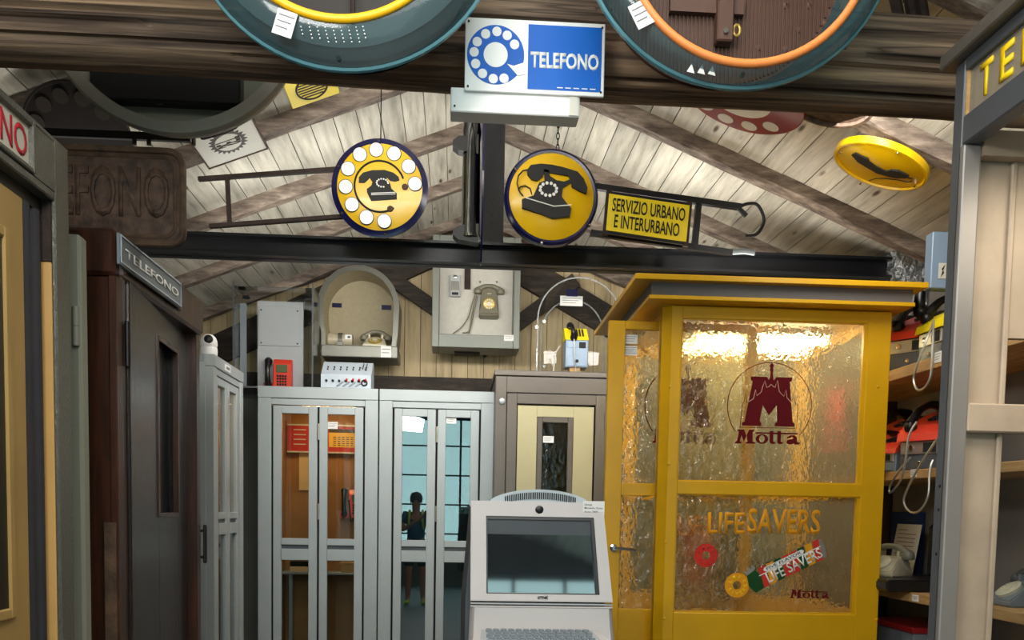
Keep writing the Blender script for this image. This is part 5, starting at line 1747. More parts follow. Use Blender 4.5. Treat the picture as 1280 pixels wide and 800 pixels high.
def word(par, ox, oz, k, y, T=None, mat='maroon'):
    def d(x, z):
        return (ox + (x - 515) * k, oz + (410 - z) * k)
    e = 0.0008
    bm = nb()
    prism(bm, [d(*p) for p in ((272, 598), (322, 598), (340, 645), (362, 598), (402, 598), (400, 612), (390, 615), (392, 690), (412, 695), (412, 706), (340, 706), (340, 695), (350, 690), (345, 640), (322, 690), (302, 640), (290, 690), (304, 695), (304, 706), (253, 706), (253, 695), (266, 690), (282, 615), (272, 612))], y - e, y)
    # o
    o_ = arc(465, 0, 50, 0, 360, 28, 34)
    A = [d(465 + 50 * math.cos(a), 668 - 37 * math.sin(a)) for a in [2 * PI * i / 28 for i in range(28)]]
    B = [d(465 + 22 * math.cos(a), 668 - 27 * math.sin(a)) for a in [2 * PI * i / 28 for i in range(28)]]
    va = [bm.verts.new((p[0], y - e, p[1])) for p in A]
    vb = [bm.verts.new((p[0], y - e, p[1])) for p in B]
    for i in range(28):
        bm.faces.new((va[i], va[(i + 1) % 28], vb[(i + 1) % 28], vb[i]))
    for x in (540, 600):
        prism(bm, [d(*p) for p in ((x - 14, 604), (x + 14, 604), (x + 14, 680), (x + 22, 690), (x + 34, 684), (x + 30, 702), (x + 8, 706), (x - 10, 698), (x - 14, 680))], y - e, y)
    prism(bm, [d(*p) for p in ((412, 616), (748, 616), (748, 628), (412, 628))], y - e * 0.8, y)
    prism(bm, [d(*p) for p in ((665, 650), (690, 634), (725, 634), (742, 650), (744, 685), (766, 690), (762, 704), (728, 706), (718, 696), (700, 706), (672, 704), (660, 690), (668, 670), (712, 662), (712, 650), (700, 646), (688, 656), (666, 660))], y - e, y)
    obj('logo_word', bm, mat, par, T=T)


kk = kY / 6.155
ox, oz = qy(963.7, 506.6)
logo(ug, ox, oz, kk, 0.0295)
ox, oz = qy(858, 507, 0.25)
logo(dr, ox, oz, kk * 4.78 / 4.53 * 0.97, yd + 0.0255)
TR = Matrix.Translation((WY - 0.031, 0.5, 0)) @ Matrix.Rotation(PI / 2, 4, 'Z')
logo(t, 0.08, oz + 0.0, kk * 1.05, 0.0, TR, 'rederm')


def candy(par, f, y, ghost=False):
    """f maps photo pixels to local x, z"""
    k_ = f(101, 0)[0] - f(100, 0)[0]
    for wd_, u0, u1, v0, v1, hs in (('LIFE', 886, 933, 667, 641, 0), ('SAVERS', 936, 1028, 667, 637, 0)):
        a, b = f(u0, v0), f(u1, v1)
        if ghost and u0 > 900:
            continue
        text(wd_, a[0], b[0], a[1], b[1], y, 'orangeprint', par, 'orange_words', 0.018)
    if ghost:
        return
    for (u, v), r0, r1, mt in (((884, 694.5), 16.5, 6, 'redprint'), ((923, 732), 17.5, 6, 'orangeprint')):
        p = f(u, v)
        bm = nb(); lathe(bm, [(r1 * k_, 0), (r1 * k_, -0.001), (r0 * k_, -0.001), (r0 * k_, 0), (r1 * k_, 0)], (p[0], y, p[1]), 'Y', 32); rg = obj('ring_sweet', bm, mt, par)
        for i, ch in enumerate('LIFESAVERS'):
            a = PI * 0.85 - i * 0.78 * (0.92 if i < 4 else 1) if i < 4 else PI * 1.0 + (i - 3) * 0.52
            rm = (r0 + r1) / 2 * k_
            hx, hz_ = p[0] + rm * math.cos(a), p[1] + rm * math.sin(a)
            s_ = 2.6 * k_
            text(ch, hx - s_ * 0.7, hx + s_ * 0.7, hz_ - s_, hz_ + s_, y - 0.001, 'yletter' if mt == 'orangeprint' else 'posterred', rg, 'letter', 0.01, 0.0005, a - PI / 2 if i < 4 else a + PI / 2)
    # wrapped roll, drawn along an axis rising to the right
    A = f(952, 723.5); B = f(1029, 686)
    ax = Vector((B[0] - A[0], B[1] - A[1]))
    L = ax.length
    ax.normalize()
    nx = Vector((-ax.y, ax.x))
    hw_ = 14.5 * k_

    def g(s, n):
        return (A[0] + ax.x * s * L + nx.x * n * hw_, A[1] + ax.y * s * L + nx.y * n * hw_)
    cols = ['redprint', 'orangeprint', 'greenprint', 'redprint', 'redprint', 'greenprint', 'orangeprint', 'redprint']
    n = len(cols)
    for i, mt in enumerate(cols):
        bm = nb(); prism(bm, [g(i / n - 0.02, -1), g((i + 1) / n - 0.04, -1), g((i + 1) / n + 0.02, 1), g(i / n + 0.04, 1)], y - 0.001, y); obj('wrapper_stripe', bm, mt, par)
    bm = nb(); prism(bm, [g(0.12, 0.35), g(0.72, 0.35), g(0.75, 0.6), g(0.72, 0.8), g(0.12, 0.8), g(0.09, 0.6)], y - 0.0016, y); obj('banner', bm, 'enwhite', par)
    ang = math.atan2(ax.y, ax.x)
    m = g(0.42, 0.58)
    text('FIVE FLAVOR', m[0] - 0.28 * L, m[0] + 0.28 * L, m[1] - hw_ * 0.15, m[1] + hw_ * 0.15, y - 0.0017, 'ink', par, 'banner_words', 0.01, 0.0005, ang)
    m = g(0.53, -0.28)
    text('LIFE SAVERS', m[0] - 0.44 * L, m[0] + 0.44 * L, m[1] - hw_ * 0.52, m[1] + hw_ * 0.52, y - 0.0017, 'enwhite', par, 'roll_words', 0.012, 0.0005, ang)
    bm = nb(); bar(bm, (g(0.0, 0.28)[0], y - 0.0014, g(0, 0.28)[1]), (g(1.0, 0.28)[0], y - 0.0014, g(1, 0.28)[1]), 0.001, 0.004); obj('white_line', bm, 'enwhite', par)
    bm = nb(); prism(bm, [g(0.97, -0.98), g(1.02, -0.85), g(1.05, 0.0), g(1.05, 0.85), g(1.01, 0.98), g(0.97, 0.0)], y - 0.0018, y); obj('foil_end', bm, 'hose', par)
    bm = nb(); prism(bm, [g(0.0, -1.0), g(-0.14, -1.1), g(-0.2, -0.2), g(-0.16, 0.8), g(-0.02, 1.0), g(0.03, 0.2)], y - 0.0012, y); obj('green_sweet', bm, 'greenprint', par)
    bm = nb(); prism(bm, [g(-0.03, 0.95), g(-0.16, 0.85), g(-0.19, 1.35), g(-0.13, 1.15), g(-0.11, 1.6), g(-0.07, 1.2), g(-0.03, 1.6), g(0.0, 1.2)], y - 0.001, y); obj('torn_foil', bm, 'hose', par)
    p = f(1012, 743)
    word(par, p[0] + 3 * k_, p[1] + (652 - 410) * k_ * 55 / 495.0 * 1.0, k_ * 55 / 495.0, y)


candy(lg, lambda u, v: qy(u, v), 0.0295)
candy(dr, lambda u, v: qy((u - 886) * 0.97 + 846, (v - 690) * 0.97 + 692, 0.25), yd + 0.0255, True)

# ------------------------------------------------------------------ things on the back wall and booth roofs
# showcase with red phone
Yc = 7.15
a, b = P(291, 482, Yc), P(392, 358, Yc)
zb_ = zt1 + 0.001
t = thing('acrylic_showcase', 'tall clear acrylic showcase with grey board standing on the lit booth', 'showcase', ((a.x + b.x) / 2, Yc, zb_))
x0, x1, z1 = a.x, b.x, b.z
for (lo, hi) in (((x0, Yc, zb_), (x0 + 0.006, Yc + 0.42, z1)), ((x1 - 0.006, Yc, zb_), (x1, Yc + 0.42, z1)), ((x0 + 0.006, Yc, z1 - 0.02), (x1 - 0.006, Yc + 0.42, z1 - 0.014)), ((x0 + 0.006, Yc + 0.41, zb_), (x1 - 0.006, Yc + 0.42, z1 - 0.02))):
    bm = nb(); box(bm, lo, hi); obj('acrylic_panel', bm, 'acrylic', t)
for xx in (x0 + 0.0, x1 - 0.012):
    bm = nb(); box(bm, (xx, Yc - 0.004, zb_), (xx + 0.012, Yc + 0.004, z1 + 0.02)); obj('edge_strip', bm, 'darkgrey', t)
a2, b2_ = P(322, 480, Yc + 0.28), P(379, 378, Yc + 0.28)
bm = nb(); box(bm, (a2.x, Yc + 0.28, zb_), (b2_.x, Yc + 0.32, b2_.z)); bd = obj('grey_board', bm, 'boardgrey', t)
c2 = P(375, 433, Yc + 0.27)
bm = nb(); box(bm, (a2.x + 0.01, Yc + 0.272, c2.z), (c2.x, Yc + 0.28, b2_.z - 0.04), 0.002); cv = obj('cover_plate', bm, 'boardgrey', t)
for xx in (a2.x + 0.03, c2.x - 0.02):
    for zz in (c2.z + 0.02, b2_.z - 0.07):
        bm = nb(); disc(bm, (xx, Yc + 0.268, zz), 0.006, 0.006, 8); obj('screw', bm, 'ink', cv)
for u, v in ((302, 360), (307, 371), (386, 362), (385, 374)):
    p = P(u, v, Yc + 0.1)
    bm = nb(); box(bm, (p.x - 0.025, p.y, p.z - 0.01), (p.x + 0.025, p.y + 0.04, p.z + 0.012), 0.003); obj('corner_clip', bm, 'black', t)
for du in (300, 312):
    p = P(du, 430, Yc + 0.2)
    bm = nb(); box(bm, (p.x, p.y, zb_), (p.x + 0.05, p.y + 0.005, z1 - 0.1)); obj('side_baffle', bm, 'phonegrey' if du == 300 else 'acrylic', t)
bm = nb(); box(bm, (x0 - 0.01, Yc - 0.01, zb_ - 0.001), (x1 + 0.01, Yc + 0.43, zb_ + 0.012)); obj('base_plate', bm, 'bootdark', t)
p = P(348, 477, Yc + 0.25)
card_phone('red_card_phone', 'red card phone with black handset in the clear showcase', (p.x, Yc + 0.271, zb_ + 0.013), 0)

# arched hood with two telephone pieces
Yh = 7.5
k = Yh / FPX
cx_, cz_ = P(448, 383, Yh).x, P(448, 383, Yh).z
a, b = P(402, 446, Yh), P(496, 434, Yh)
t = thing('arched_phone_hood', 'arched grey metal phone hood with beige lining on planked wall', 'phone hood', (cx_, Yh, a.z))
Ro = 49.5 * k
ri = 43 * k
zl0 = b.z
bm = nb()
outer = [(cx_ + Ro * 0.93, zl0), (cx_ + Ro * 0.97, cz_ - 0.2)] + arc(cx_, cz_, Ro, -6, 186, 36) + [(cx_ - Ro * 0.97, cz_ - 0.12), (cx_ - Ro * 0.90, cz_ - 0.2), (cx_ - Ro * 0.90, zl0)]
inner = [(cx_ - ri * 0.92, zl0), (cx_ - ri * 0.92, cz_ - 0.2), (cx_ - ri * 0.98, cz_ - 0.12)] + arc(cx_, cz_, ri, 186, -6, 36) + [(cx_ + ri * 0.97, cz_ - 0.2), (cx_ + ri * 0.94, zl0)]
# front rim strip + deep side shell built as quads between outer and inner outlines
inn = inner[::-1]
n = len(outer)
rows = []
for (pts, y) in ((outer, Yh), (inn, Yh), (inn, 7.85), (outer, 7.85)):
    rows.append([bm.verts.new((p[0], y, p[1])) for p in pts])
for r_, s_ in ((0, 1), (2, 3), (3, 0)):
    A, B = rows[r_], rows[s_]
    for i in range(n - 1):
        bm.faces.new((A[i], A[i + 1], B[i + 1], B[i]))
obj('hood_shell', bm, 'hoodgrey', t, True)
bm = nb()
A = [bm.verts.new((p[0], Yh + 0.004, p[1])) for p in inn]
B = [bm.verts.new((p[0], 7.845, p[1])) for p in inn]
for i in range(n - 1):
    bm.faces.new((A[i], A[i + 1], B[i + 1], B[i]))
obj('lining', bm, 'hoodin', t, True)
bm = nb(); prism(bm, inn, 7.84, 7.85); obj('back_board', bm, 'hoodin', t)
bm = nb(); box(bm, (a.x, Yh - 0.03, a.z), (P(497.5, 446, Yh).x, 7.85, zl0), 0.006); obj('tray', bm, 'hoodgrey', t)
p0, p1 = P(476, 446, Yh - 0.03), P(489, 439, Yh - 0.03)
sticker(t, p0.x, p1.x, a.z + 0.005, zl0 + 0.002, Yh - 0.03, 2)
for u0, v0, u1, v1 in ((415, 379, 427, 384), (477, 381.5, 489, 387)):
    p0, p1 = P(u0, v1, 7.83), P(u1, v0, 7.83)
    bm = nb(); box(bm, (p0.x, 7.832, p0.z), (p1.x, 7.84, p1.z)); obj('blue_tag', bm, 'navy', t)
# cylinder
p0, p1 = P(416, 427, 7.72), P(442, 428.5, 7.72)
zr_ = zl0 + 0.001
t = thing('beige_cylinder', 'beige cylinder canister on bracket, left in the arched hood', 'canister', ((p0.x + p1.x) / 2, 7.65, zr_))
r_ = 0.055
zc_ = zr_ + r_ + 0.012
bm = nb(); lathe(bm, [(r_ * 0.8, p0.x - 0.03), (r_, p0.x - 0.024), (r_, p0.x + 0.01), (r_ * 0.96, p0.x + 0.012), (r_ * 0.96, p1.x)], (0, 7.65, zc_), 'X', 28, True, True); obj('barrel', bm, 'beige', t, True)
xm = p0.x * 0.55 + p1.x * 0.45
bm = nb(); box(bm, (xm - 0.025, 7.59, zr_), (xm + 0.02, 7.71, zc_ - 0.02)); lathe(bm, [(r_ + 0.004, xm - 0.02), (r_ + 0.004, xm + 0.015)], (0, 7.65, zc_), 'X', 28); obj('bracket', bm, 'hoodgrey', t)
bm = nb(); box(bm, (p1.x - 0.055, 7.65 - r_ - 0.002, zc_ + 0.0), (p1.x - 0.002, 7.65 - r_ + 0.006, zc_ + 0.035)); obj('white_tag', bm, 'white', t)
bm = nb(); box(bm, (p1.x - 0.035, 7.65 - r_ - 0.004, zc_ + 0.008), (p1.x - 0.012, 7.65 - r_, zc_ + 0.026)); obj('mark', bm, 'navy', t)


def desk_phone(name, label, loc, rotz, body, hs, dialm, group=None, s=1.0):
    t = thing(name, label, 'telephone', loc, rotz, group, True)
    bm = nb(); prismX(bm, [(-0.11 * s, 0), (-0.11 * s, 0.025 * s), (-0.02 * s, 0.085 * s), (0.03 * s, 0.105 * s), (0.08 * s, 0.10 * s), (0.10 * s, 0.03 * s), (0.10 * s, 0)], -0.10 * s, 0.10 * s)
    for v in bm.verts:
        v.co.x *= 1 - 0.25 * v.co.z / (0.105 * s)
    bmesh.ops.bevel(bm, geom=bm.edges[:], offset=0.006 * s, segments=2, affect='EDGES'); obj('body', bm, body, t, True)
    n = Vector((0, -0.06, 0.09)).normalized()
    c = Vector((0, -0.055 * s, 0.067 * s))
    q = Vector((0, 0, 1)).rotation_difference(n).to_matrix().to_4x4()
    Td = Matrix.Translation(c) @ q
    bm = nb(); lathe(bm, [(0.055 * s, -0.004), (0.055 * s, 0.008 * s), (0.045 * s, 0.011 * s)], (0, 0, 0), 'Z', 32, True, True); dl_ = obj('dial', bm, dialm, t, True, T=Td)
    bm = nb(); lathe(bm, [(0.02 * s, 0.0105 * s), (0.02 * s, 0.014 * s), (0.015 * s, 0.015 * s)], (0, 0, 0), 'Z', 20, True, True)
    for i in range(10):
        a = 0.4 + i * 0.56
        lathe(bm, [(0.0075 * s, 0.009 * s), (0.0075 * s, 0.0125 * s)], (0.037 * s * math.cos(a), 0.037 * s * math.sin(a), 0), 'Z', 10, True, True)
    obj('dial_centre', bm, 'ivory', dl_, T=Td)
    bm = nb(); handset(bm, (-0.095 * s, 0.045 * s, 0.115 * s), (0.095 * s, 0.045 * s, 0.115 * s), (0, 0, 0.04 * s), 0.019 * s, 0.034 * s); obj('handset', bm, hs, t, True)
    for sg in (-1, 1):
        bm = nb(); box(bm, (sg * 0.06 * s, 0.02 * s, 0.098 * s), (sg * 0.045 * s, 0.075 * s, 0.13 * s)); obj('cradle', bm, body, t)
    return t


p = P(469, 438, 7.66)
dk = desk_phone('desk_telephone', 'ivory desk telephone with grey handset, in the arched hood', (p.x, 7.68, zr_), 0, 'ivory', 'olive', 'gilt', None, 1.0)
pts = [P(*q, 7.6) - dk.location for q in ((458, 426), (452, 430), (447, 436))]
bm = nb(); tube(bm, rod_path(pts + [Vector((pts[-1].x, 0.0, 0.005))], 4), 0.004, 6)
obj('cord', bm, 'olive', dk, True)

# grey open cabinet with wall phone
Yb_ = 7.5
a, b = P(539.5, 433, Yb_), P(655, 297, Yb_)
x0, z0, x1, z1 = a.x, a.z, b.x - 0.02, b.z
t = thing('phone_cabinet', 'open grey cabinet box with pale board, on the planked gable wall', 'cabinet', ((x0 + x1) / 2, Yb_, z0))
i0, i1 = P(548.5, 417, Yb_), P(640, 420, Yb_)
bm = nb()
box(bm, (x0, Yb_, z0), (i0.x, 7.85, z1), 0.004)
box(bm, (i1.x + 0.01, Yb_, z0), (x1, 7.85, z1), 0.004)
box(bm, (i0.x, Yb_, z0), (i1.x + 0.01, 7.85, i0.z), 0.004)
box(bm, (i0.x, Yb_, z1 - 0.05), (i1.x + 0.01, 7.85, z1), 0.004)
obj('cabinet_frame', bm, 'boxgrey', t)
bm = nb(); box(bm, (x0 + 0.02, 7.72, z0 + 0.02), (x1 - 0.02, 7.74, z1 - 0.02)); obj('inner_board', bm, 'boxin', t)
p0, p1 = P(630, 426, Yb_), P(642, 419, Yb_)
sticker(t, p0.x, p1.x, p0.z, p1.z, Yb_ - 0.001, 2)
for u in (600, 621):
    p = P(u, 352.5, 7.72)
    bm = nb(); disc(bm, (p.x, 7.715, p.z), 0.007, 0.006, 8); obj('screw', bm, 'ink', t)
p0, p1 = P(580.5, 361, 7.7), P(588.5, 330, 7.7)
bm = nb(); box(bm, (p0.x, 7.69, p0.z), (p1.x, 7.72, p1.z)); obj('latch_strip', bm, 'rustbar', t)
p0, p1 = P(568, 438, 7.7), P(600, 431, 7.7)
bm = nb(); box(bm, (p0.x, 7.7, p0.z - 0.02), (p1.x, 7.85, z0), 0.003); obj('wall_bracket', bm, 'darkbeam', t)
# small metal lock box
p0, p1 = P(562.5, 371, 7.7), P(575.5, 345, 7.7)
t = thing('metal_lock_box', 'small bright metal coin box fixed left of the wall phone', 'lock box', (p0.x, 7.7, p0.z))
bm = nb(); box(bm, (p0.x, 7.67, p0.z), (p1.x, 7.72, p1.z), 0.004); obj('case', bm, 'boardgrey', t)
bm = nb(); lathe(bm, [(0.016, 0), (0.014, -0.02), (0.006, -0.024)], ((p0.x + p1.x) / 2, 7.67, p1.z - 0.02), 'Y', 14, True, True); obj('knob', bm, 'chrome', t, True)
bm = nb(); box(bm, (p0.x + 0.015, 7.664, p0.z + 0.01), (p1.x - 0.015, 7.67, p0.z + 0.03)); obj('slot', bm, 'ink', t)
bm = nb(); box(bm, (p0.x + 0.008, 7.666, p0.z + 0.045), (p1.x - 0.008, 7.67, p1.z - 0.05)); obj('plate', bm, 'chrome', t)
# wall phone
p = P(611, 398, 7.66)
s = 7.66 / FPX
t = thing('wall_telephone', 'grey-green wall telephone with gilt dial, on cabinet board', 'telephone', (p.x, 7.72, p.z), 0, None, True)
hh = P(611, 358, 7.66).z - p.z
w_ = 12.5 * s
bm = nb(); prismX(bm, [(0, 0.0), (-0.06, 0.01), (-0.085, 0.03), (-0.06, hh * 0.6), (-0.045, hh * 0.96), (0, hh)], -w_, w_)
for v in bm.verts:
    v.co.x *= 1 - 0.22 * max(0, v.co.z) / hh
bmesh.ops.bevel(bm, geom=bm.edges[:], offset=0.01, segments=2, affect='EDGES'); obj('body', bm, 'olive', t, True)
zc_ = P(611, 379, 7.62).z - p.z
Td = Matrix.Translation((0, -0.072, zc_)) @ Matrix.Rotation(math.radians(98), 4, 'X')
bm = nb(); lathe(bm, [(0.05, -0.01), (0.05, 0.006), (0.042, 0.01)], (0, 0, 0), 'Z', 30, True, True); d_ = obj('dial', bm, 'gilt', t, True, T=Td)
bm = nb(); lathe(bm, [(0.02, 0.009), (0.02, 0.014), (0.014, 0.015)], (0, 0, 0), 'Z', 18, True, True)
for i in range(10):
    a = 0.3 + i * 0.56
    lathe(bm, [(0.007, 0.008), (0.007, 0.012)], (0.034 * math.cos(a), 0.034 * math.sin(a), 0), 'Z', 8, True, True)
obj('dial_centre', bm, 'ivory', d_, T=Td)
bm = nb(); handset(bm, (-0.093, -0.05, hh - 0.03), (0.093, -0.05, hh - 0.03), (0, 0, 0.035), 0.02, 0.034); obj('handset', bm, 'olive', t, True)
bm = nb(); box(bm, (-0.018, -0.068, hh * 0.76), (0.018, -0.05, hh * 0.78)); obj('name_strip', bm, 'ivory', t)
for pts in (((595, 365), (590, 380), (585, 398), (576, 410), (566, 417)), ((596, 368), (592, 385), (589, 400), (586, 414), (578, 416)), ((597, 370), (593, 388), (590, 402), (588, 410), (586, 417))):
    bm = nb(); tube(bm, rod_path([P(*q, 7.69) - Vector((p.x, 7.72, p.z)) for q in pts], 4), 0.005, 6); obj('cord', bm, 'olive', t, True)

# clear arched dome on the taupe booth, with yellow and blue payphone
Yd = 6.95
a, b = P(671, 462, Yd), P(775, 462, Yd)
zb_ = zt3 + 0.001
cx_ = (a.x + b.x) / 2 + 0.0
hw_ = (b.x - a.x) / 2
ztop_ = P(723, 347, Yd).z
t = thing('clear_dome', 'clear arched acrylic phone dome standing on the taupe booth', 'showcase', (cx_, Yd, zb_))
bm = nb()
zsp = ztop_ - hw_
outl = [(cx_ + hw_, zb_)] + arc(cx_, zsp, hw_, 0, 180, 30) + [(cx_ - hw_, zb_)]
rows = []
for y, sc_ in ((Yd, 1.0), (Yd + 0.02, 0.985), (Yd + 0.42, 0.8), (Yd + 0.46, 0.7)):
    rows.append([bm.verts.new((cx_ + (x - cx_) * sc_, y, zb_ + (z - zb_) * (sc_ * 0.5 + 0.5 if sc_ < 1 else 1))) for x, z in outl])
for A, B in zip(rows, rows[1:]):
    for i in range(len(outl) - 1):
        bm.faces.new((A[i], A[i + 1], B[i + 1], B[i]))
bm.faces.new(rows[-1])
obj('acrylic_shell', bm, 'acrylic', t, True)
bm = nb(); tube(bm, [(x, Yd, z) for x, z in outl], 0.006, 6); obj('edge_bead', bm, 'acrylicedge', t, True)
bm = nb(); tube(bm, [(cx_ + (x - cx_) * 0.8, Yd + 0.42, zb_ + (z - zb_) * 0.9) for x, z in outl], 0.006, 6); obj('edge_bead', bm, 'acrylicedge', t, True)
Yq = Yd + 0.40
p0, p1 = P(700, 382, Yq), P(728.5, 370.5, Yq)
sticker(t, p0.x, p1.x, p0.z, p1.z, Yq, 3)
p0, p1 = P(708, 370.5, Yq), P(722, 362, Yq)
bm = nb(); box(bm, (p0.x, Yq - 0.004, p0.z), (p1.x, Yq, p1.z)); obj('blue_tag', bm, 'navy', t)
for u, v in ((680, 402), (680, 458), (671, 409)):
    p = P(u, v, Yd + 0.02)
    bm = nb(); lathe(bm, [(0.013, -0.01), (0.013, 0.02)], p, 'Y', 10, True, True); obj('bolt', bm, 'chrome', t, True)
bm = nb(); box(bm, (cx_ - hw_ + 0.01, Yd + 0.02, zb_), (cx_ + hw_ - 0.01, Yd + 0.45, zb_ + 0.012)); obj('base_plate', bm, 'oldpaper', t)
p0, p1 = P(700.5, 453, Yd + 0.12), P(736, 405, Yd + 0.12)
zb2 = zb_ + 0.075
t = thing('yellow_blue_payphone', 'small payphone, yellow top and blue-grey body, inside the clear dome', 'telephone', ((p0.x + p1.x) / 2, Yd + 0.12, zb_ + 0.013))
xm = (p0.x + p1.x) / 2
zpt = p1.z
zmid = P(720, 425, Yd + 0.12).z
xs_, xe_ = P(707, 440, Yd + 0.12).x, p1.x
bm = nb(); box(bm, (xs_, Yd + 0.12, zb2), (xe_, Yd + 0.28, zmid), 0.004); obj('body', bm, 'bluegrey', t)
bm = nb()
hexa(bm, [Vector(q) for q in ((xs_ - 0.004, Yd + 0.115, zmid), (xe_ + 0.004, Yd + 0.115, zmid), (xs_ - 0.004, Yd + 0.285, zmid), (xe_ + 0.004, Yd + 0.285, zmid), (xs_ - 0.012, Yd + 0.16, zpt - 0.03), (xe_ - 0.012, Yd + 0.16, zpt - 0.03), (xs_ - 0.012, Yd + 0.28, zpt - 0.02), (xe_ - 0.012, Yd + 0.28, zpt - 0.02))])
obj('top_cover', bm, 'ysign', t)
bm = nb(); box(bm, (xs_ + 0.012, Yd + 0.113, zb2 + 0.008), (xe_ - 0.012, Yd + 0.121, zb2 + 0.08), 0.002); dw = obj('coin_drawer', bm, 'bluegrey', t)
bm = nb(); lathe(bm, [(0.012, 0), (0.012, -0.01), (0.005, -0.013)], (xm + 0.02, Yd + 0.113, zb2 + 0.045), 'Y', 12, True, True); obj('lock', bm, 'ink', dw, True)
bm = nb(); box(bm, (xe_ - 0.07, Yd + 0.113, zmid - 0.06), (xe_ - 0.02, Yd + 0.121, zmid - 0.015), 0.002); obj('coin_window', bm, 'ink', t)
bm = nb(); box(bm, (xs_ + 0.012, Yd + 0.115, zmid - 0.06), (xs_ + 0.085, Yd + 0.121, zmid - 0.01), 0.002); obj('plate', bm, 'bluegrey', t)
for i in range(4):
    xx = xm + 0.0 + i * 0.022
    bm = nb(); bar(bm, (xx, Yd + 0.125, zmid + 0.03), (xx - 0.008, Yd + 0.145, zmid + 0.085), 0.012, 0.006, (0, 1, 0.3)); obj('key_row', bm, 'ink', t)
bm = nb(); handset(bm, (xs_ + 0.06, Yd + 0.11, zmid + 0.02), (xs_ + 0.035, Yd + 0.15, zpt - 0.01), (0, -0.035, 0.01), 0.02, 0.028); obj('handset', bm, 'black', t, True)
bm = nb(); tube(bm, rod_path([(xs_ + 0.06, Yd + 0.09, zmid), (xm, Yd + 0.095, zb2 + 0.05), (xm + 0.02, Yd + 0.1, zb2 - 0.05)], 5), 0.005, 6); obj('steel_cord', bm, 'hose', t, True)
bm = nb(); box(bm, (xm - 0.03, Yd + 0.14, zb_ + 0.013), (xm + 0.05, Yd + 0.24, zb2)); obj('wood_block', bm, 'shelfwood', t)
pts = [P(*q, Yd + 0.15) for q in ((700, 432), (694, 444), (692, 458))]
pts[-1].z = zb_ + 0.02
bm = nb(); tube(bm, rod_path(pts, 5), 0.006, 6); obj('white_cord', bm, 'plaque', t, True)

# sloped white control console on the lit booth
Yk = 7.08
a, b = P(401, 486, Yk), P(464, 453, Yk)
zb_ = zt1 + 0.001
t = thing('control_console', 'white sloped control console with knobs and plugs, on the lit booth', 'console', ((a.x + b.x) / 2, Yk, zb_))
zm = P(432, 468, Yk).z
zt_ = P(432, 453.5, Yk + 0.18).z
bm = nb(); prismX(bm, [(Yk, zb_), (Yk, zm), (Yk + 0.02, zm + 0.004), (Yk + 0.16, zt_), (Yk + 0.24, zt_), (Yk + 0.24, zb_)], a.x, b.x)
obj('case', bm, 'console', t)
W = b.x - a.x
for i in range(7):
    xx = a.x + W * (0.11 + 0.128 * i)
    bm = nb(); lathe(bm, [(0.009, 0.003), (0.009, -0.012)], (xx, Yk, zb_ + (zm - zb_) * 0.55), 'Y', 10, True, True); obj('knob', bm, 'ink', t, True)
    bm = nb()
    for j, rz in enumerate((0.35, 0.52)):
        y_ = Yk + 0.02 + 0.14 * rz
        lathe(bm, [(0.006, 0.0), (0.006, 0.012)], (xx, y_, zm + (zt_ - zm) * rz), 'Z', 8, True, True)
    obj('lamp_dots', bm, 'ink', t)
for i in range(4):
    xx = a.x + W * (0.50 + 0.125 * i)
    bm = nb(); box(bm, (xx, Yk - 0.012, zb_ + (zm - zb_) * 0.5), (xx + 0.012, Yk + 0.001, zb_ + (zm - zb_) * 0.72)); obj('red_plug', bm, 'redprint', t)
    bm = nb(); bar(bm, (xx - 0.02, Yk - 0.006, zb_ + (zm - zb_) * 0.5), (xx - 0.07, Yk - 0.006, zb_ + 0.02), 0.006, 0.010); obj('patch_lead', bm, 'phonegrey', t)
bm = nb(); tube(bm, [(b.x - 0.05 + 0.02 * math.cos(q), Yk - 0.005, zb_ + 0.05 + 0.02 * math.sin(q)) for q in [2 * PI * i / 14 for i in range(14)]], 0.006, 6, True); obj('socket_ring', bm, 'ink', t)
bm = nb()
for xx in (b.x - 0.07, b.x - 0.045):
    bar(bm, (xx, Yk + 0.06, zm + (zt_ - zm) * 0.45), (xx + 0.004, Yk + 0.13, zm + (zt_ - zm) * 0.9), 0.005, 0.004)
obj('print_lines', bm, 'ink', t)

# ------------------------------------------------------------------ rusty embossed sign on the wooden booth
Yz = 3.55
a, b = P(-12, 285, Yz), P(228, 190, Yz)
zb_ = P(146, 287, 3.39).z + 0.001
dz = zb_ - a.z
t = thing('rusty_embossed_sign', 'rust-brown rounded sign with embossed TELEFONO, standing on the wooden booth', 'sign', ((a.x + b.x) / 2, Yz, zb_))
x0, x1, z0, z1 = a.x, b.x, zb_, b.z
rc = 0.05
cn = arc(x1 - rc, z1 - rc, rc, 0, 90, 6) + arc(x0 + rc, z1 - rc, rc, 90, 180, 6) + arc(x0 + rc, z0 + rc, rc, 180, 270, 6) + arc(x1 - rc, z0 + rc, rc, 270, 360, 6)
bm = nb(); prism(bm, cn, Yz, Yz + 0.05); obj('panel', bm, 'rustdark', t)
bm = nb(); tube(bm, [(x, Yz, z) for x, z in cn], 0.013, 8, True); obj('rolled_edge', bm, 'rust', t, True)
cn2 = [(x0 + (x - x0) * 0.92 + (x1 - x0) * 0.04, z0 + (z - z0) * 0.86 + (z1 - z0) * 0.07) for x, z in cn]
bm = nb(); tube(bm, [(x, Yz, z) for x, z in cn2], 0.007, 6, True); obj('embossed_border', bm, 'rust', t, True)
wl = x1 - x0
text('TELEFONO', x0 + wl * 0.07, x1 - wl * 0.07, z0 + 0.09, z1 - 0.06, Yz, 'rustdark', t, 'embossed_letters', 0.014, 0.008)

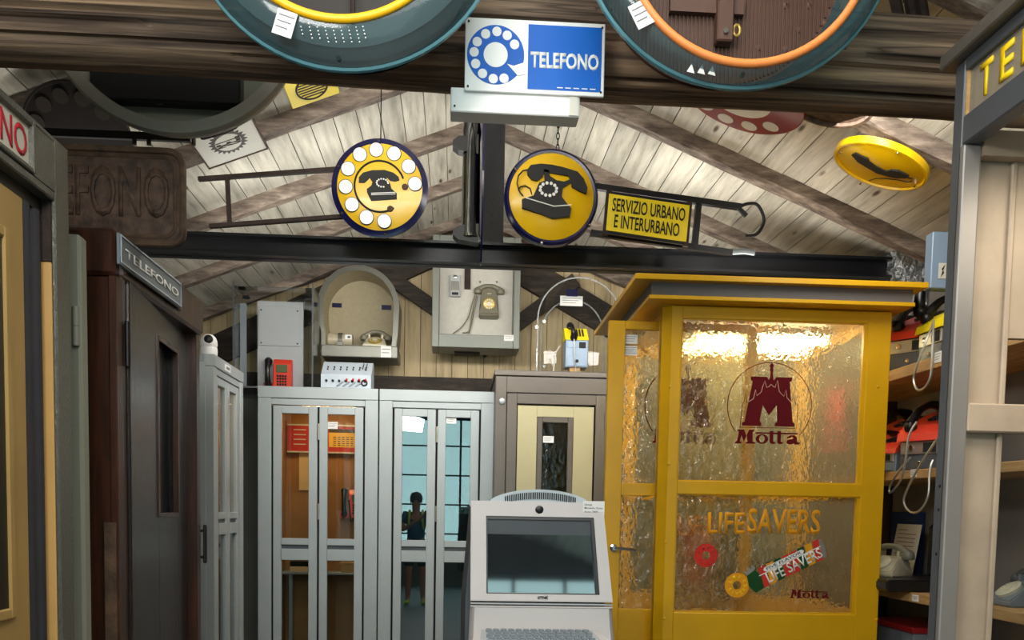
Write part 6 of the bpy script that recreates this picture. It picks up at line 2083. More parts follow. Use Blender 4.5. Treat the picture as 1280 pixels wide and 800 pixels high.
# ------------------------------------------------------------------ right side: shelves with phones
XS = 2.25
YS0, YS1 = 2.75, 5.9
t = thing('phone_shelf', 'pine wall shelving with dark panels behind the phones on the right', 'shelf', (XS + 0.2, (YS0 + YS1) / 2, 0))


def zsh(u, v):
    return P(u, v, X=XS).z


lev = [(zsh(1135, 456), zsh(1135, 470)), (zsh(1132, 588), zsh(1132, 599)), (zsh(1130, 739), zsh(1130, 751))]
for zt_, zb_ in lev:
    n = 3
    for i in range(n):
        y0 = YS0 + (YS1 - YS0) * i / n
        bm = nb(); box(bm, (XS, y0 + 0.002, zb_), (XR_W - 0.03, y0 + (YS1 - YS0) / n - 0.002, zt_), 0.003); obj('shelf_board', bm, 'shelfwood', t)
bm = nb(); box(bm, (XR_W - 0.03, YS0, 0), (XR_W - 0.01, YS1, 2.54)); obj('back_panel', bm, 'wallr', t)
for y_ in (YS0, 5.56, YS1):
    bm = nb(); box(bm, (XS + 0.1, y_ - 0.015, 0), (XR_W - 0.03, y_ + 0.015, 2.54)); obj('upright', bm, 'shelfdark', t)
for i in range(3):
    bm = nb(); box(bm, (XR_W - 0.05, 5.58, (0.05, 1.2, 1.8)[i]), (XR_W - 0.03, 5.88, (1.0, 1.65, 2.15)[i])); obj('dark_panel', bm, 'shelfdark', t)
for (u0, v0, u1, v1) in ((1169, 441, 1176, 452), (1139, 587, 1146, 596), (1141, 743, 1151, 753)):
    p0, p1 = P(u0, v0, X=XS), P(u1, v1, X=XS)
    TS = Matrix.Translation((XS - 0.001, p0.y, p1.z)) @ Matrix.Rotation(-PI / 2, 4, 'Z')
    sticker(t, 0, 0.06, 0, p0.z - p1.z, 0.0, 3, T=TS)

z1s, z2s, z3s = lev[0][0] + 0.001, lev[1][0] + 0.001, lev[2][0] + 0.001


def onshelf(u, X=XS + 0.18):
    return ray(u, 600).y / ray(u, 600).x * X


pA = payphone('payphone', 'orange-red topped grey payphone on the top shelf beside the yellow booth', (XS + 0.19, 4.76, z1s), -PI / 2 + 0.6, 'darkgrey', 'red', 'red and grey payphones on the shelves', 0.24)
for (x_, y_, z_, lab) in ((XS + 0.22, 4.98, z2s, 'left payphone of the second shelf, half hidden behind yellow booth'), (XS + 0.22, 4.62, z2s, 'tall red and grey payphone at right of second shelf, before the post')):
    dup(pA, (x_, y_, z_), -PI / 2 + 0.5, lab)
lowp = payphone('payphone', 'low red payphone crouching between two taller ones on second shelf', (XS + 0.07, 4.80, z2s), -PI / 2 + 0.6, 'phonegrey', 'red', 'red and grey payphones on the shelves', 0.17)
lowp.scale = (1, 0.8, 0.62)
yp = payphone('yellow_payphone', 'yellow-black payphone at the far end of top shelf', (XS + 0.25, 5.06, z1s), -PI / 2, 'ysign', 'black', None, 0.24)
yp2 = payphone('yellow_payphone', 'yellow payphone with black handset at near end of top shelf, by post', (XS + 0.22, 4.46, z1s), -PI / 2, 'darkgrey', 'ysign', None, 0.24)
bm = nb(); handset(bm, (-0.1, -0.17, 0.27), (-0.1, -0.05, 0.5), (0, -0.035, 0.02), 0.026, 0.036); obj('raised_handset', bm, 'black', yp2, True)
bm = nb(); box(bm, (-0.05, -0.02, 0.3), (0.11, 0.15, 0.45), 0.01); obj('top_housing', bm, 'ysign', yp2)
# steel hoses
def hose(label, pts, X=None, Y=None):
    bm = nb(); tube(bm, rod_path([P(u, v, X=x) for u, v, x in pts], 6), 0.0055, 8)
    tag(own_origin(obj('steel_hose', bm, 'hose', smooth=True)), label, 'cord', 'steel hoses of the payphones')


hose('steel hose looping below the top shelf', [(1166, 405, XS + 0.02), (1158, 425, XS - 0.03), (1146, 458, XS - 0.05), (1142, 475, XS - 0.05), (1147, 487, XS - 0.05), (1157, 483, XS - 0.05), (1164, 466, XS - 0.04), (1166, 430, XS - 0.03), (1167, 400, XS + 0.0)])
hose('steel hose hanging in a narrow loop before the low payphone', [(1146, 527, XS - 0.02), (1136, 545, XS - 0.05), (1132, 575, XS - 0.06), (1126, 600, XS - 0.06), (1113, 616, XS - 0.06), (1113, 607, XS - 0.06), (1124, 588, XS - 0.06), (1138, 572, XS - 0.03)])
hose('steel hose hanging in a wide loop below the second shelf', [(1172, 548, XS - 0.02), (1152, 578, XS - 0.05), (1134, 612, XS - 0.06), (1130, 628, XS - 0.06), (1138, 640, XS - 0.06), (1150, 638, XS - 0.06), (1160, 620, XS - 0.05), (1162, 590, XS - 0.04), (1166, 575, XS - 0.02)])

# third shelf: tray with desk phone, paper and folder
p = P(1082, 735, X=XS - 0.08)
t = thing('black_tray', 'black plastic tray jutting out from the third shelf under a grey telephone', 'tray', (XS + 0.1, 4.6, z3s))
bm = nb(); box(bm, (XS - 0.12, 4.40, z3s), (XS + 0.3, 4.93, z3s + 0.06), 0.006); obj('tray', bm, 'black', t)
bm = nb(); box(bm, (XS - 0.125, 4.42, z3s + 0.015), (XS - 0.12, 4.91, z3s + 0.045)); obj('front_ridge', bm, 'rubber', t)
dp = desk_phone('desk_telephone', 'pale grey desk telephone on the black tray beside a printed sheet', (XS + 0.02, 4.72, z3s + 0.061), -PI / 2 + 0.6, 'beige', 'olive', 'ivory', None, 1.0)
t = thing('printed_sheet', 'white printed sheet leaning behind the grey telephone on third shelf', 'paper', (XS + 0.3, 5.1, z3s))
A, B, D = Vector((XS + 0.32, 5.32, z3s + 0.003)), Vector((XS + 0.24, 4.88, z3s + 0.003)), Vector((XS + 0.38, 5.34, z3s + 0.33))
bm = nb(); slab(bm, A, B, D, 0.003); obj('sheet', bm, 'paper', t)
bm = nb()
for i in range(10):
    s = 0.9 - i * 0.07
    a_, b_ = A + (D - A) * s + (B - A) * 0.12, A + (D - A) * s + (B - A) * (0.5 if i == 0 else 0.85)
    bar(bm, a_ + Vector((-0.004, 0, 0)), b_ + Vector((-0.004, 0, 0)), 0.002, 0.004)
obj('print_lines', bm, 'greyink', t)
bm = nb(); box(bm, (XS + 0.39, 5.12, z3s), (XS + 0.43, 5.45, z3s + 0.40), 0.004)
tag(own_origin(obj('blue_folder', bm, 'bluebook')), 'dark blue folder standing behind the printed sheet', 'folder')
bm = nb(); box(bm, (XS + 0.17, 4.45, z3s + 0.062), (XS + 0.29, 4.6, z3s + 0.34), 0.02)
bs = tag(own_origin(obj('black_phone_case', bm, 'black')), 'black case standing on the tray behind the grey telephone, by the post', 'case')
pts = [P(1089, 734, X=XS - 0.12), P(1090, 755, X=XS - 0.13), P(1084, 780, X=XS - 0.13), P(1078, 803, X=XS - 0.12), P(1078, 850, X=XS - 0.1)]
bm = nb(); tube(bm, rod_path(pts, 5), 0.006, 6)
tag(own_origin(obj('black_cable', bm, 'black', smooth=True)), 'black cable hanging down from the tray by the yellow booth', 'cord')
# bottom: red and grey box on the fourth level
z4 = P(1140, 800, X=XS).z - 0.1
bm = nb(); box(bm, (XS, YS0, z4 - 0.05), (XR_W - 0.03, YS1, z4)); obj('shelf_board', bm, 'shelfwood', bpy.data.objects['phone_shelf'])
t = thing('red_grey_box', 'red and grey box on the lowest visible shelf, right', 'box', (XS + 0.2, 4.68, z4 + 0.001))
bm = nb(); box(bm, (XS + 0.05, 4.45, z4 + 0.001), (XS + 0.38, 4.93, z4 + 0.12), 0.004); obj('body', bm, 'phonegrey', t)
bm = nb(); box(bm, (XS + 0.04, 4.44, z4 + 0.121), (XS + 0.39, 4.94, z4 + 0.15), 0.004); obj('lid', bm, 'rederm', t)
# telephone seen beyond the right booth
yy = onshelf(1276)
desk_phone('desk_telephone', 'grey desk telephone on third shelf seen past the right booth strip', (XS + 0.18, yy - 0.05, z3s), -PI / 2, 'phonegrey', 'darkgrey', 'ivory', None, 1.0)

# pale blue metal box above the shelf, foil-wrapped eave
p0, p1 = P(1163, 360, 4.4), P(1192, 290, 4.4)
t = thing('blue_metal_box', 'pale blue metal box high on the right wall, with a small label', 'box', (p0.x + 0.15, 4.45, p0.z))
bm = nb(); box(bm, (p0.x, 4.4, p0.z + 0.0), (XR_W - 0.005, 4.47, p1.z), 0.004); obj('case', bm, 'bluegrey', t)
q0, q1 = P(1173, 348, 4.398), P(1183, 329, 4.398)
bm = nb(); box(bm, (q0.x, 4.396, q0.z), (q1.x, 4.4, q1.z)); lb = obj('label', bm, 'plaque', t)
xm, zm = (q0.x + q1.x) / 2, (q0.z + q1.z) / 2
bm = nb(); prism(bm, [(xm - 0.008, zm - 0.03), (xm + 0.008, zm - 0.01), (xm + 0.002, zm), (xm + 0.012, zm + 0.03), (xm - 0.006, zm + 0.008), (xm + 0.0, zm)], 4.3945, 4.396); obj('mark', bm, 'ink', lb)
bm = nb()
a, b = P(1117, 384, 5.3), P(1168, 312, 5.3)
box(bm, (a.x, 5.28, a.z - 0.05), (XR_W - 0.01, 5.6, b.z))
bmesh.ops.subdivide_edges(bm, edges=bm.edges[:], cuts=9, use_grid_fill=True)
for v in bm.verts:
    v.co += Vector((random.uniform(-0.012, 0.012) if v.co.x < XR_W - 0.05 else 0, random.uniform(-0.012, 0.012), random.uniform(-0.012, 0.012)))
tag(own_origin(obj('foil_bundle', bm, 'foil')), 'crumpled silver foil bundle at the right end of the steel beam', 'foil')

# ------------------------------------------------------------------ right steel booth (open towards the aisle, -X)
XB = 1.31
pe = P(1190, 400, X=XB)
YE = P(1193, 120, X=XB).y
t = thing('open_phone_booth', 'open grey steel phone booth at right edge with yellow TELEFONO letters', 'booth', (XB, YE, 0), -PI / 2, None, True)
# local: x = YE - worldY (towards the camera), y = worldX - XB (into the booth)


def rb(u, v, dx=0.0):
    p = P(u, v, X=XB + dx)
    return YE - p.y, p.z


LR = 1.0
zr1 = rb(1186, 74)[1]; zr0 = rb(1186, 92)[1]
zp1 = rb(1205, 90)[1]; zp0 = rb(1205, 144)[1]; zo = rb(1203, 181)[1]
xp = rb(1205, 120)[0]
bm = nb(); box(bm, (-0.03, -0.03, zr0), (LR, 0.9, zr1), 0.004); obj('roof', bm, 'bootroof', t)
bm = nb()
box(bm, (0, 0, 0), (xp, 0.045, zr0), 0.004)
obj('corner_post', bm, 'bootdark', t)
bm = nb(); box(bm, (xp, 0, zo), (LR, 0.045, zp0), 0.004); obj('header_rail', bm, 'bootdark', t)
bm = nb(); box(bm, (xp, 0, zp1), (LR, 0.045, zr0), 0.002); obj('header_top', bm, 'bootdark', t)
bm = nb(); box(bm, (xp, 0.012, zp0), (LR, 0.02, zp1)); sp = obj('sign_pane', bm, 'signglass', t)
bm = nb(); box(bm, (xp, 0.03, zp0), (LR, 0.04, zp1)); obj('sign_back', bm, 'hoodin', t)
bm = nb(); box(bm, (xp - 0.002, 0.004, zp0), (xp + 0.006, 0.014, zp1)); obj('edge_strip', bm, 'shelfwood', t)
hgt_ = zp1 - zp0
pitch = 0.088
lx = rb(1219, 120)[0]
for i, ch in enumerate('TELEFONO'):
    text(ch, lx + i * pitch, lx + i * pitch + 0.056, zp0 + hgt_ * 0.16, zp1 - hgt_ * 0.10, 0.0125, 'yletter', sp, 'letter', 0.018, 0.004)
# inner aluminium jamb: bright edge then flat face
jx0, jx1 = 0.0, 0.0
bm = nb(); box(bm, (xp - 0.012, 0.0, 0), (xp + 0.012, 0.05, zo), 0.005, 2); obj('bright_edge', bm, 'bootalu', t)
xw0 = P(1203, 400, YE - xp).x - XB
xw1 = P(1216, 400, YE - xp).x - XB
bm = nb(); box(bm, (xp - 0.02, 0.045, 0), (xp + 0.01, 0.05, zo + 0.02), 0.003); obj('inner_jamb', bm, 'bootalu', t)
# far side wall: panel, crossbar, strip and glazed opening
yi1 = P(1264, 600, YE - 0.0).x - XB
bm = nb(); box(bm, (xp - 0.045, 0.05, 0), (xp - 0.025, 0.15, zo + 0.03)); obj('worn_panel', bm, 'bootpanel', t)
bm = nb(); box(bm, (xp - 0.05, 0.15, 0), (xp - 0.012, 0.166, zo + 0.03), 0.004); obj('panel_strip', bm, 'bootpanel', t)
zc1, zc0 = P(1240, 505, YE - xp).z, P(1240, 541, YE - xp).z
bm = nb(); box(bm, (xp - 0.03, 0.05, zc0), (xp + 0.012, 0.80, zc1), 0.004); obj('crossbar', bm, 'bootpanel', t)
bm = nb(); box(bm, (xp - 0.045, 0.166, P(1240, 420, YE - xp).z), (xp - 0.02, 0.86, zo + 0.03)); obj('upper_panel', bm, 'bootpanel', t)
bm = nb(); box(bm, (xp - 0.035, 0.166, 0.0), (xp - 0.03, 0.86, zc0)); obj('side_pane', bm, 'acrylic', t)
bm = nb(); box(bm, (0, 0.86, 0), (LR, 0.9, zr0)); obj('back_wall', bm, 'bootpanel', t)
bm = nb(); box(bm, (xp - 0.02, 0.05, zo - 0.03), (xp + 0.02, 0.86, zo + 0.035)); obj('top_channel', bm, 'bootpanel', t)
bm = nb(); box(bm, (xp, 0.045, zo + 0.05), (LR, 0.86, zo + 0.07)); obj('inner_ceiling', bm, 'bootpanel', t)
bm = nb(); box(bm, (LR - 0.045, 0, 0), (LR, 0.045, zr0), 0.004); obj('near_post', bm, 'bootdark', t)
for u, v in ((1190, 607), (1195, 637), (1186, 694)):
    z_ = P(u, v, X=XB).z
    bm = nb(); disc(bm, (xp * 0.6, -0.002, z_), 0.004, 0.004, 8); obj('screw_hole', bm, 'gap', t)

# bundle of dark pipes above the log at the top right
for i, (u, lab) in enumerate(((1122, 'left'), (1138, 'middle'), (1151, 'right'))):
    a = P(u + 6, 40, 3.25); b = P(u - 12 + i * 4, -60, 3.35)
    bm = nb(); tube(bm, [a, (a + b) / 2 + Vector((0, 0.01, 0)), b], 0.02, 8)
    tag(own_origin(obj('dark_rod', bm, 'rustbar', smooth=True)), f'{lab} one of three dark rods rising behind the log, top right', 'rod', 'dark rods behind the log')

# ------------------------------------------------------------------ kiosk in the foreground
YK = 3.2
kK = YK / FPX


def qk(u, v, y=0.0):
    return P(u, v, YK + y)


tl, tr_ = qk(589, 627), qk(757, 627)
cx_ = (tl.x + tr_.x) / 2
t = thing('public_web_kiosk', 'pearl-grey internet kiosk with dark screen and keyboard, foreground centre', 'kiosk', (cx_, YK + 0.1, 0))
zt_ = (tl.z + tr_.z) / 2
zg = qk(676, 752).z
zb_ = qk(676, 800).z - 0.25
hw1 = (tr_.x - tl.x) / 2
hwl = cx_ - qk(588, 752).x
hwr = qk(766, 752).x - cx_
# front face: sheet from top to groove, slightly leaning back
LEAN = 0.06
sl_, sr_ = qk(608, 700), qk(749, 700)
zs1, zs0 = qk(676, 646).z, qk(676, 743).z


def kx(side, z):
    f = (zt_ - z) / (zt_ - zg)
    return cx_ + side * (hw1 + (((hwr if side > 0 else hwl) - hw1) * f))


def kq(z, y=0.0):                                 # front surface depth
    return YK + LEAN * (z - zg) / (zt_ - zg) + y


bm = nb()
# four panels around the screen opening
def kpanel(bm, x0t, x1t, x0b, x1b, zt2, zb2):
    hexa(bm, [(x0b, kq(zb2), zb2), (x1b, kq(zb2), zb2), (x0b, kq(zb2) + 0.03, zb2), (x1b, kq(zb2) + 0.03, zb2), (x0t, kq(zt2), zt2), (x1t, kq(zt2), zt2), (x0t, kq(zt2) + 0.03, zt2), (x1t, kq(zt2) + 0.03, zt2)])


xo0t, xo1t = qk(608, 650).x, qk(745, 650).x
xo0b, xo1b = qk(608, 742).x, qk(750, 742).x
kpanel(bm, kx(-1, zt_), kx(1, zt_), kx(-1, zs1), kx(1, zs1), zt_, zs1)
kpanel(bm, kx(-1, zs1), xo0t, kx(-1, zs0), xo0b, zs1, zs0)
kpanel(bm, xo1t, kx(1, zs1), xo1b, kx(1, zs0), zs1, zs0)
kpanel(bm, kx(-1, zs0), kx(1, zs0), kx(-1, zg), kx(1, zg), zs0, zg)
obj('front_panel', bm, 'kiosk', t)
bm = nb()
e = 0.011
for (x0t, x1t, x0b, x1b, z1, z0) in ((xo0t, xo1t, xo0t, xo1t, zs1, zs1 - e), (xo0t, xo0t + e * 0.5, xo0b, xo0b + e * 0.5, zs1 - e, zs0), (xo1t - e, xo1t, xo1b - e, xo1b, zs1 - e, zs0), (xo0b, xo1b, xo0b, xo1b, zs0 + 0.003, zs0)):
    hexa(bm, [(x0b, kq(z0, 0.004), z0), (x1b, kq(z0, 0.004), z0), (x0b, kq(z0, 0.03), z0), (x1b, kq(z0, 0.03), z0), (x0t, kq(z1, 0.004), z1), (x1t, kq(z1, 0.004), z1), (x0t, kq(z1, 0.03), z1), (x1t, kq(z1, 0.03), z1)])
obj('screen_bezel', bm, 'black', t)
bm = nb()
hexa(bm, [(xo0b, kq(zs0, 0.02), zs0), (xo1b, kq(zs0, 0.02), zs0), (xo0b, kq(zs0, 0.026), zs0), (xo1b, kq(zs0, 0.026), zs0), (xo0t, kq(zs1, 0.02), zs1), (xo1t, kq(zs1, 0.02), zs1), (xo0t, kq(zs1, 0.026), zs1), (xo1t, kq(zs1, 0.026), zs1)])
obj('screen', bm, 'screen', t)
pc_ = qk(676, 637)
bm = nb(); lathe(bm, [(0.0145, 0.004), (0.0145, -0.003), (0.010, -0.005)], (pc_.x, kq(pc_.z), pc_.z), 'Y', 24, True, True); obj('webcam', bm, 'black', t, True)
a, b = qk(672, 749), qk(685, 744.5)
text('urmet', a.x, b.x, a.z, b.z, kq(a.z, -0.0005), 'ink', t, 'maker_name', 0.02)
a, b = qk(731, 644), qk(759, 626.5)
yq = kq(b.z, -0.004) - 0.001
bm = nb(); box(bm, (a.x, yq - 0.0015, a.z), (b.x, yq, b.z)); lb = obj('paper_label', bm, 'paper', t)
h_ = b.z - a.z
for i, (s_, l_) in enumerate((('Urmet', 0.34), ('Modello Pyxis', 0.84), ('Anno 2003', 0.62))):
    zc_ = b.z - h_ * (0.27 + 0.25 * i)
    text(s_, a.x + 0.006, a.x + 0.006 + (b.x - a.x) * l_, zc_ - h_ * 0.07, zc_ + h_ * 0.09, yq - 0.0016, 'ink', lb, 'print', 0.004, 0.0005)
# grooves
for i, v in enumerate((751, 755, 758.5)):
    z = qk(676, v).z
    bm = nb(); box(bm, (kx(-1, zg), YK - 0.0, z - 0.0035), (kx(1, zg), YK + 0.03, z + 0.002), 0.001); obj('groove_strip', bm, 'kiosk' if i != 1 else 'boardgrey', t)
z1_ = qk(676, 760).z
bm = nb()
n = 10
prof = []
for i in range(n + 1):
    s_ = i / n
    prof.append((YK - 0.005 - 0.16 * s_ ** 2.2, z1_ + (zb_ - z1_) * s_))
# lower bulging body
rows = []
for y_, z_ in prof:
    s_ = (z1_ - z_) / (z1_ - zb_)
    hl, hr_ = hwl + 0.012 * s_, hwr + 0.03 * s_
    rows.append([bm.verts.new((cx_ - hl, y_ + 0.02, z_)), bm.verts.new((cx_ - hl + 0.015, y_, z_)), bm.verts.new((cx_ + hr_ - 0.015, y_, z_)), bm.verts.new((cx_ + hr_, y_ + 0.02, z_)), bm.verts.new((cx_ + hr_, YK + 0.12, z_)), bm.verts.new((cx_ - hl, YK + 0.12, z_))])
for A, B in zip(rows, rows[1:]):
    for i in range(6):
        bm.faces.new((A[i], A[(i + 1) % 6], B[(i + 1) % 6], B[i]))
bm.faces.new(rows[0]); bm.faces.new(rows[-1][::-1])
obj('lower_body', bm, 'kiosk', t, True)
bm = nb(); box(bm, (cx_ - hwl + 0.03, YK - 0.1, 0.0), (cx_ + hwr - 0.03, YK + 0.2, zb_), 0.01); obj('pedestal', bm, 'kiosk', t)
# rear housing with dark side bulge and speaker grille arc
bm = nb()
rows = []
for y_, g in ((YK + 0.03 + LEAN * 0.5, 1.0), (YK + 0.16, 1.06), (YK + 0.3, 0.85)):
    rows.append([bm.verts.new((cx_ + s_ * (hw1 + 0.0) * g * (1.0 if z_ > zg else 1.06), y_ + (0.04 if z_ >= zt_ - 0.01 else 0), z_)) for s_, z_ in ((-1, zb_), (-1, zg), (-0.96, zt_ - 0.02), (0.96, zt_ - 0.02), (1, zg), (1, zb_))])
for A, B in zip(rows, rows[1:]):
    for i in range(6):
        bm.faces.new((A[i], A[(i + 1) % 6], B[(i + 1) % 6], B[i]))
bm.faces.new(rows[0]); bm.faces.new(rows[-1][::-1])
obj('rear_housing', bm, 'darkgrey', t, True)
gx0, gx1 = qk(611, 627, 0.1).x, qk(737, 627, 0.1).x
gc = (gx0 + gx1) / 2
gh = qk(676, 612, 0.1).z
zb3 = zt_ - 0.005
bm = nb()
pts = [(gx0 + (gx1 - gx0) * i / 24, zb3 + (gh - zb3) * (1 - (2 * i / 24 - 1) ** 2) ** 0.62) for i in range(25)]
prism(bm, [(gx1, zb3 - 0.05), (gx0, zb3 - 0.05)] + pts, YK + 0.085, YK + 0.2)
obj('speaker_hood', bm, 'kioskdark', t)
for i in range(34):
    x_ = gc - 0.125 + 0.25 * i / 33
    s_ = 1 - ((x_ - gc) / (gx1 - gc)) ** 2
    zt4 = zb3 + (gh - zb3) * s_ ** 0.62 - 0.010
    bm = nb(); box(bm, (x_, YK + 0.08, zt4 - 0.024), (x_ + 0.004, YK + 0.0855, zt4)); obj('grille_slot', bm, 'ink', t)
# keyboard shelf
a, b = qk(603, 800, -0.22), qk(757, 789, -0.14)
zk = qk(676, 789, -0.08).z
zk2 = zk - 0.03
bm = nb()
x0k, x1k = cx_ - 0.215, cx_ + 0.215
hexa(bm, [(x0k - 0.02, YK - 0.32, zk2 - 0.06), (x1k + 0.025, YK - 0.32, zk2 - 0.06), (x0k, YK - 0.06, zk - 0.05), (x1k, YK - 0.06, zk - 0.05), (x0k - 0.02, YK - 0.32, zk2), (x1k + 0.025, YK - 0.32, zk2), (x0k, YK - 0.06, zk), (x1k, YK - 0.06, zk)])
obj('keyboard_shelf', bm, 'kiosk', t)
bm = nb()
hexa(bm, [(x0k + 0.01, YK - 0.29, zk2 + 0.004), (x1k - 0.01, YK - 0.29, zk2 + 0.004), (x0k + 0.02, YK - 0.08, zk - 0.002), (x1k - 0.03, YK - 0.08, zk - 0.002), (x0k + 0.01, YK - 0.29, zk2 + 0.010), (x1k - 0.01, YK - 0.29, zk2 + 0.010), (x0k + 0.02, YK - 0.08, zk + 0.004), (x1k - 0.03, YK - 0.08, zk + 0.004)])
kb = obj('keyboard', bm, 'boardgrey', t)
bm = nb()
for r in range(5):
    yy = YK - 0.105 - 0.036 * r
    zz = zk - (YK - 0.06 - yy) / 0.26 * 0.03 + 0.004
    for cidx in range(14):
        xx = x0k + 0.035 + cidx * 0.0255 + (r % 2) * 0.006
        box(bm, (xx, yy - 0.013, zz), (xx + 0.019, yy + 0.013, zz + 0.011))
obj('keys', bm, 'phonegrey', kb, kind='stuff')

# ------------------------------------------------------------------ unseen lamp cases, added for the fills set up at the top
t = thing('ceiling_lamp', 'unseen added ceiling lamp case hung behind the log beam', 'lamp', (0.15, 3.95, 3.36))
bm = nb(); box(bm, (-0.55, 3.87, 3.36), (0.85, 4.03, 3.41), 0.004); obj('added_lamp_case', bm, 'white', t)
for xx in (-0.4, 0.7):
    bm = nb(); tube(bm, [(xx, 3.95, 3.41), (xx, 3.95, zroof(xx) + 0.1)], 0.006, 6); obj('suspension_rod', bm, 'hose', t)
t = thing('ceiling_lamp', 'unseen added ceiling lamp case over the front of the room', 'lamp', (0.15, 1.3, 3.53))
bm = nb(); box(bm, (0.02, 0.5, 3.53), (0.28, 2.1, 3.6), 0.004); obj('added_lamp_case', bm, 'white', t)
for yy in (0.7, 1.9):
    bm = nb(); tube(bm, [(0.15, yy, 3.6), (0.15, yy, ZR + 0.1)], 0.006, 6); obj('suspension_rod', bm, 'hose', t)


# ------------------------------------------------------------------ the photographer, seen only as a reflection in the booth glass
def skin_mesh(name, mat, parent, joints, edges, sub=2, root=0):
    me = bpy.data.meshes.new(name)
    me.from_pydata([j[:3] for j in joints], edges, [])
    o = bpy.data.objects.new(name, me)
    C.objects.link(o)
    o.parent = parent
    me.materials.append(M[mat])
    sk = o.modifiers.new('skin', 'SKIN')
    sk.use_smooth_shade = True
    for i, j in enumerate(joints):
        me.skin_vertices[0].data[i].radius = (j[3], j[4] if len(j) > 4 else j[3])
    me.skin_vertices[0].data[root].use_root = True
    sd = o.modifiers.new('sub', 'SUBSURF')
    sd.levels = sd.render_levels = sub
    return o


t = thing('person', 'person in blue t-shirt and dark shorts raising a camera, mirrored in booth glass', 'person', (-0.62, -0.42, 0), 0, None, True)
J, E = [], []


def jn(x, y, z, r, r2=None, to=None):
    J.append((x, y, z, r, r2 or r))
    if to is not None:
        E.append((to, len(J) - 1))
    return len(J) - 1


pel = jn(0, 0, 0.95, 0.14, 0.105)
wai = jn(0, 0.0, 1.12, 0.12, 0.095, pel)
che = jn(0, 0.02, 1.32, 0.135, 0.10, wai)
nek = jn(0, 0.03, 1.46, 0.055, 0.055, che)
hea = jn(0, 0.05, 1.54, 0.07, 0.08, nek)
top_ = jn(0, 0.055, 1.66, 0.075, 0.092, hea)
jn(0, 0.05, 1.72, 0.05, 0.06, top_)
for sgn in (-1, 1):
    sh = jn(sgn * 0.17, 0.02, 1.40, 0.055, 0.055, che)
    el = jn(sgn * 0.22, 0.14, 1.16, 0.04, 0.04, sh)
    wr_ = jn(0.16 + sgn * 0.07, 0.30, 1.36, 0.027, 0.027, el)
    pm = jn(0.19 + sgn * 0.05, 0.335, 1.42, 0.033, 0.02, wr_)
    for f in range(4):
        k1 = jn(0.20 + sgn * (0.035 - 0.004 * f), 0.355 + 0.006 * f, 1.455 - 0.02 * f, 0.009, 0.009, pm)
        jn(0.225 - sgn * 0.012, 0.362 + 0.006 * f, 1.462 - 0.02 * f, 0.008, 0.008, k1)
    th = jn(0.20 + sgn * 0.03, 0.31, 1.435, 0.010, 0.010, pm)
    jn(0.215 + sgn * 0.01, 0.315, 1.455, 0.009, 0.009, th)
    hp = jn(sgn * 0.095, 0, 0.88, 0.088, 0.09, pel)
    kn = jn(sgn * 0.11, 0.03, 0.49, 0.055, 0.058, hp)
    cf = jn(sgn * 0.115, -0.01, 0.33, 0.05, 0.056, kn)
    an = jn(sgn * 0.12, -0.01, 0.09, 0.033, 0.036, cf)
    ft = jn(sgn * 0.13, 0.10, 0.045, 0.036, 0.03, an)
    jn(sgn * 0.135, 0.17, 0.035, 0.03, 0.022, ft)
skin_mesh('body', 'skin', t, J, E, 2, pel)
skin_mesh('t_shirt', 'shirt', t, [(0, 0, 0.93, 0.155, 0.12), (0, 0, 1.12, 0.14, 0.112), (0, 0.02, 1.32, 0.152, 0.115), (0, 0.025, 1.43, 0.075, 0.07), (-0.17, 0.02, 1.41, 0.068), (0.17, 0.02, 1.41, 0.068), (-0.205, 0.095, 1.25, 0.06), (0.205, 0.095, 1.25, 0.06)], [(0, 1), (1, 2), (2, 3), (2, 4), (2, 5), (4, 6), (5, 7)], 2, 0)
skin_mesh('shorts', 'shorts', t, [(0, 0, 0.95, 0.15, 0.115), (-0.1, 0, 0.86, 0.1, 0.1), (0.1, 0, 0.86, 0.1, 0.1), (-0.108, 0.02, 0.56, 0.08, 0.082), (0.108, 0.02, 0.56, 0.08, 0.082)], [(0, 1), (0, 2), (1, 3), (2, 4)], 2, 0)
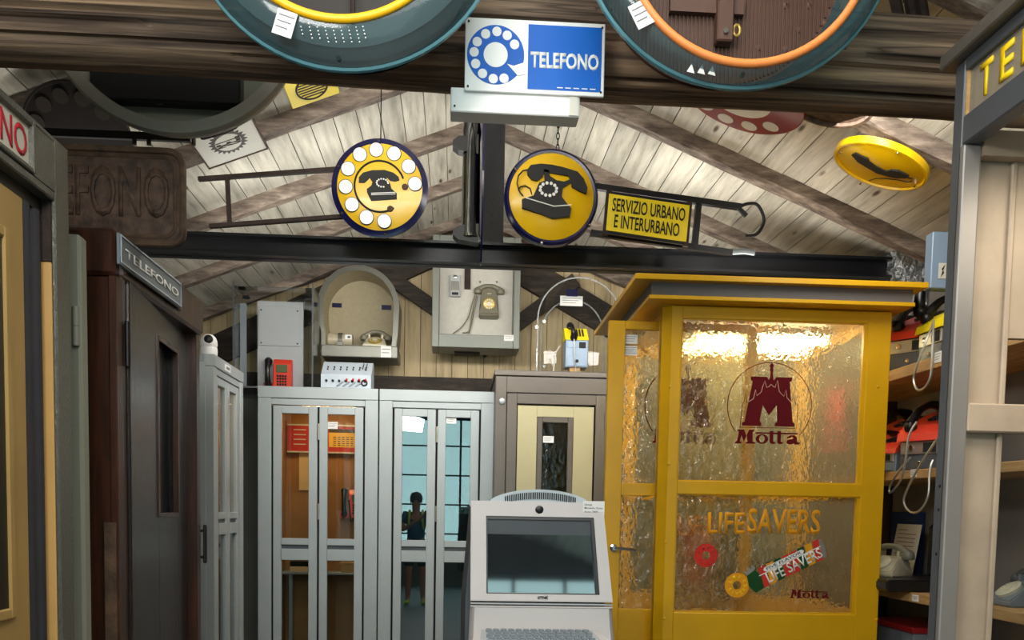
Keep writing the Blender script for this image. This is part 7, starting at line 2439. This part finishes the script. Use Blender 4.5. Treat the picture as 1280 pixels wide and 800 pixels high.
for sgn in (-1, 1):
    skin_mesh('shoe', 'hiviz', t, [(sgn * 0.12, -0.03, 0.055, 0.045, 0.04), (sgn * 0.13, 0.10, 0.045, 0.045, 0.036), (sgn * 0.136, 0.185, 0.038, 0.036, 0.028)], [(0, 1), (1, 2)], 2, 0)
bm = nb(); lathe(bm, [(0.09, 1.60), (0.1, 1.65), (0.095, 1.70), (0.07, 1.745), (0.02, 1.765)], (0, 0.035, 0), 'Z', 20, False, True); obj('hair', bm, 'hair', t, True)
bm = nb(); bmesh.ops.create_uvsphere(bm, u_segments=10, v_segments=8, radius=0.013, matrix=Matrix.Translation((0, 0.142, 1.595))); obj('nose', bm, 'skin', t, True)
for sgn in (-1, 1):
    bm = nb(); bmesh.ops.create_uvsphere(bm, u_segments=10, v_segments=8, radius=0.009, matrix=Matrix.Translation((sgn * 0.03, 0.128, 1.625))); obj('eye', bm, 'black', t, True)
    bm = nb(); bmesh.ops.create_uvsphere(bm, u_segments=10, v_segments=8, radius=0.022, matrix=Matrix.Translation((sgn * 0.083, 0.045, 1.605)) @ Matrix.Diagonal((0.4, 0.8, 1.3, 1))); obj('ear', bm, 'skin', t, True)
bm = nb(); box(bm, (-0.022, 0.125, 1.553), (0.022, 0.138, 1.562), 0.003); obj('mouth', bm, 'signred', t)
bm = nb(); box(bm, (-0.13, -0.27, 1.02), (0.13, -0.115, 1.44), 0.04, 3); obj('backpack', bm, 'shorts', t, True)
for sgn in (-1, 1):
    bm = nb(); tube(bm, rod_path([(sgn * 0.1, -0.13, 1.42), (sgn * 0.1, 0.0, 1.475), (sgn * 0.1, 0.13, 1.40), (sgn * 0.11, 0.145, 1.25), (sgn * 0.12, -0.1, 1.1)], 5), 0.017, 8); obj('strap', bm, 'hiviz', t, True)
bm = nb(); box(bm, (0.145, 0.365, 1.375), (0.225, 0.375, 1.475), 0.006)
cm = own_origin(obj('handheld_camera', bm, 'black'))
cm.location = cm.location + Vector((-0.62, -0.42, 0))
tag(cm, 'small black handheld camera phone in the hands of mirrored person', 'camera')
